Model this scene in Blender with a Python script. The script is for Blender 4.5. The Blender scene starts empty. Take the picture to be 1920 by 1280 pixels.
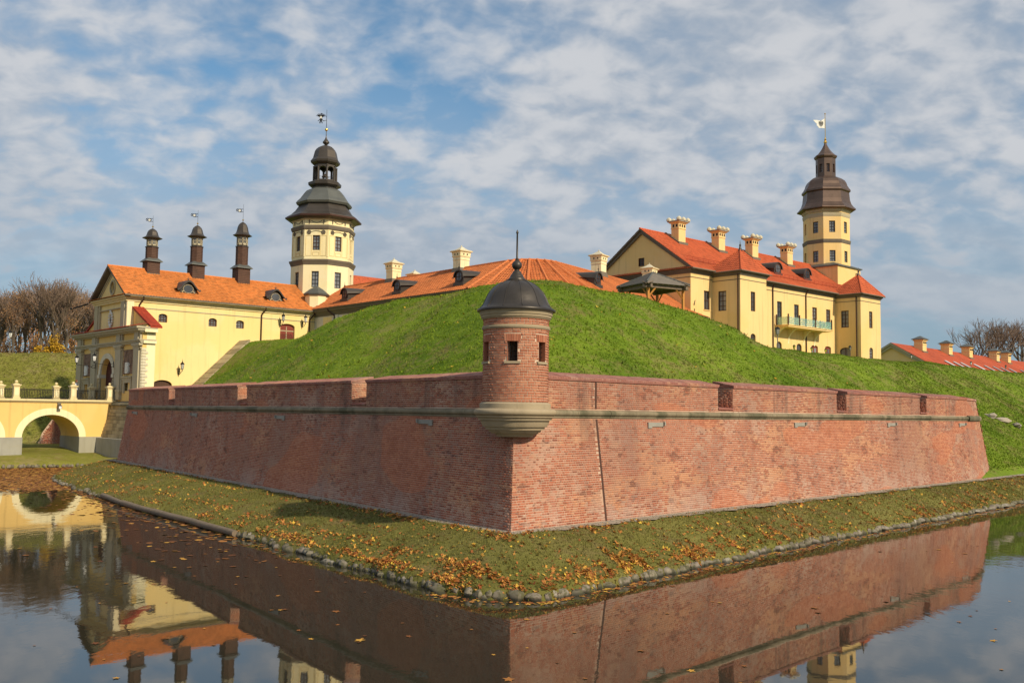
import bpy, bmesh, math, random
import numpy as np
from mathutils import Vector, Matrix
random.seed(7); RNG = np.random.default_rng(7)
R = math.radians
SC = bpy.context.scene
COL = SC.collection
# ------------------------------------------------------------------ camera
cam = bpy.data.cameras.new('camera'); camo = bpy.data.objects.new('camera', cam); COL.objects.link(camo)
cam.sensor_width = 36; cam.lens = 33.75; cam.clip_start = 0.1; cam.clip_end = 6000
pit, rol = math.atan(132/1800), 0.0132
fw = Vector((0, math.cos(pit), math.sin(pit))); up0 = Vector((0, -math.sin(pit), math.cos(pit))); rt0 = Vector((1, 0, 0))
rt = rt0*math.cos(rol)+up0*math.sin(rol); up = up0*math.cos(rol)-rt0*math.sin(rol)
camo.matrix_world = Matrix(((rt.x, up.x, -fw.x, 0), (rt.y, up.y, -fw.y, 0), (rt.z, up.z, -fw.z, 5.0), (0, 0, 0, 1)))
SC.camera = camo
# ------------------------------------------------------------------ light
SUN_AZ = R(-44); SUN_EL = R(33)          # azimuth from +X
sdir = Vector((math.cos(SUN_AZ)*math.cos(SUN_EL), math.sin(SUN_AZ)*math.cos(SUN_EL), math.sin(SUN_EL)))
sl = bpy.data.lights.new('sun', 'SUN'); sl.energy = 4.0; sl.angle = R(1.4); sl.color = (1.0, 0.86, 0.62)
so = bpy.data.objects.new('sun', sl); COL.objects.link(so); so.location = (60, -60, 80)
so.rotation_euler = (-sdir).to_track_quat('-Z', 'Y').to_euler()
SC.view_settings.view_transform = 'Standard'; SC.view_settings.look = 'None'
SC.view_settings.gamma = 1.0; SC.view_settings.exposure = 0.18; SC.view_settings.use_curve_mapping = False
# ------------------------------------------------------------------ sky with drifting cloud
w = bpy.data.worlds.new('World'); SC.world = w; w.use_nodes = True
nt = w.node_tree; nt.nodes.clear()
def N(t, **k):
    n = nt.nodes.new(t)
    for a_, b_ in k.items(): setattr(n, a_, b_)
    return n
def LK(a_, b_): nt.links.new(a_, b_)
def sk_math(op, a_, b_=None, c_=None, clamp=False):
    n = N('ShaderNodeMath', operation=op, use_clamp=clamp)
    for i, x in enumerate((a_, b_, c_)):
        if x is None: continue
        if isinstance(x, (int, float)): n.inputs[i].default_value = x
        else: LK(x, n.inputs[i])
    return n.outputs[0]
def sk_noise(vec, scale, detail, rough=.55, loc=(0, 0, 0), sc=(1, 1, 1), rot=0, dist=0):
    m = N('ShaderNodeMapping'); m.inputs['Location'].default_value = loc; m.inputs['Scale'].default_value = sc; m.inputs['Rotation'].default_value = (0, 0, rot)
    LK(vec, m.inputs[0]); n = N('ShaderNodeTexNoise'); n.inputs['Scale'].default_value = scale; n.inputs['Detail'].default_value = detail
    n.inputs['Roughness'].default_value = rough; n.inputs['Distortion'].default_value = dist; LK(m.outputs[0], n.inputs['Vector']); return n.outputs['Fac']
def sk_map(v, a0, a1, b0=0., b1=1., smooth=True):
    n = N('ShaderNodeMapRange'); n.interpolation_type = 'SMOOTHSTEP' if smooth else 'LINEAR'
    for i, x in enumerate((a0, a1, b0, b1)): n.inputs[i+1].default_value = x
    LK(v, n.inputs[0]); return n.outputs[0]
def sk_mix(f, c0, c1, typ='MIX'):
    n = N('ShaderNodeMix', data_type='RGBA', blend_type=typ)
    for i, x in ((0, f), (6, c0), (7, c1)):
        if isinstance(x, (int, float)): n.inputs[i].default_value = x
        elif isinstance(x, tuple): n.inputs[i].default_value = x
        else: LK(x, n.inputs[i])
    return n.outputs[2]
sky = N('ShaderNodeTexSky', sky_type='NISHITA'); sky.sun_disc = False; sky.sun_elevation = SUN_EL
sky.sun_rotation = math.pi/2-SUN_AZ; sky.air_density = 1.0; sky.dust_density = 0.6; sky.ozone_density = 2.2
tc = N('ShaderNodeTexCoord'); sep = N('ShaderNodeSeparateXYZ'); LK(tc.outputs['Generated'], sep.inputs[0])
zc = sk_math('ADD', sk_math('MAXIMUM', sep.outputs[2], 0.0), 0.42)
cmb = N('ShaderNodeCombineXYZ'); LK(sk_math('DIVIDE', sep.outputs[0], zc), cmb.inputs[0]); LK(sk_math('DIVIDE', sep.outputs[1], zc), cmb.inputs[1])
P = cmb.outputs[0]
big = sk_noise(P, 1.25, 2, .5, (3.4, 0.9, 0), (-1, 1, 1), R(25))
mid = sk_noise(P, 7.5, 5, .5, (7.3, 2.2, 0), (1.0, 1.15, 1), R(-18), .2)
cel = sk_noise(P, 19.0, 4, .5, (1.3, 5.2, 0), (1.0, 1.15, 1), R(-18), .3)
den = sk_math('ADD', sk_math('MULTIPLY', big, .92), sk_math('ADD', sk_math('MULTIPLY', mid, .62), sk_math('MULTIPLY', cel, .34)))
mask = sk_map(den, 0.60, 1.02, .03, 1.)
shade = sk_map(sk_math('ADD', sk_math('MULTIPLY', mid, .62), sk_math('MULTIPLY', cel, .50)), 0.44, 0.70)
CLOUD_LO = (2.85, 3.25, 3.8, 1); CLOUD_HI = (4.45, 4.55, 4.75, 1)
cloud = sk_mix(shade, CLOUD_LO, CLOUD_HI)
lowband = sk_map(sep.outputs[2], 0.02, 0.27)               # distant cloud deck thickens and greys towards the horizon
shlow = sk_map(sk_noise(P, 3.0, 4, .5, (2.3, 4.2, 0), (1.0, 2.6, 1), R(-4), .2), .35, .65)
cloud = sk_mix(lowband, sk_mix(shlow, (2.1, 2.6, 3.25, 1), (2.85, 3.25, 3.75, 1)), cloud)
maskl = sk_math('MAXIMUM', mask, sk_math('MULTIPLY', sk_map(sep.outputs[2], 0.12, 0.42, 1.0, 0.0), sk_map(shlow, 0., 1., .82, 1.)))
skyc = sk_mix(1.0, sky.outputs[0], (0.44, 0.78, 0.86, 1), 'MULTIPLY')
colr = sk_mix(sk_math('MULTIPLY', maskl, .96), skyc, cloud)
bg = N('ShaderNodeBackground'); bg.inputs['Strength'].default_value = 0.122; LK(colr, bg.inputs['Color'])
wo = N('ShaderNodeOutputWorld'); LK(bg.outputs[0], wo.inputs['Surface'])
# ------------------------------------------------------------------ frames
TH = R(42.4)
AX = Vector((math.cos(TH), math.sin(TH), 0)); BX = Vector((-math.sin(TH), math.cos(TH), 0))
G0 = Vector((-34.32, 85.0, 0)); H0 = Vector((18.29, 98.0, 0))
def GW(u, v, z): return G0+AX*u+BX*v+Vector((0, 0, z))
def HW(u, v, z): return H0+AX*u+BX*v+Vector((0, 0, z))
def V3(*p): return Vector(p)
# ------------------------------------------------------------------ materials
MATS = {}
class NB:
    def __init__(s, name):
        s.m = bpy.data.materials.new(name); s.m.use_nodes = True; s.t = s.m.node_tree; s.b = s.t.nodes['Principled BSDF']; s.o = s.t.nodes['Material Output']
        s.b.inputs['Specular IOR Level'].default_value = .3
    def n(s, t, **k):
        x = s.t.nodes.new(t)
        for a_, b_ in k.items(): setattr(x, a_, b_)
        return x
    def l(s, a_, b_): s.t.links.new(a_, b_)
    def put(s, sock, x):
        if isinstance(x, (int, float)): sock.default_value = x
        elif isinstance(x, (tuple, list)): sock.default_value = tuple(x) if len(x) == 4 else (tuple(x)+(1,) if sock.type == 'RGBA' else tuple(x))
        else: s.l(x, sock)
    def pos(s): return s.n('ShaderNodeNewGeometry').outputs['Position']
    def objc(s): return s.n('ShaderNodeTexCoord').outputs['Object']
    def mp(s, v, sc=(1, 1, 1), loc=(0, 0, 0), rot=(0, 0, 0)):
        m = s.n('ShaderNodeMapping'); m.inputs['Scale'].default_value = sc; m.inputs['Location'].default_value = loc; m.inputs['Rotation'].default_value = rot; s.l(v, m.inputs[0]); return m.outputs[0]
    def noise(s, v, scale, detail=4, rough=.55, dist=0):
        n = s.n('ShaderNodeTexNoise'); n.inputs['Scale'].default_value = scale; n.inputs['Detail'].default_value = detail; n.inputs['Roughness'].default_value = rough; n.inputs['Distortion'].default_value = dist; s.l(v, n.inputs['Vector']); return n.outputs['Fac']
    def mr(s, v, a0, a1, b0=0., b1=1.):
        n = s.n('ShaderNodeMapRange'); n.interpolation_type = 'SMOOTHSTEP'
        for i, x in enumerate((a0, a1, b0, b1)): n.inputs[i+1].default_value = x
        s.l(v, n.inputs[0]); return n.outputs[0]
    def ma(s, op, a_, b_=0.):
        n = s.n('ShaderNodeMath', operation=op); s.put(n.inputs[0], a_); s.put(n.inputs[1], b_); return n.outputs[0]
    def mix(s, f, c0, c1, typ='MIX'):
        n = s.n('ShaderNodeMix', data_type='RGBA', blend_type=typ); s.put(n.inputs[0], f); s.put(n.inputs[6], c0); s.put(n.inputs[7], c1); return n.outputs[2]
    def ramp(s, v, stops):
        n = s.n('ShaderNodeValToRGB'); e = n.color_ramp.elements
        while len(e) < len(stops): e.new(.5)
        for i, (p_, c) in enumerate(stops): e[i].position = p_; e[i].color = tuple(c)+(1,)
        s.l(v, n.inputs[0]); return n.outputs[0]
    def bump(s, h, strength=.4, dist=.02):
        n = s.n('ShaderNodeBump'); n.inputs['Strength'].default_value = strength; n.inputs['Distance'].default_value = dist; s.l(h, n.inputs['Height']); s.l(n.outputs[0], s.b.inputs['Normal'])
    def fin(s, col, rough=.8, metal=0., spec=None):
        s.put(s.b.inputs['Base Color'], col); s.put(s.b.inputs['Roughness'], rough); s.put(s.b.inputs['Metallic'], metal)
        if spec is not None: s.b.inputs['Specular IOR Level'].default_value = spec
        MATS[s.m.name] = s.m; return s.m
def scl(c, k): return tuple(min(1, x*k) for x in c)
def plain(name, c, rough=.8, metal=0., var=.18, scale=3., bump=.15, spec=None, streak=False):
    q = NB(name); p = q.objc()
    n1 = q.noise(p, scale, 5); n2 = q.noise(q.mp(p, (1, 1, .25)), scale*.35, 3)
    f = q.ma('ADD', q.ma('MULTIPLY', n1, .6), q.ma('MULTIPLY', n2, .4))
    col = q.ramp(f, [(.25, scl(c, 1-var)), (.5, c), (.75, scl(c, 1+var*.6))])
    if streak:
        st = q.mr(q.noise(q.mp(p, (1.2, 1.2, .08)), 2.2, 5), .52, .70, 0, .42)
        col = q.mix(st, col, scl(c, .62))
        bl = q.mr(q.noise(p, .22, 4), .47, .60, 0, .5); col = q.mix(bl, col, (c[0]*.99, c[1]*.93, c[2]*.72))
    if bump: q.bump(q.noise(p, scale*9, 3), bump, .02)
    return q.fin(col, rough, metal, spec)
plain('stucco_cream', (.85, .655, .31), .9, var=.07, scale=.5, bump=.12, streak=True)
plain('stucco_palace', (.80, .57, .265), .9, var=.07, scale=.5, bump=.12, streak=True)
plain('stucco_ochre', (.78, .53, .19), .9, var=.10, scale=.6, bump=.12, streak=True)
plain('stucco_pale', (.85, .75, .48), .9, var=.07, scale=.6, bump=.1, streak=True)
plain('trim_cream', (.70, .58, .33), .85, var=.12, scale=1.5, bump=.1, streak=True)
plain('trim_grey', (.45, .395, .28), .85, var=.14, scale=1.3, bump=.12, streak=True)
plain('trim_dark', (.16, .135, .105), .8, var=.2, scale=2.)
plain('gallery_grey', (.68, .64, .57), .88, var=.08, scale=.8, streak=True)
plain('stone_cream', (.60, .55, .42), .85, var=.14, scale=2., streak=True)
plain('plaque_white', (.72, .71, .66), .7, var=.12, scale=6.)
plain('bronze_dark', (.085, .072, .062), .45, .55, var=.35, scale=1.2, bump=.1)
plain('bronze_dome', (.060, .053, .050), .42, .45, var=.5, scale=2.4, bump=.12, streak=True)
plain('copper_roof', (.14, .095, .075), .42, .6, var=.45, scale=.9, bump=.08)
plain('lead_roof', (.13, .135, .125), .5, .4, var=.35, scale=.8, bump=.08)
plain('wood_dark', (.088, .046, .032), .75, var=.4, scale=2.5, bump=.3)
plain('wood_door', (.085, .022, .016), .65, var=.3, scale=5.)
plain('wood_red', (.22, .045, .03), .65, var=.3, scale=5.)
plain('wood_pine', (.50, .22, .05), .7, var=.25, scale=4.)
plain('wood_grey', (.19, .145, .105), .85, var=.3, scale=5., bump=.4)
plain('shingle_grey', (.18, .16, .14), .85, var=.3, scale=6., bump=.5)
plain('iron', (.02, .02, .021), .5, .6, var=.2)
plain('pipe_brown', (.07, .032, .024), .5, .3, var=.2)
plain('gold', (.83, .52, .12), .28, 1., var=.05, bump=0)
plain('frame_brown', (.075, .033, .022), .6, var=.25)
plain('frame_dark', (.035, .034, .035), .6, var=.25)
plain('white_paint', (.78, .77, .72), .6, var=.06)
plain('bracket_stone', (.30, .285, .25), .85, var=.2, scale=3.)
plain('skin_tone', (.55, .33, .24), .6, var=.05, bump=0)
plain('cloth_white', (.72, .72, .74), .9, var=.08)
plain('cloth_dark', (.04, .045, .07), .9, var=.1)
plain('hair_red', (.16, .055, .025), .8, var=.2)
def glass(name, c, rough=.12, spec=.6):
    q = NB(name); p = q.pos(); oi = q.n('ShaderNodeObjectInfo').outputs['Random']; return q.fin(q.mix(q.ma('MULTIPLY', q.noise(p, 1.3, 3), q.ma('MULTIPLY', oi, 1.6)), scl(c, .45), tuple(min(1, x*2.0+.04*k_) for x, k_ in zip(c, (1, 1.2, 1.5)))), rough, 0., spec)  # bluish tint varies per pane: sky reflections painted into the glass colour
glass('pane_dark', (.035, .037, .040)); glass('pane_light', (.16, .17, .18)); glass('pane_lamp', (.55, .55, .50), .2); glass('pane_yellow', (.55, .62, .03), .3)
def m_clear():
    q = NB('pane_clear'); q.b.inputs['Transmission Weight'].default_value = .75; q.b.inputs['Alpha'].default_value = .55; return q.fin((.35, .72, .68), .05, 0, .6)
m_clear()
def tiles(name, c, dark, moss=.0):
    q = NB(name); p = q.objc(); at = q.n('ShaderNodeAttribute', attribute_name='rnd').outputs['Fac']
    big = q.noise(p, .22, 4); fine = q.noise(p, 2.2, 5, .7)
    col = q.ramp(big, [(.3, scl(c, .80)), (.5, c), (.72, scl(c, 1.12))])
    col = q.mix(q.mr(fine, .58, .80, 0, .7), col, dark)
    col = q.mix(q.ma('MULTIPLY', at, .6), col, scl(c, .5))
    if moss: col = q.mix(q.mr(q.noise(p, .7, 6, .7), .56, .74, 0, moss), col, (.13, .10, .045))
    q.bump(q.noise(p, 9, 4), .3, .02); return q.fin(col, .75)
tiles('tiles_orange', (.62, .215, .055), (.40, .16, .05), .55)
tiles('tiles_gallery', (.56, .175, .055), (.32, .12, .045), .25)
tiles('tiles_red', (.53, .115, .042), (.38, .085, .034), .0)
tiles('tiles_crimson', (.40, .055, .026), (.25, .04, .02), .0)
tiles('tiles_far', (.44, .085, .035), (.34, .065, .03), .0)
def bricks_mat(name, tones, mort=False, stain=1.):
    q = NB(name); p = q.pos()
    at = q.n('ShaderNodeAttribute', attribute_name='rnd').outputs['Fac']; oi = q.n('ShaderNodeObjectInfo').outputs['Random']
    r = q.ma('FRACT', q.ma('ADD', at, oi))
    col = q.ramp(r, tones)
    fine = q.noise(p, 14, 4, .6); col = q.mix(q.mr(fine, .35, .75, 0, .35), col, scl(tones[-1][1], .9))
    z = q.n('ShaderNodeSeparateXYZ'); q.l(p, z.inputs[0]); zz = z.outputs[2]
    # wear with its own shape: lime bloom, repointed ochre patches, soot
    rj = q.ma('MULTIPLY', q.ma('SUBTRACT', r, .5), .16)
    def nz(*a_, **k_): return q.ma('ADD', q.noise(*a_, **k_), rj)
    lime = q.mr(nz(q.mp(p, (1, 1, 1.5)), .40, 8, .62, .4), .535, .64, 0, .55*stain); col = q.mix(lime, col, (.48, .335, .26))
    och = q.mr(nz(q.mp(p, (.8, .8, 2.2), (9, 4, 2)), .34, 8, .62), .545, .61, 0, .62*stain); col = q.mix(och, col, (.56, .28, .15))
    pur = q.mr(nz(q.mp(p, (1, 1, .7), (3, 8, 1)), .22, 6, .6), .47, .62, 0, .55*stain); col = q.mix(pur, col, (.29, .145, .105))
    run = q.mr(nz(q.mp(p, (1, 1, .10)), .9, 5, .6), .53, .70, 0, .5*stain); col = q.mix(run, col, (.24, .135, .115))
    chip = q.mr(nz(q.mp(p, (1, 1, 2.0), (5, 5, 5)), 1.1, 6, .7), .605, .66, 0, .75*stain); col = q.mix(chip, col, (.13, .04, .03))
    if stain > .4:
        salt = q.ma('MULTIPLY', q.mr(zz, 1.3, 2.6, 1., 0.), q.mr(nz(q.mp(p, (1, 1, .6), (2, 2, 7)), .7, 7, .65), .44, .60)); col = q.mix(q.ma('MULTIPLY', salt, .55*stain), col, (.46, .335, .28))
        soot = q.ma('MULTIPLY', q.mr(zz, 3.3, 4.85, 0., 1.), q.mr(q.noise(q.mp(p, (1, 1, .06)), 1.5, 4, .6), .52, .66)); col = q.mix(q.ma('MULTIPLY', soot, .55*stain), col, (.14, .085, .07))
        rep = q.mr(q.noise(q.mp(p, (.55, .55, 1.3), (1, 6, 3)), .28, 2, .4), .60, .615, 0, .6*stain); col = q.mix(rep, col, q.mix(r, (.40, .12, .062), (.56, .20, .10)))
    q.bump(q.noise(p, 30, 4), .35, .01); return q.fin(col, .9)
BT = [(0., (.17, .050, .034)), (.07, (.28, .085, .052)), (.25, (.345, .100, .056)), (.6, (.395, .122, .066)), (.9, (.44, .152, .082)), (1., (.52, .23, .14))]
bricks_mat('brick_old', BT)
bricks_mat('brick_new', [(0., (.30, .098, .055)), (.35, (.40, .135, .075)), (.7, (.45, .165, .09)), (1., (.50, .22, .13))], stain=.22)
bricks_mat('brick_cap', [(0., (.28, .11, .085)), (.5, (.36, .15, .12)), (1., (.42, .20, .165))], stain=.7)
bricks_mat('mortar', [(0., (.50, .355, .265)), (1., (.58, .42, .32))], stain=.6)
bricks_mat('mortar_pale', [(0., (.60, .46, .345)), (1., (.66, .52, .40))], stain=.2)
def stone_cordon():
    q = NB('cordon_stone'); p = q.pos(); n1 = q.noise(p, 1.3, 6, .7); col = q.ramp(n1, [(.3, (.16, .13, .085)), (.55, (.235, .195, .13)), (.75, (.32, .27, .185))])
    dk = q.mr(q.noise(q.mp(p, (1, 1, .5)), .55, 5, .7), .47, .62, 0, .8); col = q.mix(dk, col, (.085, .085, .05)); q.bump(q.noise(p, 25, 4), .4, .01); return q.fin(col, .9)
stone_cordon()
plain('turret_stone', (.36, .29, .195), .9, var=.16, scale=2.2, bump=.3, streak=True)
def ashlar():
    q = NB('ashlar'); p = q.objc(); n1 = q.noise(p, 1.1, 5, .7); oi = q.n('ShaderNodeObjectInfo').outputs['Random']
    col = q.ramp(q.ma('ADD', q.ma('MULTIPLY', n1, .6), q.ma('MULTIPLY', oi, .35)), [(.25, (.20, .17, .11)), (.5, (.36, .30, .19)), (.75, (.46, .40, .27))]); q.bump(q.noise(p, 12, 4), .4, .02); return q.fin(col, .9)
ashlar()
plain('concrete', (.34, .33, .29), .9, var=.2, scale=1.1, bump=.3, streak=True)
plain('rubble', (.24, .155, .11), .9, var=.4, scale=3., bump=.6)
def cobble():
    q = NB('cobble'); p = q.pos(); oi = q.n('ShaderNodeObjectInfo').outputs['Random']; at = q.n('ShaderNodeAttribute', attribute_name='rnd').outputs['Fac']
    col = q.ramp(q.ma('FRACT', q.ma('ADD', oi, at)), [(0., (.12, .105, .08)), (.3, (.19, .165, .125)), (.6, (.27, .235, .185)), (.8, (.22, .18, .16)), (1., (.34, .31, .26))])
    col = q.mix(q.mr(q.noise(p, 4, 6, .75), .42, .62, 0, .85), col, (.075, .075, .03)); z = q.n('ShaderNodeSeparateXYZ'); q.l(p, z.inputs[0]); col = q.mix(q.mr(z.outputs[2], .02, .10, .75, 0), col, (.03, .03, .02))
    q.bump(q.noise(p, 22, 4), .5, .01); return q.fin(col, .85)
cobble()
plain('gravel', (.36, .31, .25), .95, var=.35, scale=14., bump=.8)
def grass_mat(name, g0, g1, g2, dry, dryamt, blade=False):
    q = NB(name); p = q.pos()
    n1 = q.noise(p, .16, 5, .62); n2 = q.noise(p, 1.1, 5, .65); n3 = q.noise(p, 7, 4, .7)
    f = q.ma('ADD', q.ma('MULTIPLY', n1, .45), q.ma('ADD', q.ma('MULTIPLY', n2, .33), q.ma('MULTIPLY', n3, .22)))
    if blade:
        at = q.n('ShaderNodeAttribute', attribute_name='rnd').outputs['Fac']; f = q.ma('ADD', q.ma('MULTIPLY', f, .72), q.ma('MULTIPLY', at, .28))
    col = q.ramp(f, [(.36, g0), (.5, g1), (.64, g2)])
    d = q.mr(q.ma('ADD', q.ma('MULTIPLY', q.noise(q.mp(p, (1, 1, 1), (11, 3, 0)), .30, 6, .7), .6), q.ma('MULTIPLY', q.noise(p, 2.3, 5, .7), .4)), .485, .60, 0, dryamt)
    col = q.mix(d, col, dry)
    soil = q.mr(q.ma('ADD', q.ma('MULTIPLY', q.noise(q.mp(p, (1, 1, .45), (4, 9, 2)), .55, 6, .7), .65), q.ma('MULTIPLY', q.noise(p, 3.5, 4, .7), .35)), .545, .61, 0, .75*dryamt)
    col = q.mix(soil, col, (.20, .135, .065))
    if not blade: q.bump(q.noise(p, 9, 6, .7), .9, .06)
    return q.fin(col, .9, 0, .12)
GR = ((.062, .114, .008), (.120, .188, .012), (.205, .272, .027))
GB = ((.098, .098, .024), (.158, .150, .038), (.230, .212, .066))
grass_mat('turf_rampart', *GR, (.22, .185, .070), .62); grass_mat('blade_rampart', *GR, (.24, .20, .075), .58, True)
grass_mat('turf_bank', *GB, (.17, .135, .055), .75); grass_mat('blade_bank', *GB, (.17, .14, .055), .7, True)
grass_mat('turf_far', (.125, .130, .022), (.185, .185, .032), (.25, .24, .055), (.27, .22, .095), .7)
def leaf_mat(name, stops):
    q = NB(name); at = q.n('ShaderNodeAttribute', attribute_name='rnd').outputs['Fac']; return q.fin(q.ramp(at, stops), .75, 0, .25)
LS = [(0., (.20, .055, .015)), (.3, (.34, .115, .03)), (.6, (.45, .19, .05)), (.82, (.58, .30, .06)), (1., (.70, .48, .06))]
leaf_mat('leaf_fallen', LS); leaf_mat('leaf_floating', [(0., (.10, .035, .012)), (.35, (.22, .08, .022)), (.7, (.36, .15, .035)), (1., (.55, .30, .05))])
leaf_mat('leaf_yellow', [(0., (.28, .14, .02)), (.5, (.42, .24, .02)), (1., (.56, .36, .03))])
leaf_mat('leaf_russet', [(0., (.22, .10, .05)), (.5, (.34, .17, .08)), (1., (.42, .25, .10))])
plain('bark', (.12, .092, .068), .9, var=.35, scale=2., bump=.3)
plain('twigs', (.185, .13, .098), .9, var=.3, scale=1., bump=0)
def water():
    q = NB('moat_water'); p = q.pos()
    h = q.ma('ADD', q.ma('MULTIPLY', q.noise(q.mp(p, (1.0, .55, 1)), 3.2, 3, .5, .4), .55), q.ma('ADD', q.ma('MULTIPLY', q.noise(q.mp(p, (1, .6, 1)), 12, 2), .10), q.ma('MULTIPLY', q.noise(p, .35, 2), 1.2)))
    calm = q.mr(q.noise(p, .09, 3), .42, .62, .12, 1.)
    q.bump(q.ma('MULTIPLY', h, calm), .085, .06)
    q.b.inputs['IOR'].default_value = 1.62
    return q.fin((.028, .026, .017), .02, 0, .5)
water()
# ------------------------------------------------------------------ mesh helpers
class MB:
    def __init__(s): s.v = []; s.f = []; s.r = []
    def add(s, vs, fs, r=None):
        o = len(s.v); s.v += [tuple(x) for x in vs]; s.f += [tuple(i+o for i in f) for f in fs]; s.r += [r if r is not None else 0.]*len(fs); return s
    def box(s, x0, x1, y0, y1, z0, z1, r=None):
        return s.add([(x0, y0, z0), (x1, y0, z0), (x1, y1, z0), (x0, y1, z0), (x0, y0, z1), (x1, y0, z1), (x1, y1, z1), (x0, y1, z1)],
                     [(0, 3, 2, 1), (4, 5, 6, 7), (0, 1, 5, 4), (1, 2, 6, 5), (2, 3, 7, 6), (3, 0, 4, 7)], r)
    def cbox(s, cx, cy, z0, z1, wx, wy): return s.box(cx-wx/2, cx+wx/2, cy-wy/2, cy+wy/2, z0, z1)
    def tbox(s, cx, cy, z0, z1, w0, w1, d0=None, d1=None):
        d0 = w0 if d0 is None else d0; d1 = w1 if d1 is None else d1
        vs = [(cx+sx*w/2, cy+sy*d/2, z) for (w, d, z) in ((w0, d0, z0), (w1, d1, z1)) for sx, sy in ((-1, -1), (1, -1), (1, 1), (-1, 1))]
        return s.add(vs, [(0, 3, 2, 1), (4, 5, 6, 7), (0, 1, 5, 4), (1, 2, 6, 5), (2, 3, 7, 6), (3, 0, 4, 7)])
    def quad(s, a_, b_, c, d): return s.add([a_, b_, c, d], [(0, 1, 2, 3)])
    def poly(s, pts): return s.add(pts, [tuple(range(len(pts)))])
    def prism(s, pts, off):
        n = len(pts); off = Vector(off); vs = [Vector(p) for p in pts]+[Vector(p)+off for p in pts]
        return s.add(vs, [tuple(range(n))[::-1], tuple(range(n, 2*n))]+[(i, (i+1) % n, n+(i+1) % n, n+i) for i in range(n)])
    def lathe(s, prof, n=32, c=(0, 0), ph=0., a0=0., a1=2*math.pi, caps=True, wob=None):
        full = abs(a1-a0-2*math.pi) < 1e-6; m = n if full else n+1; vs = []
        for z, r in prof:
            for i in range(m):
                t = ph+a0+(a1-a0)*i/n; vs.append((c[0]+r*math.cos(t), c[1]+r*math.sin(t), z))
        fs = []
        for j in range(len(prof)-1):
            for i in range(n):
                k = (i+1) % m; fs.append((j*m+i, j*m+k, (j+1)*m+k, (j+1)*m+i))
        if caps and full: fs += [tuple(range(m))[::-1], tuple((len(prof)-1)*m+i for i in range(m))]
        return s.add(vs, fs)
    def tube(s, p0, p1, r0, r1=None, n=8):
        r1 = r0 if r1 is None else r1; p0 = Vector(p0); p1 = Vector(p1); d = (p1-p0)
        if d.length < 1e-6: return s
        q = d.to_track_quat('Z', 'Y'); vs = []
        for p, r in ((p0, r0), (p1, r1)):
            for i in range(n):
                t = 2*math.pi*i/n; vs.append(p+q @ Vector((r*math.cos(t), r*math.sin(t), 0)))
        return s.add(vs, [(i, (i+1) % n, n+(i+1) % n, n+i) for i in range(n)]+[tuple(range(n))[::-1], tuple(range(n, 2*n))])
    def path(s, pts, r, n=8):
        for i in range(len(pts)-1): s.tube(pts[i], pts[i+1], r, r, n)
        return s
    def ball(s, c, r, n=12, sz=1.):
        m = max(4, n//2); return s.lathe([(c[2]-r*sz*math.cos(math.pi*j/m), max(1e-4, r*math.sin(math.pi*j/m))) for j in range(m+1)], n, (c[0], c[1]))
    def obj(s, name, mat, parent=None, smooth=None, rnd=False):
        me = bpy.data.meshes.new(name); me.from_pydata(s.v, [], s.f); me.materials.append(MATS[mat])
        if rnd: at = me.attributes.new('rnd', 'FLOAT', 'FACE'); at.data.foreach_set('value', s.r)
        me.update()
        if smooth is not None:
            me.polygons.foreach_set('use_smooth', [True]*len(me.polygons)); me.set_sharp_from_angle(angle=R(smooth))
        o = bpy.data.objects.new(name, me); COL.objects.link(o)
        if parent is not None: o.parent = parent
        return o
def npmesh(name, v, f, mat, parent=None, rnd=None, smooth=False):
    me = bpy.data.meshes.new(name); v = np.ascontiguousarray(v, np.float32); f = np.ascontiguousarray(f, np.int32); k = f.shape[1]
    me.vertices.add(len(v)); me.vertices.foreach_set('co', v.ravel()); me.loops.add(f.size); me.loops.foreach_set('vertex_index', f.ravel())
    me.polygons.add(len(f)); me.polygons.foreach_set('loop_start', np.arange(0, f.size, k, dtype=np.int32))
    if smooth: me.polygons.foreach_set('use_smooth', np.ones(len(f), bool))
    me.update(calc_edges=True)
    if rnd is not None: at = me.attributes.new('rnd', 'FLOAT', 'FACE'); at.data.foreach_set('value', np.ascontiguousarray(rnd, np.float32))
    me.materials.append(MATS[mat]); o = bpy.data.objects.new(name, me); COL.objects.link(o)
    if parent is not None: o.parent = parent
    return o
def tag(o, label=None, cat=None, group=None, kind=None):
    for k, x in (('label', label), ('category', cat), ('group', group), ('kind', kind)):
        if x: o[k] = x
    return o
def empty(name, loc, rz=0., label=None, cat=None, group=None):
    o = bpy.data.objects.new(name, None); COL.objects.link(o); o.location = loc; o.rotation_euler = (0, 0, rz); o.empty_display_size = .3; return tag(o, label, cat, group)
def copy_tree(o, parent=None):
    c = o.copy(); COL.objects.link(c); c.parent = parent
    for ch in list(o.children): copy_tree(ch, c)
    return c
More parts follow.
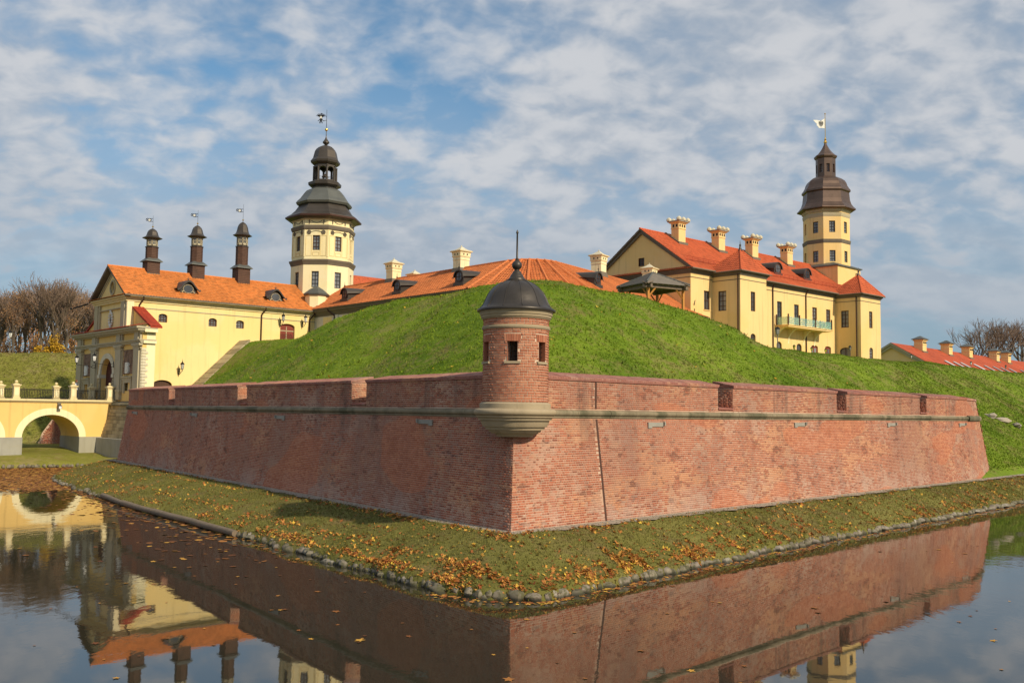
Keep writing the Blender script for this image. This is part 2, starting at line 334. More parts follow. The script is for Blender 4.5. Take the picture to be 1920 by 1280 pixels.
def wall_panel(mb, org, xd, W, H, holes, depth=.22):
    """upright wall face with real openings; xd runs to the right seen from outside"""
    org = Vector(org); xd = Vector(xd); zd = Vector((0, 0, 1)); nn = xd.cross(zd)
    def pt(x, z, d=0): return org+xd*x+zd*z-nn*d
    xs = sorted({0, W, *[h[0] for h in holes], *[h[0]+h[2] for h in holes]}); zs = sorted({0, H, *[h[1] for h in holes], *[h[1]+h[3] for h in holes]})
    for i in range(len(xs)-1):
        for j in range(len(zs)-1):
            cx = (xs[i]+xs[i+1])/2; cz = (zs[j]+zs[j+1])/2
            if any(h[0] < cx < h[0]+h[2] and h[1] < cz < h[1]+h[3] for h in holes): continue
            mb.quad(pt(xs[i], zs[j]), pt(xs[i+1], zs[j]), pt(xs[i+1], zs[j+1]), pt(xs[i], zs[j+1]))
    for h in holes:
        x, z, w_, hh = h[:4]; ar = h[4] if len(h) > 4 else 0; dp = h[5] if len(h) > 5 else depth
        zt = z+hh-ar
        mb.quad(pt(x, z), pt(x, z, dp), pt(x, zt, dp), pt(x, zt)); mb.quad(pt(x+w_, z, dp), pt(x+w_, z), pt(x+w_, zt), pt(x+w_, zt, dp))
        mb.quad(pt(x, z, dp), pt(x, z), pt(x+w_, z), pt(x+w_, z, dp))
        if ar:
            n = 12; arc = [(x+w_/2-w_/2*math.cos(math.pi*k/n), zt+ar*math.sin(math.pi*k/n)) for k in range(n+1)]
            for k in range(n):
                (xa, za), (xb, zb) = arc[k], arc[k+1]
                mb.quad(pt(xa, za), pt(xa, za, dp), pt(xb, zb, dp), pt(xb, zb)); mb.quad(pt(xa, za), pt(xb, zb), pt(xb, z+hh), pt(xa, z+hh))
        else: mb.quad(pt(x, zt), pt(x, zt, dp), pt(x+w_, zt, dp), pt(x+w_, zt))
def window(parent, org, xd, h, depth=.16, mull=1, trans=2, fmat='frame_brown', pmat='pane_dark', bar=.05, sill=None, name='window'):
    org = Vector(org); xd = Vector(xd); zd = Vector((0, 0, 1)); nn = xd.cross(zd); x, z, w_, hh = h[:4]; ar = h[4] if len(h) > 4 else 0
    def slab(mb, x0, x1, z0, z1, d0, d1):
        c = [org+xd*xx+zd*z_-nn*d for d in (d0, d1) for xx, z_ in ((x0, z0), (x1, z0), (x1, z1), (x0, z1))]
        mb.add(c, [(0, 1, 2, 3), (7, 6, 5, 4), (0, 4, 5, 1), (1, 5, 6, 2), (2, 6, 7, 3), (3, 7, 4, 0)])
    m = MB(); d0, d1 = depth-.05, depth+.02; b2 = bar*1.5
    slab(m, x, x+b2, z, z+hh-ar*.5, d0, d1); slab(m, x+w_-b2, x+w_, z, z+hh-ar*.5, d0, d1); slab(m, x+b2, x+w_-b2, z, z+b2, d0, d1)
    if not ar: slab(m, x+b2, x+w_-b2, z+hh-b2, z+hh, d0, d1)
    else:
        n = 10
        for k in range(n):
            t0, t1 = math.pi*k/n, math.pi*(k+1)/n; q = []
            for d in (d0, d1):
                for t, rr in ((t0, 1), (t1, 1), (t1, 0), (t0, 0)):
                    q.append(org+xd*(x+w_/2-(w_/2-(0 if rr else b2))*math.cos(t))+zd*(z+hh-ar+(ar-(0 if rr else b2))*math.sin(t))-nn*d)
            m.add(q, [(0, 1, 2, 3), (7, 6, 5, 4), (0, 4, 5, 1), (1, 5, 6, 2), (2, 6, 7, 3), (3, 7, 4, 0)])
    for k in range(mull): xx = x+w_*(k+1)/(mull+1); slab(m, xx-bar/2, xx+bar/2, z+b2, z+hh-b2*.6, d0+.004, d1)
    for k in range(trans): zz = z+hh*(k+1)/(trans+1); slab(m, x+b2, x+w_-b2, zz-bar/2, zz+bar/2, d0+.008, d1)
    fo = m.obj(name, fmat, parent); g = MB(); slab(g, x, x+w_, z, z+hh, d1-.01, d1+.01); g.obj('pane', pmat, fo)
    if sill: g = MB(); slab(g, x-.08, x+w_+.08, z-.09, z, -.09, .1); g.obj('sill', sill, fo)
    return fo
def face_strip(mb, org, xd, x0, x1, z0, z1, proud):
    """flat moulding on a wall face"""
    org = Vector(org); xd = Vector(xd); zd = Vector((0, 0, 1)); nn = xd.cross(zd)
    c = [org+xd*xx+zd*z_+nn*d for d in (proud, -.02) for xx, z_ in ((x0, z0), (x1, z0), (x1, z1), (x0, z1))]
    mb.add(c, [(0, 1, 2, 3), (7, 6, 5, 4), (0, 4, 5, 1), (1, 5, 6, 2), (2, 6, 7, 3), (3, 7, 4, 0)])
def hash_r(a_, b_): x = math.sin(a_*127.1+b_*311.7)*43758.5453; return (x-math.floor(x))**1.6
def tile_sheet(mb, e0, e1, r1, r0, tw=.26, crs=.34, amp=.025, step=.03, spt=4):
    """tiled slope: e0->e1 along the eave (left to right seen from outside), r0,r1 the top edge; stepped courses of rounded tiles"""
    e0, e1, r0, r1 = map(Vector, (e0, e1, r0, r1)); xd = (e1-e0).normalized(); nn = None
    upv = ((r0+r1)/2-(e0+e1)/2); yd = (upv-xd*upv.dot(xd)).normalized(); nn = xd.cross(yd).normalized()
    def loc(p): d = p-e0; return d.dot(xd), d.dot(yd)
    W = (e1-e0).length; (xa, ya), (xb, yb) = loc(r0), loc(r1); Hh = max(ya, yb); nr = max(1, round(Hh/crs)); 
    nx = max(2, int(max(W, xb)-min(0, xa))*0+int((max(W, xb)-min(0, xa))/tw*spt)); X0 = min(0, xa); X1 = max(W, xb)
    base = len(mb.v)
    for j in range(nr):
        for row in (0, 1):
            y = Hh*(j+row)/nr; t = y/Hh; xl = xa*t; xr = W+(xb-W)*t; off = step*(1-row)
            for i in range(nx+1):
                x = min(max(X0+(X1-X0)*i/nx, xl), xr); hgt = off+amp*math.cos(2*math.pi*x/tw); p = e0+xd*x+yd*y+nn*hgt; mb.v.append(tuple(p))
    m = nx+1
    for k in range(2*nr-1):
        for i in range(nx):
            a_ = base+k*m+i; mb.f.append((a_, a_+1, a_+m+1, a_+m)); mb.r.append(hash_r(k//2, (i+(spt//2)*((k//2) % 2))//spt))
    return mb
def cap_run(mb, p0, p1, r=.13, seg=.42):
    """overlapping ridge or hip tiles"""
    p0 = Vector(p0); p1 = Vector(p1); n = max(1, int((p1-p0).length/seg))
    for i in range(n):
        a_ = p0.lerp(p1, i/n); b_ = p0.lerp(p1, (i+1.12)/n); mb.tube(a_, b_, r*1.08, r*.9, 6)
def downpipe(parent, pts, r=.07): return MB().path(pts, r, 6).obj('downpipe', 'pipe_brown', parent)
# ------------------------------------------------------------------ terrain
K = np.array([.05, 30.47]); LD = np.array([-.592, .806]); LD = LD/np.linalg.norm(LD); RD = np.array([.702, .712]); RD = RD/np.linalg.norm(RD)
NLi = np.array([LD[1], -LD[0]]); NRi = np.array([-RD[1], RD[0]])      # pointing into the bastion
LEN_L, LEN_R = 47.2, 41.3
ca, sa = math.cos(TH), math.sin(TH)
def sst(x, a_, b_): t = np.clip((x-a_)/(b_-a_), 0, 1); return t*t*(3-2*t)
def smin(a_, b_, k): h = np.clip(.5+.5*(b_-a_)/k, 0, 1); return b_*(1-h)+a_*h-k*h*(1-h)
def smax(a_, b_, k): return -smin(-a_, -b_, k)
def wob(x, y):
    return (np.sin(x*.9+y*.5+1.3)*np.sin(y*.8-x*.37)*.5+np.sin(x*2.3-y*1.7)*.22+np.sin(x*.31+2)*np.sin(y*.27+1)*.9+np.sin(x*4.1+y*3.3)*.10)
def rampart_h(x, y):
    qx, qy = x-K[0], y-K[1]
    dL = qx*NLi[0]+qy*NLi[1]; dR = qx*NRi[0]+qy*NRi[1]; sL = qx*LD[0]+qy*LD[1]; sR = qx*RD[0]+qy*RD[1]
    gx, gy = x-G0.x, y-G0.y; u = gx*ca+gy*sa; v = -gx*sa+gy*ca
    d = smin(smin(dL, dR, 3.5), smin((LEN_L-1.0-sL), (LEN_R-2.2-sR), 2.), 2.0)
    cavalier = 5.3+.66*(d-2.0)
    top = 12.75+.25*sst(sL, 8, 25)-.3*sst(sR, 8, 26)
    mound = smin(cavalier, top, 2.6)
    mound = np.where((d > 0.7), np.maximum(mound, 5.1), -1.0)
    cl = np.minimum(7.2+.95*(u-6.56), 11.25+.10*(np.minimum(u, 20)-10.8)); cl = smin(7.2+.95*(u-6.56), 11.25+.10*(np.clip(u, 0, 20)-10.8), .5)
    cr = smin(9.9-.58*(-46.3-v)*1., 10.0+.09*np.clip(v+46.3, -40, 24), 1.2)
    plat = np.minimum(cl, cr)
    h = smax(plat, mound, .8)
    lawn = np.where((sL > LEN_L-1.5) & (u < 6.2), -1.0, 1.2+.30*np.clip((x-29.05)*.575+(y-59.9)*.82, 0, 5))
    h = np.maximum(h, lawn)
    h = np.where(sR > LEN_R-.2, np.minimum(h, 1.18+.62*np.maximum(dR, 0)), h)
    h = h+(wob(x, y)*.15+wob(x*.43+5, y*.43)*.16+wob(x*2.7, y*2.7)*.035)*sst(h, 5.5, 7)
    return np.where((d > .7) & (d < 1.5), 5.1, h)
def grid_mesh(name, X, Y, Z, mat):
    n, m = X.shape; v = np.stack([X, Y, Z], -1).reshape(-1, 3); i = np.arange(n*m).reshape(n, m)
    f = np.stack([i[:-1, :-1], i[1:, :-1], i[1:, 1:], i[:-1, 1:]], -1).reshape(-1, 4); return npmesh(name, v, f, mat, smooth=True)
ss = np.concatenate([[0, .4, .85, 1.2], np.arange(1.6, 62, .45), np.arange(62, 125, 1.2), np.array([130, 150, 180])])
S, T = np.meshgrid(ss, ss, indexing='ij'); X = K[0]+S*LD[0]+T*RD[0]; Y = K[1]+S*LD[1]+T*RD[1]
o = grid_mesh('rampart_hill', X, Y, rampart_h(X, Y), 'turf_rampart'); tag(o, 'green grassy rampart mound rising behind the brick wall', None, None, 'structure')
# outer ground: moat bed, lawn under the bridge, far rampart, near shore under the photographer
def ground_h(x, y):
    d1 = (x+40.4)*(-.538)+(y-76.6)*.843
    d1 = np.maximum(d1, (x+33.6)*.8+(y-77.6)*.6)
    lawn = np.interp(d1, [-4, -1.2, 0, .6, 3, 9], [-1.3, -.5, .02, .40, .85, 1.35])
    hill = np.minimum(1.3+.64*(y-94.5+np.clip(-46-x, -3, 0)*3), 11.25); hill = np.where(x < -40, hill, -2); hill = np.minimum(hill, 11.25-np.clip(x+50, 0, 30)*.05)
    z = np.maximum(lawn, smin(hill, np.full_like(hill, 11.2), 1.0)) + np.where(hill > 1.6, wob(x, y)*.12, 0)
    east = sst(x, -25, -21)                                        # castle side: hidden below the rampart
    z = z*(1-east)+(-1.3)*east
    z = np.where((y > 130) & (x > -32), 2.0, z)
    near = np.interp(y, [-6, 4, 8], [3.35, 3.2, -1.3]); z = np.where(y < 40, np.maximum(near, -1.3), z)
    return z
gx = np.concatenate([[-3000, -1200, -500, -250, -160], np.arange(-120, -20, 1.0), np.arange(-20, 130, 5), [160, 250, 500, 1200, 3000]])
gy = np.concatenate([[-3000, -800, -200, -60], np.arange(-20, 40, 4.), np.arange(40, 70, 2.), np.arange(70, 120, .7), np.arange(120, 180, 4), [200, 260, 400, 900, 2000, 4000]])
X, Y = np.meshgrid(gx, gy, indexing='ij'); tag(grid_mesh('ground', X, Y, ground_h(X, Y), 'turf_far'), 'grassy ground and far bank around the moat', None, None, 'structure')
o = MB().quad((-260, -8, 0), (260, -8, 0), (260, 170, 0), (-260, 170, 0)).obj('moat_water', 'moat_water'); tag(o, 'still dark moat water mirroring the castle', None, None, 'structure')
# bank between wall foot and water: loft of paired lines
PAIRS = [((-26.0, 76.0), (-33.2, 77.6)), ((-27.6, 71.0), (-33.4, 73.5)), ((-28.1, 68.7), (-31.6, 67.3)), ((-26.8, 67.0), (-29.6, 63.3)), ((-24.0, 63.1), (-26.4, 58.9)), ((-16, 52.3), (-18.1, 47.3)), ((-8, 41.4), (-10.6, 38.2)),
         ((-3.2, 34.9), (-4.9, 30.9)), ((-1.2, 32.2), (-2.3, 27.6)), ((-.5, 31.2), (-1.0, 26.2)), ((.05, 30.47), (.15, 25.55)), ((.7, 31.1), (1.25, 26.3)), ((1.6, 32.0), (2.5, 27.8)), ((4.0, 34.5), (5.5, 31.3)), ((9.5, 40.1), (11.6, 38.0)),
         ((16, 46.7), (18.6, 45.1)), ((23, 53.8), (26., 52.9)), ((29.05, 59.9), (32.0, 59.3)), ((33.7, 64.6), (37.2, 64.2)), ((42.2, 73.2), (46.5, 72.0)), ((63., 94.4), (68, 92.0)), ((98, 130), (104, 126.5))]
def dense(pts, n):
    pts = np.array(pts, float); seg = np.linalg.norm(np.diff(pts, axis=0), axis=1); c = np.concatenate([[0], np.cumsum(seg)]); return c
Bp = np.array([p[0] for p in PAIRS]); Wp = np.array([p[1] for p in PAIRS]); cB = dense(Wp, 0); NS = 520
tt = np.linspace(0, cB[-1], NS)
def smooth_line(P):
    q = np.stack([np.interp(tt, cB, P[:, k]) for k in (0, 1)], -1); return q
Bl = smooth_line(Bp); Wl = smooth_line(Wp)
for _ in range(14):
    Wl[1:-1] = .25*Wl[:-2]+.5*Wl[1:-1]+.25*Wl[2:]
Wl[:, 0] += .10*np.sin(tt*1.7)+.06*np.sin(tt*4.1+1); Wl[:, 1] += .10*np.sin(tt*1.3+2)+.06*np.sin(tt*3.7)
RT = np.array([-.45, 0, .04, .10, .13, .2, .3, .4, .5, .6, .7, .8, .9, .96, 1., 1.03, 1.12]); RZ = np.array([1.24, 1.24, 1.235, 1.22, 1.21, 1.16, 1.08, .98, .87, .75, .62, .49, .36, .29, .20, -.1, -.6])
def bank_xyz(i, t):
    w_ = 1.-t; ii = np.arange(NS); b0, b1, w0, w1 = (np.interp(i, ii, q_) for q_ in (Bl[:, 0], Bl[:, 1], Wl[:, 0], Wl[:, 1])); x = b0*w_+w0*t; y = b1*w_+w1*t; z = np.interp(t, RT, RZ); z = z+np.where((t > .1) & (t < .98), wob(x*1.6, y*1.6)*.035, 0); return x, y, z
tr = np.sort(np.unique(np.concatenate([RT, np.linspace(.13, 1, 26)])))
I, TT = np.meshgrid(np.arange(NS), tr, indexing='ij'); bx_, by_, bz_ = bank_xyz(I, TT); o = grid_mesh('grass_bank', bx_, by_, bz_, 'turf_bank'); tag(o, 'sloping grass bank between the brick wall and the water', None, None, 'structure')
# gravel strip along the wall foot
I, TT = np.meshgrid(np.arange(14, NS), np.linspace(-.02, .125, 5), indexing='ij'); gx_, gy_, gz_ = bank_xyz(I, TT)
k_ = np.linspace(0, 1, 5)[None, :]; wid = .55+.12*np.sin(tt[14:, None]*2.1)+.1*np.sin(tt[14:, None]*5.3); dirv = (Wl-Bl)[14:]; dirv = dirv/np.linalg.norm(dirv, axis=1)[:, None]
gx_ = Bl[14:, :1]+dirv[:, :1]*wid*k_; gy_ = Bl[14:, 1:]+dirv[:, 1:]*wid*k_; gz_ = 1.262-.03*k_+0*gx_
o = grid_mesh('gravel_path', gx_, gy_, gz_, 'gravel'); tag(o, 'narrow pale gravel strip along the foot of the wall', None, None, 'structure')
# loose pebbles on it
def pebbles():
    n = 9000; i = RNG.integers(14, NS-60, n); f = RNG.random(n); base = np.stack([Bl[i, 0]+dirv[i-14, 0]*.66*f, Bl[i, 1]+dirv[i-14, 1]*.66*f, 1.25-.03*f], -1)
    r = RNG.uniform(.012, .032, n); T4 = np.array([[-1, -1, 0], [1, -.8, 0], [.1, 1, 0], [0, 0, 1.1]]); a_ = RNG.random(n)*6.28
    c, s = np.cos(a_), np.sin(a_); v = T4[None]*r[:, None, None]; v = np.stack([v[..., 0]*c[:, None]-v[..., 1]*s[:, None], v[..., 0]*s[:, None]+v[..., 1]*c[:, None], v[..., 2]], -1)+base[:, None, :]
    f4 = np.array([[0, 1, 3], [1, 2, 3], [2, 0, 3]]); F = (f4[None]+np.arange(n)[:, None, None]*4).reshape(-1, 3); o = npmesh('pebbles', v.reshape(-1, 3), F, 'cobble', rnd=np.repeat(RNG.random(n), 3)); tag(o, 'loose pebbles on the gravel strip at the wall foot', 'pebbles', None, 'stuff')
pebbles()
# ------------------------------------------------------------------ grass blades, fallen leaves
def blades(name, x, y, z, hmin, hmax, wd, mat, label):
    n = len(x); k = 3; v = np.zeros((n, k, 3, 3), np.float32)
    for j in range(k):
        a_ = RNG.random(n)*6.283; h = RNG.uniform(hmin, hmax, n); ww = wd*RNG.uniform(.6, 1.3, n); lean = h*RNG.uniform(.1, .75, n); b_ = RNG.random(n)*6.283
        ox = RNG.normal(0, wd*1.2, n); oy = RNG.normal(0, wd*1.2, n)
        v[:, j, 0] = np.stack([x+ox-np.cos(a_)*ww, y+oy-np.sin(a_)*ww, z-.02], -1); v[:, j, 1] = np.stack([x+ox+np.cos(a_)*ww, y+oy+np.sin(a_)*ww, z-.02], -1); v[:, j, 2] = np.stack([x+ox+np.cos(b_)*lean, y+oy+np.sin(b_)*lean, z+h], -1)
    F = np.arange(n*k*3).reshape(-1, 3); o = npmesh(name, v.reshape(-1, 3), F, mat, rnd=np.repeat(RNG.random(n), k)); tag(o, label, 'grass', None, 'stuff')
n = 300000; s_ = .8+62*RNG.random(n)**1.25; t_ = .8+74*RNG.random(n)**1.2
bx = K[0]+s_*LD[0]+t_*RD[0]; by = K[1]+s_*LD[1]+t_*RD[1]; bz = rampart_h(bx, by); ok = (bz > 1.6) & (by < 100) & ((bz > 5.25) | (t_ > 42)); bx, by, bz = bx[ok], by[ok], bz[ok]
clump = .6+.8*sst(np.sin(bx*1.3+by*.7)+np.sin(by*1.9-bx*1.1)+np.sin(bx*.4-by*.6), .2, 1.6)
blades('rampart_grass', bx, by, bz, .02, .075, .02, 'blade_rampart', 'short uneven green grass covering the rampart mound')
n = 7000; s_ = 2+50*RNG.random(n); t_ = 2+50*RNG.random(n); bx = K[0]+s_*LD[0]+t_*RD[0]; by = K[1]+s_*LD[1]+t_*RD[1]; bz = rampart_h(bx, by); ok = (bz > 5.4) & (by < 80); blades('rampart_tufts', bx[ok], by[ok], bz[ok], .07, .17, .035, 'blade_rampart', 'taller dark grass tufts dotted over the rampart mound')
n = 26000; bx = -44-40*RNG.random(n); by = 94+20*RNG.random(n); bz = ground_h(bx, by); blades('far_bank_grass', bx, by, bz, .04, .10, .06, 'blade_bank', 'grass on the far bank left of the gatehouse')
n = 105000; i = RNG.random(n)*(NS-70); t = .12+.905*RNG.random(n); x_, y_, z_ = bank_xyz(i, t); jit = RNG.normal(0, .06, n); blades('bank_grass', x_+jit, y_+jit*.5, z_, .02, .065, .014, 'blade_bank', 'thin mown grass on the bank at the foot of the wall')
n = 70000; s_ = .5+34*RNG.random(n); t_ = 41.5+75*RNG.random(n); bx = K[0]+s_*LD[0]+t_*RD[0]; by = K[1]+s_*LD[1]+t_*RD[1]; bz = rampart_h(bx, by); ok = (by < 128) & (bx/by > .40); blades('slope_grass', bx[ok], by[ok], bz[ok], .03, .10, .04, 'blade_rampart', 'rough grass on the long slope beyond the right end of the wall')
def leaves(name, x, y, z, size, mat, label, flat=False, cat='leaves'):
    n = len(x); a_ = RNG.random(n)*6.283; s = size*np.clip(np.exp(RNG.normal(-.05, .38, n)), .4, 2.); c, sn = np.cos(a_), np.sin(a_)
    lob = np.array([[1., 0], [.35, .85], [-.75, .5], [-.75, -.5], [.35, -.85]]) if len(x) > 20000 else np.array([[1., 0], [.42, .30], [.35, .95], [-.18, .42], [-.85, .55], [-.50, 0.], [-.85, -.55], [-.18, -.42], [.35, -.95], [.42, -.30]]); m = len(lob)
    v = np.zeros((n, m+1, 3), np.float32); tx, ty = (RNG.normal(0, .05, n), RNG.normal(0, .05, n)) if flat else (RNG.normal(0, .45, n), RNG.normal(0, .45, n))
    P2 = np.concatenate([[[0., 0.]], lob]); curl = np.concatenate([[0], np.where(np.arange(m) % 2 == 0, .18, .05)])*(0. if flat else 1.)
    lx = P2[:, 0][None]*s[:, None]; ly = P2[:, 1][None]*s[:, None]; v[..., 0] = x[:, None]+lx*c[:, None]-ly*sn[:, None]; v[..., 1] = y[:, None]+lx*sn[:, None]+ly*c[:, None]
    v[..., 2] = z[:, None]+lx*tx[:, None]+ly*ty[:, None]+curl[None]*s[:, None]*RNG.uniform(-.3, 1.2, n)[:, None]
    f = np.array([[0, k+1, (k+1) % m+1] for k in range(m)]); F = (f[None]+np.arange(n)[:, None, None]*(m+1)).reshape(-1, 3); o = npmesh(name, v.reshape(-1, 3), F, mat, rnd=np.repeat(RNG.random(n), m)); tag(o, label, cat, None, 'stuff')
def leafpick(n):
    i = RNG.random(n*6)*(NS-60); t = .1+.925*RNG.random(n*6); x_, y_, z_ = bank_xyz(i, t); i = i.astype(int); s_ = np.hypot(Wl[i, 0]-.15, Wl[i, 1]-25.5)*np.sign(Wl[i, 0]-.15)
    clump = .12+1.9*sst(np.sin(x_*1.7+1+.8*np.sin(y_*1.1))*np.sin(y_*1.3)+.6*np.sin(x_*5.3+y_*4.1)+.35*np.sin(x_*11-y_*7), .0, 1.2)
    p_ = (.07+1.5*sst(t, .62, .98)*np.exp(-np.abs(np.where(s_ < 0, s_/9., s_/14.)))+.30*np.exp(-np.abs((s_+9)/8.))*sst(-t, -.32, -.1)+.10*np.exp(-np.abs(s_/16.)))*clump
    ok = RNG.random(n*6) < p_*.8; return x_[ok], y_[ok], z_[ok]
x_, y_, z_ = leafpick(52000); leaves('fallen_leaves', x_, y_, z_+.03, .043, 'leaf_fallen', 'scattered fallen orange and yellow leaves on the bank')
n = 700; s_ = 3+38*RNG.random(n); t_ = 3+36*RNG.random(n); x_ = K[0]+s_*LD[0]+t_*RD[0]; y_ = K[1]+s_*LD[1]+t_*RD[1]; z_ = rampart_h(x_, y_); leaves('mound_leaves', x_, y_, z_+.09, .06, 'leaf_yellow', 'sparse yellow leaves dotted over the rampart mound')
# floating leaf mat in the inlet by the bridge and drift along the log
def floaters():
    n = 150000; x = RNG.uniform(-62, -5, n); y = RNG.uniform(28, 84, n); d1 = (x+40.4)*(-.538)+(y-76.6)*.843
    # distance from bank waterline
    dm = np.full(n, 1e9)
    for k in range(0, 300, 3): dm = np.minimum(dm, np.hypot(x-Wl[k, 0], y-Wl[k, 1]))
    px = x/y
    edge = 57.0-(x+30)*.10+1.2*np.sin(x*.9)+.8*np.sin(x*2.3)
    mat_ = sst(y-edge, -1.8, 2.8)*(d1 < .1)*(x < -22)
    xm = RNG.uniform(-66, -24, 75000); ym = RNG.uniform(50, 80, 75000); global MATXY; dm2 = (xm+40.4)*(-.538)+(ym-76.6)*.843; e2 = 57.0-(xm+30)*.10+1.2*np.sin(xm*.9)+.8*np.sin(xm*2.3); MATXY = (xm, ym, sst(ym-e2, -1.2, 3)*(dm2 < .1))
    drift = np.exp(-dm/.9)*.6*sst(-x, 5, 14)+np.exp(-dm/3.)*.03*sst(-x, 5, 14)
    inside = np.zeros(n, bool)
    return x, y, mat_, drift
x, y, ma_, dr_ = floaters(); x = np.concatenate([x, MATXY[0]]); y = np.concatenate([y, MATXY[1]]); ma_ = np.concatenate([ma_, MATXY[2]]); dr_ = np.concatenate([dr_, MATXY[2]*0]); keep = RNG.random(len(x)) < np.maximum(ma_*.95, dr_)
leaves('floating_leaves', x[keep], y[keep], np.full(keep.sum(), .012), .095, 'leaf_floating', 'brown floating leaf mat on the moat beside the bridge', True)
n = 240; x = RNG.uniform(-12, 24, n); y = RNG.uniform(17, 40, n); leaves('drifting_leaves', x, y, np.full(n, .012), .07, 'leaf_floating', 'few lone leaves drifting on the open moat water', True)
i_ = RNG.uniform(150, 420, 2600); i = i_.astype(int); off = np.abs(RNG.normal(0, .22, 2600))+.12; dd = (Wl-Bl); dd = dd/np.linalg.norm(dd, axis=1)[:, None]; leaves('shore_leaves', np.interp(i_, np.arange(NS), Wl[:, 0])+dd[i, 0]*(off+.2), np.interp(i_, np.arange(NS), Wl[:, 1])+dd[i, 1]*(off+.2), np.full(2600, .014), .06, 'leaf_fallen', 'line of wet leaves floating against the stone edge', True)
# ------------------------------------------------------------------ stone edging along the waterline, log kerb on the left
def stone_mesh(seed):
    rr = random.Random(seed); m = MB(); n = 9; prof = []
    for j in range(6):
        t = math.pi*j/5; prof.append((-math.cos(t), max(.02, math.sin(t)**.8)))
    vs = []
    for z, r in prof:
        for i in range(n):
            a_ = 2*math.pi*i/n; k = 1+rr.uniform(-.22, .18); vs.append((r*k*math.cos(a_)*1.05, r*k*math.sin(a_)*.9, z*.95*(1+rr.uniform(-.16, .10))))
    fs = [(j*n+i, j*n+(i+1) % n, (j+1)*n+(i+1) % n, (j+1)*n+i) for j in range(5) for i in range(n)]; m.add(vs, fs); return m
stones = empty('stone_edging', (.15, 25.4, 0), 0, 'low edging of rounded field stones along the waterline', 'stone edging')
SM = []
for k in range(6):
    o = stone_mesh(k).obj('tmp', 'cobble', None, 38); SM.append(o.data); bpy.data.objects.remove(o)
arc = np.concatenate([[0], np.cumsum(np.linalg.norm(np.diff(Wl, axis=0), axis=1))])
s_log0 = arc[np.argmin(np.hypot(Wl[:, 0]+22.1, Wl[:, 1]-53.1))]; s_log1 = arc[np.argmin(np.hypot(Wl[:, 0]+10.4, Wl[:, 1]-37.8))]; s_cor = arc[np.argmin(np.hypot(Wl[:, 0]-.15, Wl[:, 1]-25.5))]
def at_arc(s): return np.array([np.interp(s, arc, Wl[:, 0]), np.interp(s, arc, Wl[:, 1])])
STL = []; s = 4.
rs = random.Random(3)
while s < arc[-1]-20:
    L_ = rs.choice([.14, .18, .22, .26, .30, .34, .44, .52])*(1.25 if abs(s-s_cor) > 20 else 1.)
    if not (s_log0 < s < s_log1): STL.append((abs(s-s_cor), s, L_))
    s += L_*.80
STL.sort(); rest = MB()
for q, (dist, s, L_) in enumerate(STL):
    p = at_arc(s); p2 = at_arc(s+.1); an = math.atan2(p2[1]-p[1], p2[0]-p[0]); hgt = rs.uniform(.12, .20); wy = L_*rs.uniform(.45, .6); rz = an+rs.uniform(-.2, .2); x = p[0]+rs.uniform(-.05, .05); y = p[1]+rs.uniform(-.05, .05); z = rs.uniform(-.02, .08)
    if q < 300:
        o = bpy.data.objects.new('stone', SM[q % 6]); COL.objects.link(o); o.parent = stones; o.location = (x-.15, y-25.4, z); o.rotation_euler = (rs.uniform(-.2, .2), rs.uniform(-.2, .2), rz); o.scale = (L_*.55, wy, hgt)
    else:
        me = SM[q % 6]; c, sn = math.cos(rz), math.sin(rz); vs = [(x-.15+(v.co.x*L_*.55*c-v.co.y*wy*sn), y-25.4+(v.co.x*L_*.55*sn+v.co.y*wy*c), z+v.co.z*hgt) for v in me.vertices]; rest.add(vs, [tuple(p_.vertices) for p_ in me.polygons], rs.random())
tag(rest.obj('stones', 'cobble', stones, 70, rnd=True), None, None, None, 'stuff')
lg = empty('timber_kerb', (-16, 45, 0), 0, 'long weathered timber log edging the bank on the left', 'log')
nlog = 4
for k in range(nlog):
    m = MB(); a_ = s_log0+(s_log1-s_log0)*k/nlog; b_ = s_log0+(s_log1-s_log0)*(k+.985)/nlog; pts = []
    pa_, pb_ = at_arc(a_), at_arc(b_)
    for j in range(7): p = pa_+(pb_-pa_)*j/6; pts.append((p[0]+16-.13, p[1]-45-.13, .15+.008*math.sin(j+k)))
    for j in range(6): m.tube(pts[j], pts[j+1], .145-.003*j, .145-.003*(j+1), 10)
    m.obj('log_length', 'wood_grey', lg, 60)
# stones along the far lawn by the bridge
fs = empty('far_stone_edging', (-40.4, 76.6, 0), 0, 'row of pale stones edging the lawn below the bridge', 'stone edging'); 
for k in range(64):
    d = -16+k*.36+rs.uniform(-.05, .05); 
    if d > 6.4: break
    o = bpy.data.objects.new('stone', SM[k % 6]); COL.objects.link(o); o.parent = fs; o.location = (.843*d+rs.uniform(-.1, .1), .538*d+rs.uniform(-.1, .1), .12); o.rotation_euler = (0, 0, rs.uniform(0, 3)); o.scale = (rs.uniform(.14, .24), rs.uniform(.12, .2), rs.uniform(.14, .24))
# pale boulders on the far right slope
for k, (x, y, s, lab) in enumerate(((40.9, 80.3, .8, 'long pale boulder lying on the slope beyond the wall end'), (42.3, 80.6, .7, 'broken pale boulder on the right slope, nearest the frame edge'), (39.5, 79.6, .5, 'small pale rock on the right slope, nearest the wall end'))):
    bm_ = stone_mesh(40+k); bm_.v = [(x_*(1+.35*math.sin(7*x_+5*z_+k)), y_*(1+.3*math.cos(6*z_+4*x_)), z_*(1+.3*math.sin(5*x_+k*2))) for x_, y_, z_ in bm_.v]; o = bm_.obj('boulder', 'gravel', None, 10); o.location = (x, y, -.12+float(rampart_h(np.array([x]), np.array([y]))[0])+.1); o.scale = (s, s*.6, .30); o.rotation_euler = (0, .1, .5+k); tag(o, lab, 'boulder', 'pale rocks on the slope')
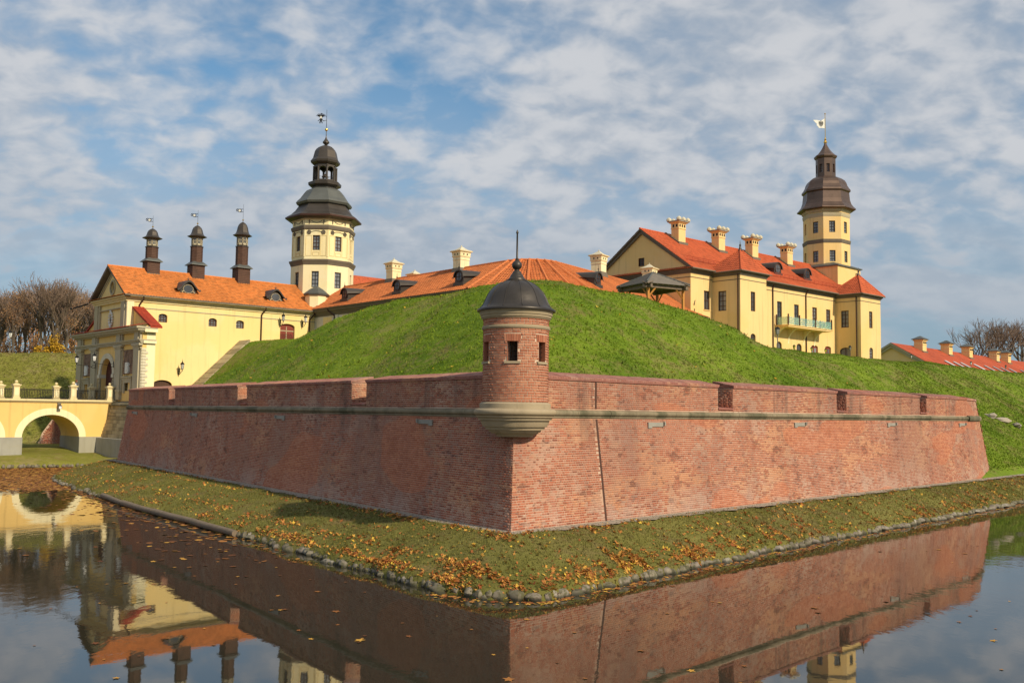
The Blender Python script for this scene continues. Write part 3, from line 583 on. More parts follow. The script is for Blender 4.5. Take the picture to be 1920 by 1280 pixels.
# ------------------------------------------------------------------ bastion wall of real bricks
BAT = .135
K3 = Vector((K[0], K[1], 0)); L3 = Vector((LD[0], LD[1], 0)); R3 = Vector((RD[0], RD[1], 0)); NL3 = Vector((NLi[0], NLi[1], 0)); NR3 = Vector((NRi[0], NRi[1], 0))
Z0, ZC, ZP, ZT = 1.12, 4.88, 5.14, 6.16
COTH = 1./math.tan(math.acos(LD@RD)/2)
def course(s0, s1, z0, z1, j, rs, stype):
    """bricks of one course: list of (s0,s1,z0,z1)"""
    out = []; s = s0-rs.uniform(0, .2) if stype != 'turret' else s0; k = j % 2; g = .0125
    while s < s1:
        if stype == 'mixed': L_ = (.255 if k % 2 else .122)
        else: L_ = .255 if j % 2 else .125
        L_ *= rs.uniform(.93, 1.05); a_, b_ = max(s, s0), min(s+L_, s1)
        if b_-a_ > .03: out.append((a_+g/2, b_-g/2, z0+g/2, z1-g/2))
        s += L_; k += 1
    return out
class BrickSet:
    """collects bricks as (centre, x axis, y axis, normal, half sizes, proud)"""
    def __init__(s): s.it = []
    def add(s, c, xd, yd, nn, hw, hh, pr): s.it.append((c, xd, yd, nn, hw, hh, pr))
    def build(s, parent, base, eye, mat, count=300, name='brick'):
        it = s.it; C = np.array([i[0] for i in it]); ang = np.array([i[4]*i[5]*max(.02, -Vector(i[3]).dot((Vector(i[0])-eye).normalized()))/((Vector(i[0])-eye).length_squared) for i in it])
        order = np.argsort(-ang); single = set(order[:count].tolist()); tone = RNG.random(len(it))
        cache = {}
        def unit(pr):
            if pr not in cache:
                m = MB(); b_ = .05
                m.add([(-1, -1, -.03), (1, -1, -.03), (1, 1, -.03), (-1, 1, -.03), (-1+.03, -1+.09, pr), (1-.03, -1+.09, pr), (1-.03, 1-.09, pr), (-1+.03, 1-.09, pr)], [(4, 5, 6, 7), (0, 1, 5, 4), (1, 2, 6, 5), (2, 3, 7, 6), (3, 0, 4, 7)])
                o = m.obj('tmp', mat); cache[pr] = o.data; bpy.data.objects.remove(o)
            return cache[pr]
        V, F, Rn = [], [], []
        for q, (c, xd, yd, nn, hw, hh, pr) in enumerate(it):
            if q in single:
                o = bpy.data.objects.new(name, unit(pr)); COL.objects.link(o); o.parent = parent
                M = Matrix.Identity(4)
                for r_ in range(3): M[r_][0] = xd[r_]*hw; M[r_][1] = yd[r_]*hh; M[r_][2] = nn[r_]; M[r_][3] = c[r_]-base[r_]
                o.matrix_local = M
            else:
                b0 = len(V)
                for sx, sy in ((-1, -1), (1, -1), (1, 1), (-1, 1)): V.append(tuple(c+xd*(hw*sx)+yd*(hh*sy)-nn*.03-base))
                for sx, sy in ((-1, -1), (1, -1), (1, 1), (-1, 1)): V.append(tuple(c+xd*(hw*.975*sx)+yd*(hh*.91*sy)+nn*pr-base))
                F += [(b0+4, b0+5, b0+6, b0+7), (b0, b0+1, b0+5, b0+4), (b0+1, b0+2, b0+6, b0+5), (b0+2, b0+3, b0+7, b0+6), (b0+3, b0, b0+4, b0+7)]; Rn += [tone[q]]*5
        o = npmesh('bricks', np.array(V), np.array(F), mat, parent, np.array(Rn)); tag(o, None, None, None, 'stuff')
EYE = Vector((0, 0, 5))
bw = empty('bastion_wall', (K[0], K[1], 0), 0, 'long sloping red brick bastion wall meeting in a sharp corner above the moat', 'wall')
BS = BrickSet(); rs = random.Random(11); BASE = Vector((K[0], K[1], 0))
CREN = {'L': [(10.85, 12.15), (24.1, 25.4), (36.2, 37.4)], 'R': [(12.65, 13.8), (23.3, 24.4), (33.55, 34.55)]}
CRS = .0765; mort = MB(); capm = MB(); capb = MB(); jnt = MB(); cord = MB()
def P_face(D3, Nn, s, z, off=0.): return K3+D3*s+Nn*(BAT*(z-1.23)+off)+Vector((0, 0, z))
for side, D3, Nn, LEN in (('L', L3, NL3, LEN_L), ('R', R3, NR3, LEN_R)):
    out = -Nn; sl = (Nn*BAT+Vector((0, 0, 1))); slh = sl.length; yd = sl/slh; nn = (out-yd*out.dot(yd)).normalized()
    xd = D3 if side == 'R' else -D3
    s0f = lambda z: BAT*(z-1.23)*COTH; s1f = lambda z: LEN-.11*(z-1.23)
    # lower battered face
    nrow = int((ZC-Z0)/CRS)
    for j in range(nrow+1):
        za = Z0+j*CRS; zb = min(za+CRS, ZC+.02)
        for (a_, b_, c_, d_) in course(s0f(za), s1f(za), za, zb, j, rs, 'mixed'):
            if side == 'R' and a_ < 4.73 < b_+.05: 
                if b_ > 4.77: a_ = 4.77
                else: b_ = min(b_, 4.70)
                if b_-a_ < .03: continue
            sc_ = (a_+b_)/2; zc = (c_+d_)/2; BS.add(P_face(D3, Nn, sc_, zc), xd, yd, nn, (b_-a_)/2, (d_-c_)/2*slh, round(rs.choice([.003, .004, .005, .006]), 4) if rs.random() > .03 else .0015)
    q = [P_face(D3, Nn, s0f(Z0-.6), Z0-.6, .0), P_face(D3, Nn, s1f(Z0-.6), Z0-.6), P_face(D3, Nn, s1f(ZC+.1), ZC+.1), P_face(D3, Nn, s0f(ZC+.1), ZC+.1)]
    if side == 'L': q = q[::-1]
    mort.poly([p-BASE for p in q])
    # parapet: vertical face above the cordon, merlons and crenels
    offp = BAT*(ZC-1.23)+.02; sc0 = offp*COTH; thick = .95
    def PP(s, z, d=0.): return K3+D3*s+Nn*(offp+d)+Vector((0, 0, z))
    ends = [1.0]+[e for c in CREN[side] for e in c]+[LEN-.45]; mer = [(ends[i], ends[i+1]) for i in range(0, len(ends), 2)]
    sill = ZP+.12
    for j in range(int((ZT-ZP)/CRS)+1):
        za = ZP+j*CRS; zb = min(za+CRS, ZT)
        if zb-za < .03: continue
        for (m0, m1) in ([(1.0, LEN-.45)] if zb <= sill+.01 else mer):
            for (a_, b_, c_, d_) in course(m0, m1, za, zb, j, rs, 'mixed'):
                if side == 'R' and a_ < 4.73 < b_+.05:
                    if b_ > 4.77: a_ = 4.77
                    else: b_ = min(b_, 4.70)
                    if b_-a_ < .03: continue
                BS.add(PP((a_+b_)/2, (c_+d_)/2), xd, Vector((0, 0, 1)), out, (b_-a_)/2, (d_-c_)/2, round(rs.choice([.003, .004, .006]), 4) if rs.random() > .03 else .0015)
    for (m0, m1) in mer:
        c = [PP(s, z, d)-BASE for z in (ZP-.2, ZT) for s, d in ((m0, 0), (m1, 0), (m1, thick), (m0, thick))]; mort.add(c, [(4, 5, 6, 7), (0, 1, 5, 4), (1, 2, 6, 5), (2, 3, 7, 6), (3, 0, 4, 7)])
        # crenel jamb bricks
        for s_, dirn in ((m0, -1), (m1, 1)):
            if s_ in (1.0, LEN-.45) and not (s_ > 2): continue
            for j in range(int((ZT-sill)/CRS)):
                za = sill+j*CRS
                for (a_, b_, c_, d_) in course(0, thick, za, za+CRS, j, rs, 'x'):
                    BS.add(PP(s_, (c_+d_)/2, (a_+b_)/2), Nn*dirn*(1 if side == 'R' else -1), Vector((0, 0, 1)), D3*dirn, (b_-a_)/2, (d_-c_)/2, .005)
        # coping: sloped brick course with a front nosing
        n = max(1, int((m1-m0)/.128)); 
        for k in range(n):
            sa_, sb_ = m0+(m1-m0)*k/n+.004-(.03 if k == 0 else 0), m0+(m1-m0)*(k+1)/n-.004+(.03 if k == n-1 else 0); jz = rs.uniform(-.004, .004)
            for (d0, d1) in ((-.06, .22), (.228, .48), (.488, .74), (.748, 1.0)):
                zz0 = ZT+.02+.20*(d0+.06)/1.06+jz; zz1 = ZT+.02+.20*(d1+.06)/1.06+jz
                c = [PP(s, z+h_, d)-BASE for h_ in (-.02, .05) for s, d, z in ((sa_, d0, zz0), (sb_, d0, zz0), (sb_, d1, zz1), (sa_, d1, zz1))]
                capm.add(c, [(4, 5, 6, 7), (0, 1, 5, 4), (1, 2, 6, 5), (3, 0, 4, 7), (2, 3, 7, 6)], rs.random())
        c = [PP(s, z, d)-BASE for s in (m0, m1) for d, z in ((-.045, ZT-.045), (-.045, ZT+.005), (1.0, ZT+.2), (1.0, ZT-.045))]; capb.add(c, [(0, 1, 2, 3), (7, 6, 5, 4), (0, 4, 5, 1), (1, 5, 6, 2), (2, 6, 7, 3), (3, 7, 4, 0)])
    for (c0, c1) in CREN[side]:
        c = [PP(s, z, d)-BASE for s in (c0, c1) for d, z in ((-.05, sill-.05), (-.05, sill+.01), (1.0, sill+.10), (1.0, sill-.05))]; capm.add(c, [(0, 1, 2, 3), (7, 6, 5, 4), (0, 4, 5, 1), (1, 5, 6, 2), (2, 6, 7, 3), (3, 7, 4, 0)], .3)
    c = [PP(s, z, d)-BASE for z in (ZP-.2, sill) for s, d in ((1., .004), (LEN-.45, .004), (LEN-.45, thick-.01), (1., thick-.01))]; mort.add(c, [(4, 5, 6, 7), (0, 1, 5, 4), (1, 2, 6, 5), (2, 3, 7, 6), (3, 0, 4, 7)])
    # cordon: stone roll and fillet, in lengths
    prof = [(-.0, ZC-.07), (-.05, ZC-.07), (-.075, ZC-.04), (-.06, ZC-.01), (-.09, ZC+.01)]+[(-.04-.085*math.sin(t), ZC+.105-.095*math.cos(t)) for t in np.linspace(.25, math.pi, 9)]+[(.12, ZC+.27)]
    s = sc0-.16; kk = 0
    while s < LEN-.4:
        e = min(s+rs.uniform(1.1, 1.9), LEN-.30); ro = rs.uniform(-.006, .006); n = len(prof); vs = [K3+D3*(ss_)+Nn*(offp+d+ro)+Vector((0, 0, z))-BASE for ss_ in (s+.004, e-.004) for d, z in prof]
        m_ = MB().add(vs, [(i, i+1, n+i+1, n+i) for i in range(n-1)]+[tuple(range(n)), tuple(range(n, 2*n))[::-1]]); m_.obj('cordon_stone', 'cordon_stone', bw, 40); s = e
    # drain spout stones
    for sp in ({'L': (6.0, 19.4, 32.1, 44.6), 'R': (8.2, 19.4, 29.5, 39.8)}[side]):
        c0 = PP(sp, 0); sg = 1 if side == 'R' else -1; m_ = MB()
        for (w0, w1, z0, z1, d0, d1) in ((-.50, .50, 4.52, 4.68, -.12, .1), (-.5, -.26, 4.46, 4.52, -.12, .1), (.44, .5, 4.55, 4.70, -.20, -.1)):
            cc = [PP(sp+w_, z, d)-BASE for z in (z0, z1) for w_, d in ((w0, d0), (w1, d0), (w1, d1), (w0, d1))]; m_.add(cc, [(0, 3, 2, 1), (4, 5, 6, 7), (0, 1, 5, 4), (1, 2, 6, 5), (2, 3, 7, 6), (3, 0, 4, 7)])
        m_.obj('drain_spout', 'bracket_stone', bw)
BS.build(bw, BASE, EYE, 'brick_old')
mort.obj('mortar_core', 'mortar', bw); capb.obj('coping_bed', 'brick_cap', bw); tag(capm.obj('coping', 'brick_cap', bw, rnd=True), None, None, None, 'stuff')
# movement joint on the right face
m_ = MB()
for (za, zb, f) in ((1.15, ZC-.1, 0), (ZP, ZT, 1)):
    c = []
    for z in (za, zb):
        p = P_face(R3, NR3, 4.735, z) if not f else K3+R3*4.735+NR3*(BAT*(ZC-1.23)+.02)+Vector((0, 0, z))
        c += [p-R3*.058-NR3*.0075-BASE, p+R3*.045-NR3*.0075-BASE]
    m_.add(c, [(0, 1, 3, 2)])
m_.obj('movement_joint', 'frame_brown', bw)
# right flank: rounded shoulder returning behind the wall end
fl = MB(); fb = BrickSet(); E0 = K3+R3*LEN_R
def flank(t, z): # t metres back from the wall end
    bul = .55*math.sin(min(1, t/5.)*math.pi*.55); p = E0+Vector((.575, .82, 0))*min(t, 4.2)+NR3*max(0, t-4.2)-R3*.11*(z-1.23)+NR3*BAT*(z-1.23); return Vector((p.x, p.y, z))
tz = [1.0, 4.9]; 
for i in range(12):
    t0, t1 = i*.6, (i+1)*.6
    fl.quad(flank(t0, .9)-BASE, flank(t1, .9)-BASE, flank(t1, 4.95)-BASE, flank(t0, 4.95)-BASE); fl.quad(flank(t0, 4.95)-BASE, flank(t1, 4.95)-BASE, flank(t1, 6.12)+Vector((0, 0, 0))-BASE, flank(t0, 6.12)-BASE)
    fl.quad(flank(t0, 6.12)-BASE, flank(t1, 6.12)-BASE, flank(t1, 6.12)-R3*.9-BASE, flank(t0, 6.12)-R3*.9-BASE)
fl.obj('flank_core', 'mortar', bw)
for j in range(int((6.12-1.05)/CRS)):
    za = 1.05+j*CRS
    for (a_, b_, c_, d_) in course(0.02, 6.8, za, za+CRS, j, rs, 'mixed'):
        t = (a_+b_)/2; zc = (c_+d_)/2; p = flank(t, zc); tx = (flank(t+.05, zc)-flank(t-.05, zc)).normalized(); ty = (flank(t, zc+.05)-flank(t, zc-.05)).normalized(); fb.add(p, tx, ty, tx.cross(ty).normalized(), (b_-a_)/2, (d_-c_)/2, .005)
fb.build(bw, BASE, EYE, 'brick_old', 0, 'flank_brick')
m_ = MB(); prof = [(0, 4.80), (.10, 4.82), (.16, 4.9), (.19, 5.0), (.15, 5.1), (.02, 5.15)]
for i in range(12):
    t0, t1 = i*.6, (i+1)*.6; vs = []
    for t in (t0, t1):
        tx = (flank(t+.05, 4.95)-flank(t-.05, 4.95)).normalized(); nq = tx.cross(Vector((0, 0, 1))); vs += [flank(t, z)+nq*d-BASE for d, z in prof]
    m_.add(vs, [(k, k+6, k+7, k+1) for k in range(5)])
m_.obj('cordon_stone', 'cordon_stone', bw, 40)
fc = MB()
for i in range(12):
    t0, t1 = i*.6, (i+1)*.6; q = []
    for z in (6.12, 6.22):
        for t in (t0, t1):
            tx = (flank(t+.05, 6)-flank(t-.05, 6)).normalized(); nq = tx.cross(Vector((0, 0, 1))); q += [flank(t, z)+nq*.07-BASE, flank(t, z)-nq*.9+Vector((0, 0, .18))*(z > 6.2)-BASE]
    fc.add(q, [(0, 2, 6, 4), (4, 6, 7, 5), (0, 1, 3, 2)])
fc.obj('coping_flank', 'brick_cap', bw)
# ------------------------------------------------------------------ corner watch turret
TC = Vector((.13, 31.42, 0)); RTU = 1.075
tu = empty('watch_turret', (TC.x, TC.y, 0), 0, 'round red brick watch turret with dark metal dome on the bastion corner', 'turret')
n64 = 64
MB().lathe([(4.20, .05), (4.21, .60), (4.30, .64), (4.305, .76), (4.34, .78), (4.345, .83), (4.42, .87), (4.425, .95), (4.52, .985), (4.525, 1.04), (4.63, 1.10), (4.73, 1.13), (4.735, 1.19), (4.80, 1.21), (4.81, 1.24)], n64).obj('corbel', 'turret_stone', tu, 35)
MB().lathe([(4.80, 1.22), (4.84, 1.27), (4.87, 1.27), (4.89, 1.30)]+[(4.995+.105*math.sin(t), 1.245+.105*math.cos(t)) for t in np.linspace(-1.4, 1.5, 9)]+[(5.105, 1.17), (5.11, 1.165), (5.26, 1.165), (5.31, 1.10), (5.31, .9)], n64).obj('base_ring', 'turret_stone', tu, 35)
wins = [(-96, .335), (-38, .335), (-154, .335)]; WZ0, WZ1 = 6.62, 7.24
tb = BrickSet(); rs = random.Random(5); CR2 = .0845
def ring_frame(a_): return Vector((math.cos(a_), math.sin(a_), 0)), Vector((-math.sin(a_), math.cos(a_), 0))
def inwin(a_, z):
    for d, w_ in wins:
        da = (a_-R(d)+math.pi) % (2*math.pi)-math.pi
        if abs(da)*RTU < w_/2+.01 and WZ0-.06 < z < WZ1: return True
        if abs(da)*RTU < w_/2+.10 and (WZ0-.07 < z < WZ0+.0): return True
        if abs(da)*RTU < w_/2+.10 and WZ1 < z < WZ1+.24: return True
    return False
for j in range(int((8.0-5.31)/CR2)+1):
    za = 5.31+j*CR2; zb = min(za+CR2, 8.02)
    if 7.66 < (za+zb)/2 < 7.80: continue
    n = 26 if j % 2 else 52
    for k in range(n):
        a0 = 2*math.pi*(k+.5*(j % 4 > 1))/n; w_ = 2*math.pi*RTU/n; 
        lo, hi = a0-math.pi/n, a0+math.pi/n
        # split against windows by sampling
        smp = np.linspace(lo+.004, hi-.004, 9); good = [not inwin(x, (za+zb)/2) for x in smp]
        if not any(good): continue
        idx = [i for i, g_ in enumerate(good) if g_]; lo2, hi2 = smp[idx[0]]-.003*(idx[0] == 0), smp[idx[-1]]+.003*(idx[-1] == 8); am = (lo2+hi2)/2; rd, tg = ring_frame(am); hw = (hi2-lo2)/2*RTU-.008
        if hw < .012: continue
        tb.add(TC+rd*(RTU-.006)+Vector((0, 0, (za+zb)/2)), tg, Vector((0, 0, 1)), rd, hw, (zb-za)/2-.0085, round(rs.choice([.009, .010, .011]), 4))
# flat arches over the windows
for d, w_ in wins:
    for k in range(7):
        am = R(d)+((k-3)*.078)/RTU; rd, tg = ring_frame(am); tb.add(TC+rd*(RTU-.006)+Vector((0, 0, WZ1+.12)), tg+Vector((0, 0, 0)), (Vector((0, 0, 1))+tg*(k-3)*.06).normalized(), rd, .035, .125, .017)
tb.build(tu, TC, EYE, 'brick_new', 300)
# mortar drum with window openings
m_ = MB(); NA = 240; zs = [5.25, WZ0-.02, WZ1, 8.1]
for i in range(NA):
    a0, a1 = 2*math.pi*i/NA, 2*math.pi*(i+1)/NA; am = (a0+a1)/2; isw = any(abs((am-R(d)+math.pi) % (2*math.pi)-math.pi)*RTU < w_/2 for d, w_ in wins)
    for j in range(3):
        if j == 1 and isw: continue
        m_.quad(*[(rr*math.cos(t), rr*math.sin(t), z) for rr, t, z in ((RTU-.012, a0, zs[j]), (RTU-.012, a1, zs[j]), (RTU-.012, a1, zs[j+1]), (RTU-.012, a0, zs[j+1]))])
        m_.quad(*[(rr*math.cos(t), rr*math.sin(t), z) for rr, t, z in ((RTU-.26, a1, zs[j]), (RTU-.26, a0, zs[j]), (RTU-.26, a0, zs[j+1]), (RTU-.26, a1, zs[j+1]))])
m_.obj('mortar_drum', 'mortar_pale', tu)
for d, w_ in wins:
    rd, tg = ring_frame(R(d)); rv = MB(); hw = w_/2
    for s_ in (-1, 1):
        p0 = rd*(RTU-.005)+tg*(s_*hw); p1 = rd*(RTU-.27)+tg*(s_*hw); q = [p0+V3(0, 0, WZ0-.02), p1+V3(0, 0, WZ0-.02), p1+V3(0, 0, WZ1), p0+V3(0, 0, WZ1)]; rv.poly(q if s_ < 0 else q[::-1])
    for z, fl_ in ((WZ0-.02, 0), (WZ1, 1)):
        q = [rd*(RTU-.01)-tg*hw+V3(0, 0, z), rd*(RTU-.01)+tg*hw+V3(0, 0, z), rd*(RTU-.27)+tg*hw+V3(0, 0, z), rd*(RTU-.27)-tg*hw+V3(0, 0, z)]; rv.poly(q if not fl_ else q[::-1])
    wo_ = rv.obj('window', 'brick_new', tu); gr = MB(); o_ = rd*(RTU-.13)
    for k in range(3): x = -hw+w_*(k+1)/4; gr.tube(o_+tg*x+V3(0, 0, WZ0-.02), o_+tg*x+V3(0, 0, WZ1), .010, None, 6)
    for k in range(3): z = WZ0+(WZ1-WZ0)*(k+1)/4; gr.tube(o_-tg*hw+V3(0, 0, z), o_+tg*hw+V3(0, 0, z), .010, None, 6)
    gr.obj('grille', 'iron', wo_); sm = MB(); hw2 = hw+.09
    for z0, z1 in ((WZ0-.085, WZ0-.01),):
        c = [rd*(rr)+tg*x+V3(0, 0, z) for z in (z0, z1) for x, rr in ((-hw2, RTU+.035), (hw2, RTU+.035), (hw2, RTU-.2), (-hw2, RTU-.2))]; sm.add(c, [(3, 2, 1, 0), (4, 5, 6, 7), (0, 1, 5, 4), (1, 2, 6, 5), (2, 3, 7, 6), (3, 0, 4, 7)])
    sm.obj('sill', 'turret_stone', wo_)
MB().lathe([(5.3, RTU-.28), (5.32, .02)], n64).obj('floor_slab', 'mortar', tu)
MB().lathe([(7.655, RTU-.02), (7.66, 1.10), (7.69, 1.125), (7.73, 1.13), (7.75, 1.105), (7.78, 1.105), (7.80, RTU-.02)], n64).obj('string_course', 'turret_stone', tu, 40)
MB().lathe([(7.99, RTU-.05), (7.995, 1.11), (8.04, 1.13), (8.05, 1.15), (8.12, 1.16), (8.13, 1.185), (8.22, 1.20), (8.27, 1.22), (8.30, 1.0)], n64).obj('cornice', 'turret_stone', tu, 40)
k_ = .01748
dome = [(8.26, 1.24), (8.265, 1.29), (8.30, 1.30), (8.335, 1.285)]+[(5+(772-y)*k_, hw*k_) for y, hw in ((579, 68.5), (574, 64), (567, 60.3), (560, 57.5), (553, 54), (546, 49.5), (540, 44), (535, 38), (531, 31.5), (528, 24), (526.5, 20))]
dm = MB().lathe(dome, 72).obj('dome', 'bronze_dome', tu, 40)
MB().lathe([(5+(772-y)*k_, hw*k_) for y, hw in ((528, 19), (527, 20.5), (524.5, 20.5), (524, 17), (522, 16.5), (521, 14.5), (518, 13.2), (514, 11), (511, 8.5), (509, 8.2), (507, 5.5), (505, 4.6), (503.5, 5.2), (502, 7.6), (499, 9.3), (495.5, 9.6), (492, 8.8), (489, 6.4), (487.5, 4.5), (486, 3.0), (484.5, 3.6), (482, 1.9), (460, 1.7), (436, 1.5), (435, 2.4), (433, 2.4), (428, .2))], 24).obj('finial', 'bronze_dome', dm, 45)
sm = MB()
for k in range(12):
    a_ = 2*math.pi*(k+.3)/12; pts = [(r*math.cos(a_)*1.003, r*math.sin(a_)*1.003, z) for z, r in dome[4:]]; sm.path(pts, .015, 5)
sm.obj('seam', 'bronze_dome', dm)
# ------------------------------------------------------------------ gatehouse (local axes: x along the side wall, y into the court)
UX = (1, 0, 0); VX = (0, -1, 0)
gh = empty('gatehouse', G0, TH, 'yellow gatehouse with orange tiled roof, three wooden roof turrets and a stone portal', 'building')
EZ = 14.95; RZ_ = 17.95
# side wall facing the moat
so_ = (0, 0, 1.0); sholes = [(2.9, 11.72, .82, .78, .22), (7.7, 11.68, .82, .78, .22), (10.48, 11.68, .82, .78, .22), (15.2, 10.2, 1.62, 2.3, .3), (2.6, 4.3, 1.8, 2.18, .45)]
m = MB(); wall_panel(m, so_, UX, 19.1, 14.0, sholes, .25)
wall_panel(m, (0.15, 8, 11.4), VX, 8.0, 3.6, [], .2)
m.quad((.15, 8, 1), (22, 8, 1), (22, 8, 15), (.15, 8, 15)); m.quad((22, 0, 1), (22, 8, 1), (22, 8, 15), (22, 0, 15)); m.quad((19.1, 0, 1), (22, 0, 1), (22, 0, 15), (19.1, 0, 15)); m.quad((0, 0, 1), (.15, 0, 1), (.15, 0, 15), (0, 0, 15))
# gable with round opening
oc = (2.9+.9, 16.0); n = 20; tri = [(-.0, 15.0), (8., 15.0), (4.0, 17.75)]
ocv, ocz, ocw, och = 3.95, 15.95, .50, .55
def gable_pt(v, z): return (.15, v, z)
ring = [(ocv+ocw*math.cos(2*math.pi*k/24), ocz+och*math.sin(2*math.pi*k/24)) for k in range(24)]
def hit(v, z):  # ray from the oculus centre to the gable outline
    best = None; dx, dz = v-ocv, z-ocz
    for (x0, y0), (x1, y1) in (((8, 15), (4, 17.75)), ((4, 17.75), (0, 15)), ((0, 15), (8, 15))):
        den = dx*(y1-y0)-dz*(x1-x0)
        if abs(den) < 1e-9: continue
        t = ((x0-ocv)*(y1-y0)-(y0-ocz)*(x1-x0))/den; s = ((x0-ocv)*dz-(y0-ocz)*dx)/den
        if t > 0 and -1e-6 <= s <= 1+1e-6 and (best is None or t < best): best = t
    return (ocv+dx*best, ocz+dz*best)
oring = [hit(*p) for p in ring]
for k in range(24):
    k2 = (k+1) % 24; m.quad(gable_pt(*ring[k]), gable_pt(*oring[k]), gable_pt(*oring[k2]), gable_pt(*ring[k2])); a_, b_ = ring[k], ring[k2]; m.quad((.15, *a_), (.15, *b_), (.4, *b_), (.4, *a_))
m.obj('wall', 'stucco_cream', gh)
ow = MB(); 
for k in range(24):
    t0, t1 = 2*math.pi*k/24, 2*math.pi*(k+1)/24; q = []
    for x in (.06, .2):
        for t, g_ in ((t0, 1.32), (t1, 1.32), (t1, 1.0), (t0, 1.0)): q.append((x, ocv+ocw*g_*math.cos(t), ocz+och*g_*math.sin(t)))
    ow.add(q, [(3, 2, 1, 0), (0, 1, 5, 4), (2, 3, 7, 6)])
owo = ow.obj('round_window', 'trim_grey', gh); MB().poly([(.38, v, z) for v, z in ring]).obj('pane', 'pane_dark', owo)
for h in sholes[:3]: window(gh, so_, UX, h, .2, 2, 2, 'frame_brown', 'pane_light', .05)
# red plank door with lattice
dm = MB(); face_strip(dm, (0, .28, 1), UX, 15.2, 16.82, 10.2, 12.5, .05); dd = dm.obj('door', 'wood_red', gh); lt = MB()
for k in range(-8, 9):
    for sg in (-1, 1):
        xa = 16.01+k*.22; pts = [(xa+sg*t*.9, 11.4+t*1.1) for t in (-1, 1)]
        (x0, z0), (x1, z1) = pts; x0c, x1c = np.clip([x0, x1], 15.28, 16.74)
        if abs(x1c-x0c) < .1: continue
        z0c = z0+(x0c-x0)/(x1-x0)*(z1-z0); z1c = z0+(x1c-x0)/(x1-x0)*(z1-z0); lt.tube((x0c, .215, z0c), (x1c, .215, z1c), .018, None, 4)
lt.obj('lattice', 'frame_brown', dd); tr_ = MB(); face_strip(tr_, (0, .24, 1), UX, 15.2, 16.82, 11.75, 11.84, .03); face_strip(tr_, (0, .24, 1), UX, 15.97, 16.05, 10.2, 12.2, .03); tr_.obj('door_bar', 'trim_grey', dd)
gd = MB(); face_strip(gd, (0, .28, 1), UX, 2.6, 4.4, 4.3, 6.5, .03); gdo = gd.obj('gate', 'wood_dark', gh); bl = MB()
for k in range(12): face_strip(bl, (0, .24, 1), UX, 2.62+k*.15, 2.74+k*.15, 4.3, 6.42-.18*abs(k-5.5)/5.5, .02)
bl.obj('plank', 'wood_dark', gdo)
# cornice and string mouldings
def around(mb, z0, z1, pr, u0=0., u1=19.1, v1=8.0): mb.box(u0-pr, u1, -pr, 0.02, z0, z1); mb.box(u0-pr, u0+.16, 0.02, v1+pr, z0, z1)
m = MB(); around(m, 14.42, 14.60, .10); around(m, 14.60, 14.78, .20); around(m, 14.78, 14.93, .34); m.obj('cornice', 'trim_cream', gh)
m = MB(); m.box(-.03, 19.1, -.05, 0, 13.84, 13.92); m.box(-.06, .15, -.05, 8.03, 13.84, 13.92); m.obj('string_course', 'trim_grey', gh)
for v0, v1 in ((0.0, 1.35), (6.65, 8.0)):
    m = MB(); m.box(-.02, .17, v0-.001, v1, 11.8, 14.42); m.box(-.09, .17, v0+.35, v1-.15, 11.8, 14.42); m.obj('upper_pilaster', 'trim_grey', gh)
MB().box(.02, .62, -.07, 0, 11.8, 14.42).obj('corner_pilaster', 'stucco_pale', gh)
# carved white shield on the upper storey
em = MB(); c_ = (3.95, 13.0)
em.lathe([(-.06, .30), (.03, .26), (.05, .02)], 14); em.v = [(.13-z, c_[0]+x*1.0, c_[1]+y*1.55) for x, y, z in em.v]
for k in range(14):
    a_ = 2*math.pi*k/14; em.ball((.06, c_[0]+.40*math.cos(a_), c_[1]+.60*math.sin(a_)), .12, 8)
for dz, r in ((.74, .15), (.86, .10), (-.70, .14)): em.ball((.06, c_[0], c_[1]+dz), r, 8)
emo = em.obj('shield', 'plaque_white', gh, 50); MB().poly([(.062, c_[0]+.12*math.cos(2*math.pi*k/12), c_[1]-.05+.30*math.sin(2*math.pi*k/12)) for k in range(12)]).obj('crest', 'iron', emo)
# roof
RO = -.42; EV = -.52; ez = EZ+.02; slope = (RZ_-ez)/(4-EV)
m = MB(); tile_sheet(m, (RO, EV, ez), (19.55, EV, ez), (22.6, 4, RZ_), (RO, 4, RZ_), .26, .34, .022, .042); tile_sheet(m, (22.6, 8-EV, ez), (RO, 8-EV, ez), (RO, 4, RZ_), (22.6, 4, RZ_), .24, .6, .014, .022); rf = m.obj('roof', 'tiles_orange', gh, rnd=True)
m = MB(); cap_run(m, (RO, 4, RZ_+.02), (20.4, 4, RZ_+.02), .10); m.obj('ridge_tiles', 'tiles_orange', rf)
m = MB(); m.add([(RO+.02, EV, ez-.03), (RO+.02, 4, RZ_-.03), (RO+.02, 4, RZ_-.20), (RO+.02, EV, ez-.2), (.14, EV, ez-.03), (.14, 4, RZ_-.03), (.14, 4, RZ_-.20), (.14, EV, ez-.2)], [(0, 1, 2, 3), (3, 2, 6, 7), (0, 4, 5, 1)]); m.add([(RO+.02, 8-EV, ez-.03), (RO+.02, 4, RZ_-.03), (RO+.02, 4, RZ_-.20), (RO+.02, 8-EV, ez-.2), (.14, 8-EV, ez-.03), (.14, 4, RZ_-.03), (.14, 4, RZ_-.20), (.14, 8-EV, ez-.2)], [(3, 2, 1, 0), (7, 6, 2, 3), (1, 5, 4, 0)])
m.obj('barge_board', 'trim_dark', rf)
m = MB()
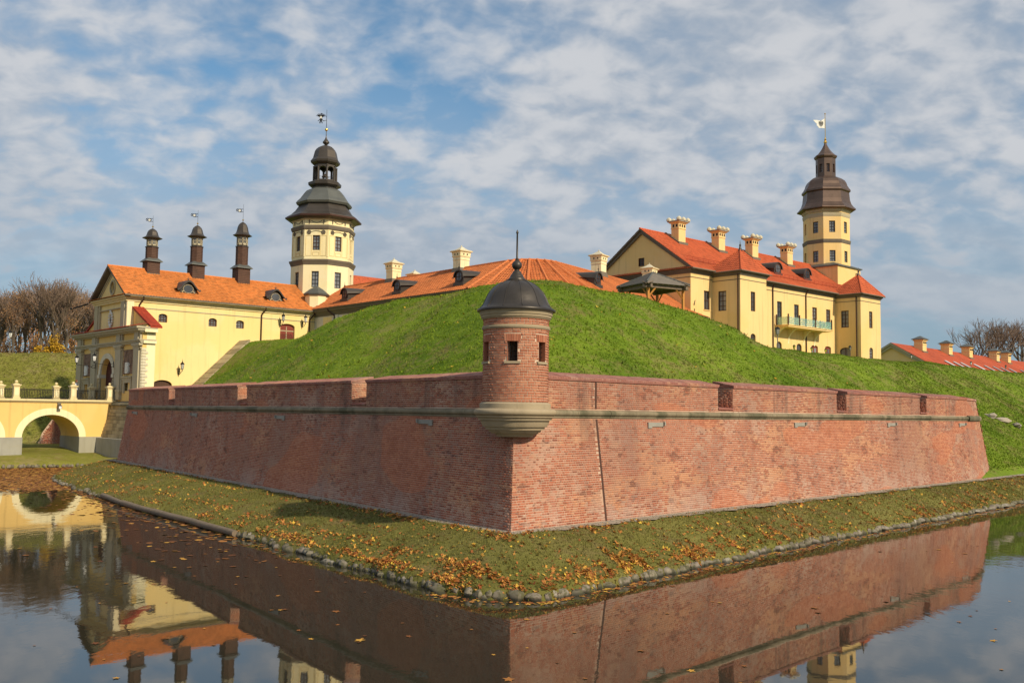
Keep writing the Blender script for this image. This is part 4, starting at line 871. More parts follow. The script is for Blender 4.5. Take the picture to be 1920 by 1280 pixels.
for dz, w0 in ((.34, .14), (.62, .16)):
    for sg in (1, -1):
        p = [(4+sg*(4.45), ez-dz), (4, RZ_-dz), (4, RZ_-dz-w0), (4+sg*(4.45-.0), ez-dz-w0)]; p[0] = (4+sg*4.0, ez-dz+slope*.45); p[3] = (4+sg*4.0, ez-dz-w0+slope*.45); m.prism([(.06 if dz < .5 else .1, v, z) for v, z in p], (.1, 0, 0))
m.obj('raking_cornice', 'trim_grey', gh)
m = MB(); tile_sheet(m, (-.50, 8.5, 14.95), (-.50, -.5, 14.95), (.14, -.5, 15.16), (.14, 8.5, 15.16), .24, .34, .02, .03); m.obj('gable_ledge', 'tiles_orange', gh, rnd=True)
m = MB(); m.tube((RO, EV-.06, ez-.06), (19.4, EV-.06, ez-.06), .075, None, 8); m.obj('gutter', 'trim_dark', rf)
m = MB(); m.prism([(19.45, EV-.02, ez+.05), (19.75, EV-.02, ez+.05), (22.75, 4, RZ_+.06), (22.45, 4, RZ_+.06)], (0, .01, .04)); m.obj('valley_flashing', 'trim_dark', rf)
m = MB(); m.path([(-.5, 8.4, 14.7), (-1.6, 9.2, 14.25)], .08, 6); m.ball((-1.75, 9.3, 14.2), .13, 8); m.obj('gutter_spout', 'iron', gh)
downpipe(gh, [(1.28, -.55, 14.85), (1.28, -.50, 14.6), (1.1, -.10, 14.15), (1.1, -.10, 13.3)]); downpipe(gh, [(13.3, -.55, 14.85), (13.3, -.50, 14.6), (13.1, -.10, 14.2), (13.1, -.10, 11.0)]); downpipe(gh, [(18.75, -.55, 14.85), (18.75, -.5, 14.6), (18.45, -.10, 14.1), (18.45, -.10, 11.0)])
# hooded oval dormers
def eye_dormer(u, z0):
    v0 = EV+(z0-ez)/slope; m = MB(); prof = []; n = 16; ww = .78
    for k in range(n+1):
        t = k/n*2-1; h = 1.22*math.exp(-(t*1.45)**2)+.02+.16*(abs(t) > .9); prof.append((u+t*ww*1.45, z0+.15+h*.90))
    low = [(u-.72, z0-.1), (u+.72, z0-.1)]
    # hood shell
    vs = [(x, v0-.22, z) for x, z in prof]+[(x, v0+.30+(z-z0)/slope, z+.02) for x, z in prof]; k = n+1; m.add(vs, [(i, i+1, k+i+1, k+i) for i in range(n)])
    vs = [(x, v0-.22, z) for x, z in prof]+[(x, v0-.22, z-.17) for x, z in prof]; m.add(vs, [(i, k+i, k+i+1, i+1) for i in range(n)])
    d = m.obj('dormer', 'bronze_dark', gh); f = MB(); f.poly([(u-.8, v0+.06, z0-.12), (u+.8, v0+.06, z0-.12), (u+.72, v0+.06, z0+.4)]+[(x, v0+.06, z-.03) for x, z in prof[3:-3]][::-1]+[(u-.72, v0+.06, z0+.4)]); f.obj('dormer_face', 'bronze_dark', d)
    f = MB(); 
    for k in range(20):
        t0, t1 = 2*math.pi*k/20, 2*math.pi*(k+1)/20; f.quad(*[(u+.50*g_*math.cos(t), v0+.02, z0+.45+.40*g_*math.sin(t)) for t, g_ in ((t0, 1.0), (t1, 1.0), (t1, .92), (t0, .92))])
    f.tube((u-.62, v0+.02, z0+.10), (u-.45, v0+.02, z0+.25), .05, None, 6); f.tube((u+.62, v0+.02, z0+.10), (u+.45, v0+.02, z0+.25), .05, None, 6); f.obj('rim', 'trim_grey', d)
    MB().poly([(u+.45*math.cos(2*math.pi*k/20), v0+.04, z0+.45+.36*math.sin(2*math.pi*k/20)) for k in range(20)]).obj('pane', 'pane_dark', d)
    f = MB(); f.tube((u, v0+.1, z0+1.1), (u, v0+.1, z0+1.6), .03, .015, 6); f.ball((u, v0+.1, z0+1.35), .07, 8); f.tube((u-.16, v0+.1, z0+1.42), (u+.16, v0+.1, z0+1.42), .025, None, 5); f.obj('finial', 'copper_roof', d)
eye_dormer(5.81, 15.62); eye_dormer(14.93, 15.68)
# wooden roof turrets
def vane(mb, x, z, s, dx=-1):
    n = 14; ring_ = [(x+dx*(.42+.20*math.cos(2*math.pi*k/n))*s, z+.17*math.sin(2*math.pi*k/n)*s) for k in range(n)]
    for k in range(n): mb.tube((ring_[k][0], 0, ring_[k][1]), (ring_[(k+1) % n][0], 0, ring_[(k+1) % n][1]), .035*s, None, 5)
    for zz in (.16, -.16): mb.tube((x, 0, z+zz*s), (x+dx*.40*s, 0, z+zz*s*1.05), .03*s, None, 5)
    sw = [(x+dx*(.62+.2*t)*s, z+(.12*math.sin(t*3)-.05+.1*t)*s) for t in np.linspace(0, 1, 6)]
    for k in range(5): mb.tube((sw[k][0], 0, sw[k][1]), (sw[k+1][0], 0, sw[k+1][1]), .04*s*(1-k*.12), None, 5)
    sw = [(x+dx*(.66+.16*math.cos(t))*s, z+(.05+.15*math.sin(t))*s) for t in np.linspace(-1.5, 2.2, 8)]
    for k in range(7): mb.tube((sw[k][0], 0, sw[k][1]), (sw[k+1][0], 0, sw[k+1][1]), .032*s, None, 5)
for u, lv, k in ((3.63, (17.3, 18.75, 19.02, 20.12, 20.99, 21.95, 22.06, 23.18), 1.0), (8.05, (17.2, 18.9, 19.18, 20.72, 21.72, 22.88, 23.0, 24.4), 1.03), (12.83, (17.1, 19.12, 19.42, 21.33, 22.47, 23.9, 24.04, 25.7), 1.08)):
    zb, z1, z2, z3, z4, z5, z6, z7 = lv; c = (u, 4.0); w_ = 1.20*k
    m = MB()
    nb = int((z1-zb)/.16)
    for j in range(nb): za = zb+(z1-zb)*j/nb; zb_ = zb+(z1-zb)*(j+1)/nb; m.tbox(c[0], c[1], za, zb_-.012, w_+.03, w_, w_+.03, w_)
    p = m.obj('roof_turret', 'wood_dark', gh); MB().cbox(c[0], c[1], zb, z1, w_-.05, w_-.05).obj('turret_core', 'wood_dark', p)
    m = MB(); m.tbox(c[0], c[1], z1-.03, z1+.03, w_+.42, w_+.38); m.tbox(c[0], c[1], z1+.03, z2+.05, w_+.36, .95*k); m.obj('skirt_roof', 'lead_roof', p)
    m = MB(); m.tbox(c[0], c[1], zb-.1, zb+.28, w_+.26, w_+.1); m.obj('flashing', 'trim_dark', p)
    ph = math.pi/8; r8 = .565*k; m = MB(); nb = int((z3-z2)/.15)
    for j in range(nb): za = z2+(z3-z2)*j/nb; m.lathe([(za, r8+.01), (z2+(z3-z2)*(j+1)/nb-.012, r8-.004)], 8, c, ph)
    m.lathe([(z2, r8-.03), (z3, r8-.03)], 8, c, ph); m.obj('shaft', 'wood_dark', p)
    MB().lathe([(z3-.05, r8), (z3-.02, r8+.06), (z3+.05, r8+.06), (z3+.07, r8-.03)], 8, c, ph).obj('band', 'bronze_dark', p)
    m = MB(); zl0, zl1 = z3+.05, z4-.10; rl = r8-.05; m.lathe([(zl0, rl-.05), (zl1, rl-.05)], 8, c, ph); m.obj('lantern_wall', 'wood_dark', p)
    wf = MB(); wp = MB(); hz = zl1-zl0
    for q in range(8):
        a_ = ph+math.pi/8+q*math.pi/4; rd = Vector((math.cos(a_), math.sin(a_), 0)); tg = Vector((-math.sin(a_), math.cos(a_), 0)); o_ = Vector((c[0], c[1], 0))+rd*(rl*math.cos(math.pi/8)-.02); hw = rl*math.sin(math.pi/8)*.86
        for x0, x1, za, zb_ in ((-hw, -hw+.045, .10, .97), (hw-.045, hw, .10, .97), (-hw, hw, .10, .30), (-hw, hw, .9, .97), (-.012, .012, .3, .9), (-hw, hw, .58, .62)):
            cc = [o_+tg*x+rd*d+V3(0, 0, zl0+hz*z) for d in (.0, .035) for x, z in ((x0, za), (x1, za), (x1, zb_), (x0, zb_))]; wf.add(cc, [(4, 5, 6, 7), (0, 1, 5, 4), (1, 2, 6, 5), (2, 3, 7, 6), (3, 0, 4, 7)])
        wp.quad(*[o_+tg*x+rd*.012+V3(0, 0, zl0+hz*z) for x, z in ((-hw, .1), (hw, .1), (hw, .97), (-hw, .97))])
    wf.obj('lantern_frame', 'trim_grey', p); wp.obj('pane', 'pane_dark', p)
    hd = z5-z4; m = MB(); m.lathe([(z4-.16, r8-.06), (z4-.10, r8+.12), (z4-.02, r8+.33), (z4+.03, r8+.35), (z4+.06, r8+.30), (z4+.12*hd, r8+.12), (z4+.22*hd, r8+.02), (z4+.40*hd, r8-.05), (z4+.60*hd, r8-.10), (z4+.78*hd, r8-.20), (z4+.9*hd, r8-.34), (z5, .04)], 8, c, ph); m.obj('dome', 'bronze_dark', p)
    MB().ball((c[0], c[1], z6+.05), .085, 10).obj('gold_ball', 'gold', p)
    MB().tube((c[0], c[1], z5-.05), (c[0], c[1], z7), .018, .010, 6).obj('rod', 'iron', p)
    m = MB(); vane(m, 0, 0, .82*k); rot = -(TH); cs, sn = math.cos(rot), math.sin(rot); m.v = [(c[0]+x*cs-y*sn, c[1]+x*sn+y*cs, z+z6+(z7-z6)*.62) for x, y, z in m.v]; m.obj('weather_vane', 'iron', p)
    m = MB(); m.lathe([(-.015, .11*k), (.015, .11*k)], 12); m.v = [((x-.42*.82*k)*cs-z*sn, (x-.42*.82*k)*sn+z*cs, y) for x, y, z in m.v]; m.v = [(c[0]+x, c[1]+y, z+z6+(z7-z6)*.62) for x, y, z in m.v]; m.obj('vane_disc', 'plaque_white', p)
# portal slab
SU = 1.10; SV0, SV1 = -3.95, 12.15; AV = 4.05
m = MB(); org = (0, SV1, 1.0); W_ = SV1-SV0
hol = [(SV1-AV-1.5, 4.6, 3.0, 3.8, 1.45, .5), (SV1-(-.55)-.55, 5.4, 1.1, 1.35, 0, .3), (SV1-9.7, 5.4, 1.1, 1.35, 0, .3)]
wall_panel(m, org, VX, W_, 11.0, hol, .25)
wall_panel(m, (0, SV0, 1.0), UX, SU, 11.0, [], .2); m.quad((0, SV1, 1), (0, SV1, 12), (SU, SV1, 12), (SU, SV1, 1)); m.quad((SU, SV0, 1), (SU, SV1, 1), (SU, SV1, 12), (SU, SV0, 12)); m.quad((0, SV0, 12), (SU, SV0, 12), (SU, SV1, 12), (0, SV1, 12)); m.obj('portal_wall', 'stucco_ochre', gh)
pil = [(10.35, 12.1), (6.45, 8.1), (.25, 1.95), (-3.9, -2.3)]
for v0, v1 in pil:
    m = MB(); m.box(-.10, .02, v0, v1, 6.3, 10.15); m.box(-.22, .02, v0+.22, v1-.22, 6.3, 10.15)
    po = m.obj('pilaster', 'trim_grey', gh); c = MB(); c.box(-.20, .02, v0-.06, v1+.06, 10.02, 10.12); c.box(-.27, .02, v0+.14, v1-.14, 10.15, 10.28); c.box(-.32, .02, v0-.1, v1+.1, 10.28, 10.46); c.obj('capital', 'trim_grey', po)
    c = MB(); c.box(-.30, .02, v0-.05, v1+.05, 6.3, 6.55); c.box(-.26, .02, v0+.1, v1-.1, 5.6, 6.3); c.obj('pedestal', 'trim_grey', po)
    c = MB(); c.box(-.16, .02, v0+.1, v1-.1, 10.80, 11.42); c.box(-.25, .02, v0+.4, v1-.4, 10.80, 11.42); c.obj('frieze_block', 'trim_grey', po)
m = MB()
def ent(z0, z1, pr): m.box(-pr, .015, SV0-pr*.6, SV1+pr*.6, z0, z1); m.box(.015, SU+.02, SV0-pr*.6, SV0+.01, z0, z1)
ent(10.46, 10.58, .20); ent(10.58, 10.70, .27); ent(10.70, 10.80, .36); ent(11.42, 11.55, .30); ent(11.55, 11.72, .55); ent(11.72, 11.90, .72); m.obj('entablature', 'trim_grey', gh)
m = MB(); m.box(.03, SU+.05, SV0-.20, SV0, 10.46, 10.80); m.box(.03, SU+.05, SV0-.40, SV0, 11.42, 11.9); m.box(.35, SU+.02, SV0-.012, SV0, 1.5, 11.4); m.obj('side_trim', 'stucco_pale', gh)
m = MB(); tile_sheet(m, (-.85, SV1+.55, 11.91), (-.85, SV0-.5, 11.91), (.3, SV0-.5, 12.22), (.3, SV1+.55, 12.22), .24, .36, .02, .03); m.obj('ledge_tiles', 'tiles_crimson', gh, rnd=True)
for sg, va, vb in ((1, 0.0, SV0-.1), (-1, 8.0, SV1+.1)):
    m = MB(); m.prism([(.62, va, 12.0), (.62, vb, 12.0), (.62, va, 13.75)], (.5, 0, 0)); m.obj('side_gable', 'stucco_ochre', gh)
    m = MB(); e0, e1 = ((.45, vb-.35*sg, 11.95), (1.5, vb-.35*sg, 11.95)); r0, r1 = ((.45, va, 13.98), (1.5, va, 13.98))
    tile_sheet(m, e0, e1, r1, r0, .2, .3, .015, .025) if sg > 0 else tile_sheet(m, e1, e0, r0, r1, .2, .3, .015, .025)
    m.prism([(.45, va, 13.80), (.45, vb-.35*sg, 11.80), (.45, vb-.35*sg, 11.93), (.45, va, 13.95)], (1.05, 0, 0)); m.obj('side_gable_roof', 'tiles_crimson', gh, rnd=True)
# arch surround, jamb imposts and door
m = MB(); n = 20
for k in range(n):
    t0, t1 = math.pi*k/n, math.pi*(k+1)/n; q = []
    for x in (-.13, .02):
        for t, rr in ((t0, 1.98), (t1, 1.98), (t1, 1.5), (t0, 1.5)): q.append((x, AV+rr*math.cos(t), 7.95+rr*.97*math.sin(t)))
    m.add(q, [(0, 1, 2, 3), (0, 4, 5, 1), (2, 6, 7, 3)])
m.obj('archivolt', 'stone_cream', gh)
for s_ in (-1, 1):
    m = MB(); v0 = AV+s_*1.5; v1 = AV+s_*2.0
    for j in range(7): z = 5.6+j*.285; m.box(-.10-.025*(j % 2), .02, min(v0, v1), max(v0, v1), z+.012, z+.273)
    m.obj('jamb_block', 'ashlar', gh); m = MB(); m.box(-.2, .42, min(v0-.02*s_, v1), max(v0-.02*s_, v1), 7.62, 7.93); m.obj('impost', 'stone_cream', gh)
m = MB(); m.box(.46, .52, AV-1.55, AV+1.55, 5.6, 9.5); dd = m.obj('portal_door', 'wood_door', gh); m = MB()
for k in range(12): m.box(.43, .46, AV-1.48+k*.25, AV-1.27+k*.25, 5.6, 9.4)
m.obj('door_plank', 'wood_door', dd); MB().ball((.40, AV-.25, 7.0), .06, 8).obj('door_knob', 'plaque_white', dd)
# rubble panels, plaques and framed niches between the pilasters
for vc in (8.1+1.12, -.98-.0):
    w_ = 1.0 if vc > 5 else .62; m = MB(); rr = random.Random(int(vc*10)); v0, v1 = (8.32, 10.2) if vc > 5 else (-2.15, .05); z = 7.85
    while z < 10.0:
        h = rr.uniform(.16, .28); v = v0
        while v < v1-.05:
            L_ = rr.uniform(.25, .5); e = min(v+L_, v1); m.box(-.05-rr.uniform(0, .06), .02, v+.012, e-.012, z+.01, min(z+h, 10.0)-.01); v = e
        z += h
    tag(m.obj('rubble_panel', 'rubble', gh), None, None, None, 'stuff')
    cm = (v0+v1)/2; m = MB(); m.box(-.20, -.05, cm-.36, cm+.36, 8.05, 8.75); m.box(-.23, -.05, cm-.28, cm+.28, 7.93, 8.05); m.box(-.23, -.05, cm-.28, cm+.28, 8.75, 8.88); m.box(-.24, -.2, cm-.26, cm+.26, 8.15, 8.65); m.obj('plaque', 'plaque_white', gh)
    m = MB(); m.box(-.25, .02, v0-.05, v1+.05, 7.55, 7.68); m.box(-.16, .02, v0+.05, v1-.05, 7.32, 7.55); m.box(-.12, .02, v0+.15, v0+.42, 6.2, 7.32); m.box(-.12, .02, v1-.42, v1-.15, 6.2, 7.32); m.box(-.12, .02, v0+.42, v1-.42, 7.1, 7.32); m.obj('niche_frame', 'trim_grey', gh)
    MB().box(.2, .24, cm-.6, cm+.6, 6.3, 7.8).obj('niche_back', 'stone_cream', gh)
# rusticated corner blocks
m = None
for j in range(17):
    z = 5.75+j*.255; L_ = .5 if j % 2 else .32; b_ = MB(); b_.tbox(.02+L_/2, SV0, z+.02, z+.235, L_, L_-.06, .14, .08); b_.tbox(0, SV0+.12, z+.02, z+.235, .14, .08, .3, .26); b_.obj('quoin', 'stone_cream', gh)
# battered ashlar footing below the bridge deck, concrete toe
for j in range(9):
    z = 2.3+j*.31; off = .09*(8-j); rr = random.Random(j); v = SV0-off-.35
    while v < 1.25:
        L_ = rr.uniform(.5, .8); b_ = MB(); b_.box(-.55-off, -.02, v+.01, min(v+L_, 1.28)-.01, z+.008, z+.302); b_.obj('footing_stone', 'ashlar', gh); v += L_
m = MB(); m.box(-.75, .0, SV0-.6, 1.29, 5.09, 5.22); m.prism([(-.75, SV0-.6, 5.22), (0, SV0-.6, 5.22), (0, SV0-.6, 5.5)], (0, 5.2, 0)); m.obj('footing_cap', 'cordon_stone', gh)
MB().box(-1.75, -.05, SV0-1.6, 1.26, .6, 2.29).obj('footing_toe', 'concrete', gh)
# sloping stone edge where the grass bank meets the side wall
sr = empty('stone_ramp', GW(8.5, -.6, 7), TH, 'sloping weathered stone coping where the grass bank meets the yellow wall', 'stone coping')
for k in range(11):
    t0, t1 = k/11+.003, (k+1)/11-.003; m = MB(); p0 = (5.6-8.5+5.4*t0, 6.25-7+5.15*t0); p1 = (5.6-8.5+5.4*t1, 6.25-7+5.15*t1); nx_, nz = -.69*.16, .72*.16
    m.prism([(p0[0], -.0, p0[1]), (p1[0], 0, p1[1]), (p1[0]+nx_, 0, p1[1]+nz), (p0[0]+nx_, 0, p0[1]+nz)], (0, 2.1, 0)); m.v = [(x, y-1.5, z) for x, y, z in m.v]; m.obj('coping_stone', 'ashlar', sr)
# ------------------------------------------------------------------ bridge
br = empty('arched_bridge', GW(-5.5, 3.7, 0), TH, 'ochre arched bridge with white arch rings and stone railing posts leading to the gate', 'bridge')
ox, oy = 5.5, -3.7; BV0, BV1 = 1.3+oy, 6.1+oy; BE = -.02+ox; BW_ = -34.+ox
cents = [-5.45+ox-6.42*k for k in range(5)]; ri, rh, ro, roh, zs_ = 2.31, 1.90, 2.86, 2.45, 2.36
m = MB(); n = 24
for c in cents:
    for y, fl_ in ((BV0, 0), (BV1, 1)):
        for k in range(n):
            t0, t1 = math.pi*k/n, math.pi*(k+1)/n; xa, za, xb, zb_ = c+ri*math.cos(t0), zs_+rh*math.sin(t0), c+ri*math.cos(t1), zs_+rh*math.sin(t1); q = [(xb, y, zb_), (xa, y, za), (xa, y, 5.3), (xb, y, 5.3)]; m.poly(q if not fl_ else q[::-1])
    for k in range(n):
        t0, t1 = math.pi*k/n, math.pi*(k+1)/n; m.quad((c+ri*math.cos(t0), BV0, zs_+rh*math.sin(t0)), (c+ri*math.cos(t0), BV1, zs_+rh*math.sin(t0)), (c+ri*math.cos(t1), BV1, zs_+rh*math.sin(t1)), (c+ri*math.cos(t1), BV0, zs_+rh*math.sin(t1)))
edges = [BE]+[x for c in cents for x in (c+ri, c-ri)]+[BW_]
for i in range(0, len(edges)-1, 2):
    x1, x0 = edges[i], edges[i+1]
    for y in (BV0, BV1): m.quad((x0, y, zs_), (x1, y, zs_), (x1, y, 5.3), (x0, y, 5.3))
m.box(BW_, BE, BV0+.01, BV1-.01, 5.1, 5.29); m.obj('spandrel', 'stucco_ochre', br)
for c in cents:
    for y, d in ((BV0, -.03), (BV1, .03)):
        m = MB()
        for k in range(n):
            t0, t1 = math.pi*k/n, math.pi*(k+1)/n; q = []
            for yy in (y+d, y):
                for t, rx, rz_ in ((t0, ro, roh), (t1, ro, roh), (t1, ri-.01, rh-.01), (t0, ri-.01, rh-.01)): q.append((c+rx*math.cos(t), yy, zs_+rz_*math.sin(t)))
            m.add(q, [(3, 2, 1, 0), (0, 1, 5, 4), (2, 3, 7, 6)])
        m.obj('arch_ring', 'stucco_pale', br)
for i in range(0, len(edges)-1, 2):
    x1, x0 = edges[i], edges[i+1]; m = MB(); vs = []
    rr = random.Random(i); xs_ = np.linspace(x0-.0, x1+.0, 8)
    m.box(x0-.03, x1+.03, BV0-.16, BV1+.16, -.5, zs_); m.obj('pier', 'concrete', br)
m = MB(); m.box(BW_, BE+.05, BV0-.10, BV1+.10, 5.30, 5.40); m.box(BW_, BE+.1, BV0-.22, BV1+.22, 5.40, 5.50); m.box(BW_, BE+.05, BV0-.16, BV1+.16, 5.50, 5.56); m.obj('deck_cornice', 'trim_cream', br)
MB().box(BW_, BE+2, BV0+.3, BV1-.3, 5.56, 5.60).obj('deck', 'gravel', br)
posts = [-.66, -3.77, -8.33, -12.9, -17.4, -21.9, -26.4]
for y in (BV0+.12, BV1-.12):
    for x in posts:
        x += ox; m = MB(); m.tbox(x, y, 5.56, 5.70, .58, .58); m.tbox(x, y, 5.70, 6.60, .46, .46); m.tbox(x, y-.0, 5.82, 6.50, .50, .50, .34, .34) if False else None
        m.tbox(x, y, 6.60, 6.68, .54, .60); m.tbox(x, y, 6.68, 6.76, .66, .66); m.tbox(x, y, 6.76, 6.86, .50, .22); p = m.obj('railing_post', 'trim_cream', br)
        b_ = MB(); b_.ball((x, y, 6.99), .13, 14); b_.obj('post_ball', 'trim_cream', p, 60)
        b_ = MB(); b_.box(x-.15, x+.15, y-.245, y-.232, 5.85, 6.45); b_.obj('post_panel', 'stucco_pale', p)
    xs_ = sorted([p_+ox for p_ in posts]); xs_ = xs_+[BE+.2]
    for k in range(len(xs_)-1):
        x0, x1 = xs_[k]+.25, xs_[k+1]-.25
        if x1-x0 < .3: continue
        m = MB(); m.box(x0, x1, y-.02, y+.02, 6.38, 6.42); m.box(x0, x1, y-.02, y+.02, 5.66, 5.69); nb = int((x1-x0)/.13)
        for j in range(1, nb): xx = x0+(x1-x0)*j/nb; m.box(xx-.013, xx+.013, y-.013, y+.013, 5.69, 6.38)
        for j in range(0, nb-1, 2): xx = x0+(x1-x0)*(j+1)/nb; m.tube((xx-.06, y, 6.30), (xx+.06, y, 6.12), .007, None, 4); m.tube((xx-.06, y, 5.80), (xx+.06, y, 5.98), .007, None, 4)
        m.obj('iron_railing', 'iron', br)
fl_ = empty('floodlight', GW(-4.92, 1.27, 4.98), TH, 'small dark floodlight fixed to the bridge face above the arch', 'lamp'); m = MB(); m.box(-.14, .14, -.10, .0, .1, .3); m.obj('bracket', 'trim_dark', fl_); m = MB(); m.box(-.16, .13, -.42, -.12, -.12, .12); m.v = [(x, y, z+.25*(y+.1)) for x, y, z in m.v]; m.obj('housing', 'bronze_dark', fl_); MB().box(-.12, .09, -.43, -.425, -.22, .0).obj('lens', 'pane_lamp', fl_)
# ------------------------------------------------------------------ lanterns on the gatehouse
def wall_lantern(loc, rz, label, arm=.7, drop=False, group='lanterns on the gatehouse'):
    e = empty('wall_lantern', loc, rz, label, 'lantern', group); m = MB()
    m.box(-.05, .05, -.03, .0, -.35, .2); m.path([(0, -.02, -.25), (0, -.2, -.3), (0, -.45, -.15), (0, -arm, -.02)], .022, 6); m.path([(0, -.02, .0), (0, -.25, -.05), (0, -.4, -.22)], .018, 5); m.tube((0, -arm, -.05), (0, -arm, .12), .05, .03, 6); m.obj('arm', 'iron', e)
    m = MB(); z0 = .12; m.lathe([(z0, .10), (z0+.03, .12), (z0+.05, .10)], 6, (0, -arm))
    for k in range(6): a_ = math.pi*k/3; m.tube((.10*math.cos(a_), -arm+.10*math.sin(a_), z0+.04), (.17*math.cos(a_), -arm+.17*math.sin(a_), z0+.50), .014, None, 4)
    m.lathe([(z0+.48, .19), (z0+.52, .21), (z0+.62, .12), (z0+.66, .05), (z0+.72, .05), (z0+.80, .02), (z0+.98, .005)], 6, (0, -arm)); m.obj('cage', 'iron', e); MB().lathe([(z0+.05, .095), (z0+.48, .160)], 6, (0, -arm)).obj('glass', 'pane_lamp', e); return e
wall_lantern(GW(5.0, -.01, 8.35), TH, 'black wrought iron lantern low on the yellow side wall of the gatehouse')
wall_lantern(GW(15.15, -.06, 13.55), TH, 'black lantern left of the red arched door high on the yellow wall', .6)
wall_lantern(GW(17.65, -.06, 13.6), TH, 'black lantern right of the red arched door high on the yellow wall', .6)
wall_lantern(GW(-.24, 6.5, 8.85), TH-math.pi/2, 'black lantern on a long arm left of the portal arch', 1.7)
wall_lantern(GW(-.24, 1.9, 8.85), TH-math.pi/2, 'black lantern on a long arm right of the portal arch', 1.7)
# ------------------------------------------------------------------ octagonal tower helper
PH8 = math.pi/8
def oct_face(c, r, q):
    """centre of face q, tangent, outward for an octagon with corners at PH8+k*45deg"""
    a_ = q*math.pi/4; rd = Vector((math.cos(a_), math.sin(a_), 0)); return Vector((c[0], c[1], 0))+rd*(r*math.cos(PH8)), Vector((-math.sin(a_), math.cos(a_), 0)), rd
def oct_walls(parent, c, r, z0, z1, wins, mat, fmat, pmat, vis):
    m = MB(); s = 2*r*math.sin(PH8); hs = []
    for q in range(8):
        o_, tg, rd = oct_face(c, r, q); org = o_-tg*(s/2)+V3(0, 0, z0); hol = [(s/2-w_/2, za-z0, w_, zb-za) for (w_, za, zb) in wins]
        wall_panel(m, org, tg, s, z1-z0, hol, .22); hs.append((org, tg, hol))
    w_ = m.obj('wall', mat, parent)
    for q in vis:
        for h in hs[q][2]: window(parent, hs[q][0], hs[q][1], h, .18, 1, 3, fmat, pmat, .045)
    return hs
TV = [4, 5, 6, 7, 0]
# ------------------------------------------------------------------ clock tower beside the gatehouse
tw = empty('gate_tower', GW(22.25, 4.0, 0), TH, 'cream octagonal tower with tiered dark metal roof and open lantern beside the gatehouse', 'tower')
zt = lambda y: 16.91+(560-y)*.0588
kz = lambda zy: zt(180+zy/3.368)
c0 = (0, 0); r1 = 3.36
oct_walls(tw, c0, r1, 10., zt(500), [(.78, zt(546), zt(517))], 'stucco_pale', 'frame_dark', 'pane_light', TV)
oct_walls(tw, c0, r1-.06, zt(500), zt(420), [(.78, zt(479), zt(452))], 'stucco_pale', 'frame_brown', 'pane_light', TV)
m = MB(); m.lathe([(zt(506), r1-.02), (zt(504.5), r1+.05), (zt(502), r1+.10), (zt(499), r1+.20), (zt(496), r1+.25), (zt(495), r1-.02)], 8, c0, PH8); m.obj('string_course', 'trim_dark', tw)
m = MB(); m.lathe([(zt(442), r1-.05), (zt(441), r1+.03), (zt(438), r1+.10), (zt(435), r1+.12), (zt(433), r1-.05)], 8, c0, PH8); m.obj('string_course', 'trim_dark', tw)
m = MB(); m.lathe([(zt(424), r1-.03), (zt(422), r1+.08), (zt(419), r1+.18), (zt(417), r1+.35), (zt(414.5), r1+.42), (zt(413), r1-.02)], 8, c0, PH8); m.obj('cornice', 'trim_grey', tw)
s = 2*(r1-.06)*math.sin(PH8); pn = MB(); orn = MB(); fr = MB()
for q in TV:
    o_, tg, rd = oct_face(c0, r1-.06, q); org = o_-tg*(s/2)
    for x0, x1, za, zb in ((.16, .82, 489, 452), (s-.82, s-.16, 489, 452), (s/2-.34, s/2+.34, 489, 482)):
        for a_, b_, c_, d_ in ((x0, x1, za, za-.7), (x0, x1, zb+.7, zb), (x0, x0+.05, za-.7, zb+.7), (x1-.05, x1, za-.7, zb+.7)): face_strip(pn, org, tg, a_, b_, zt(c_), zt(d_), .03)
    for x in (.50, s-.50):
        cx = org+tg*x+V3(0, 0, zt(446.5))+rd*.03
        for k in range(7): a_ = 2*math.pi*k/7; orn.ball(cx+tg*(.17*math.cos(a_))+V3(0, 0, .17*math.sin(a_)), .085, 6)
        orn.ball(cx, .09, 6)
        cx = org+tg*x+V3(0, 0, zt(428.5))+rd*.02
        for k in range(4): orn.ball(cx+V3(0, 0, .16-.1*k), .09-.012*k, 6)
    for za, dip in ((426, .20), (446, -.10)):
        pts = [org+tg*(s/2-.55+1.1*t)+V3(0, 0, zt(za)-dip*4*t*(1-t))+rd*.02 for t in np.linspace(0, 1, 8)]; orn.path(pts, .035, 5)
    for x in (0.0, s-.12): face_strip(fr, org, tg, x, x+.12, zt(491), zt(443), .035)
for mm_, nm_, mt_ in ((pn, 'panel_moulding', 'trim_cream'), (orn, 'ornament', 'trim_dark'), (fr, 'corner_strip', 'stucco_pale')): tag(mm_.obj(nm_, mt_, tw), None, None, None, 'stuff')
kk = .01701
prof = [(kz(y), hw*kk) for y, hw in ((815, 200), (800, 238), (788, 234), (770, 205), (745, 180), (715, 160), (690, 150))]
rf = MB().lathe(prof, 8, c0, PH8).obj('roof', 'bronze_dark', tw)
MB().lathe([(kz(y), hw*kk) for y, hw in ((805, 215), (802, 242), (793, 242), (792, 215))], 8, c0, PH8).obj('eave_edge', 'pipe_brown', rf)
MB().lathe([(kz(y), hw*kk) for y, hw in ((712, 150), (708, 172), (696, 179), (685, 172), (665, 152), (645, 138), (625, 124), (612, 112), (602, 92), (596, 76))], 8, c0, PH8).obj('upper_roof', 'lead_roof', rf)
ln = MB().lathe([(kz(y), hw*kk) for y, hw in ((600, 76), (588, 78), (585, 92), (578, 104), (562, 106), (556, 96), (554, 60))], 8, c0, PH8).obj('lantern_base', 'bronze_dark', tw)
m = MB(); rL = 72*kk; zA, zB = kz(556), kz(447)
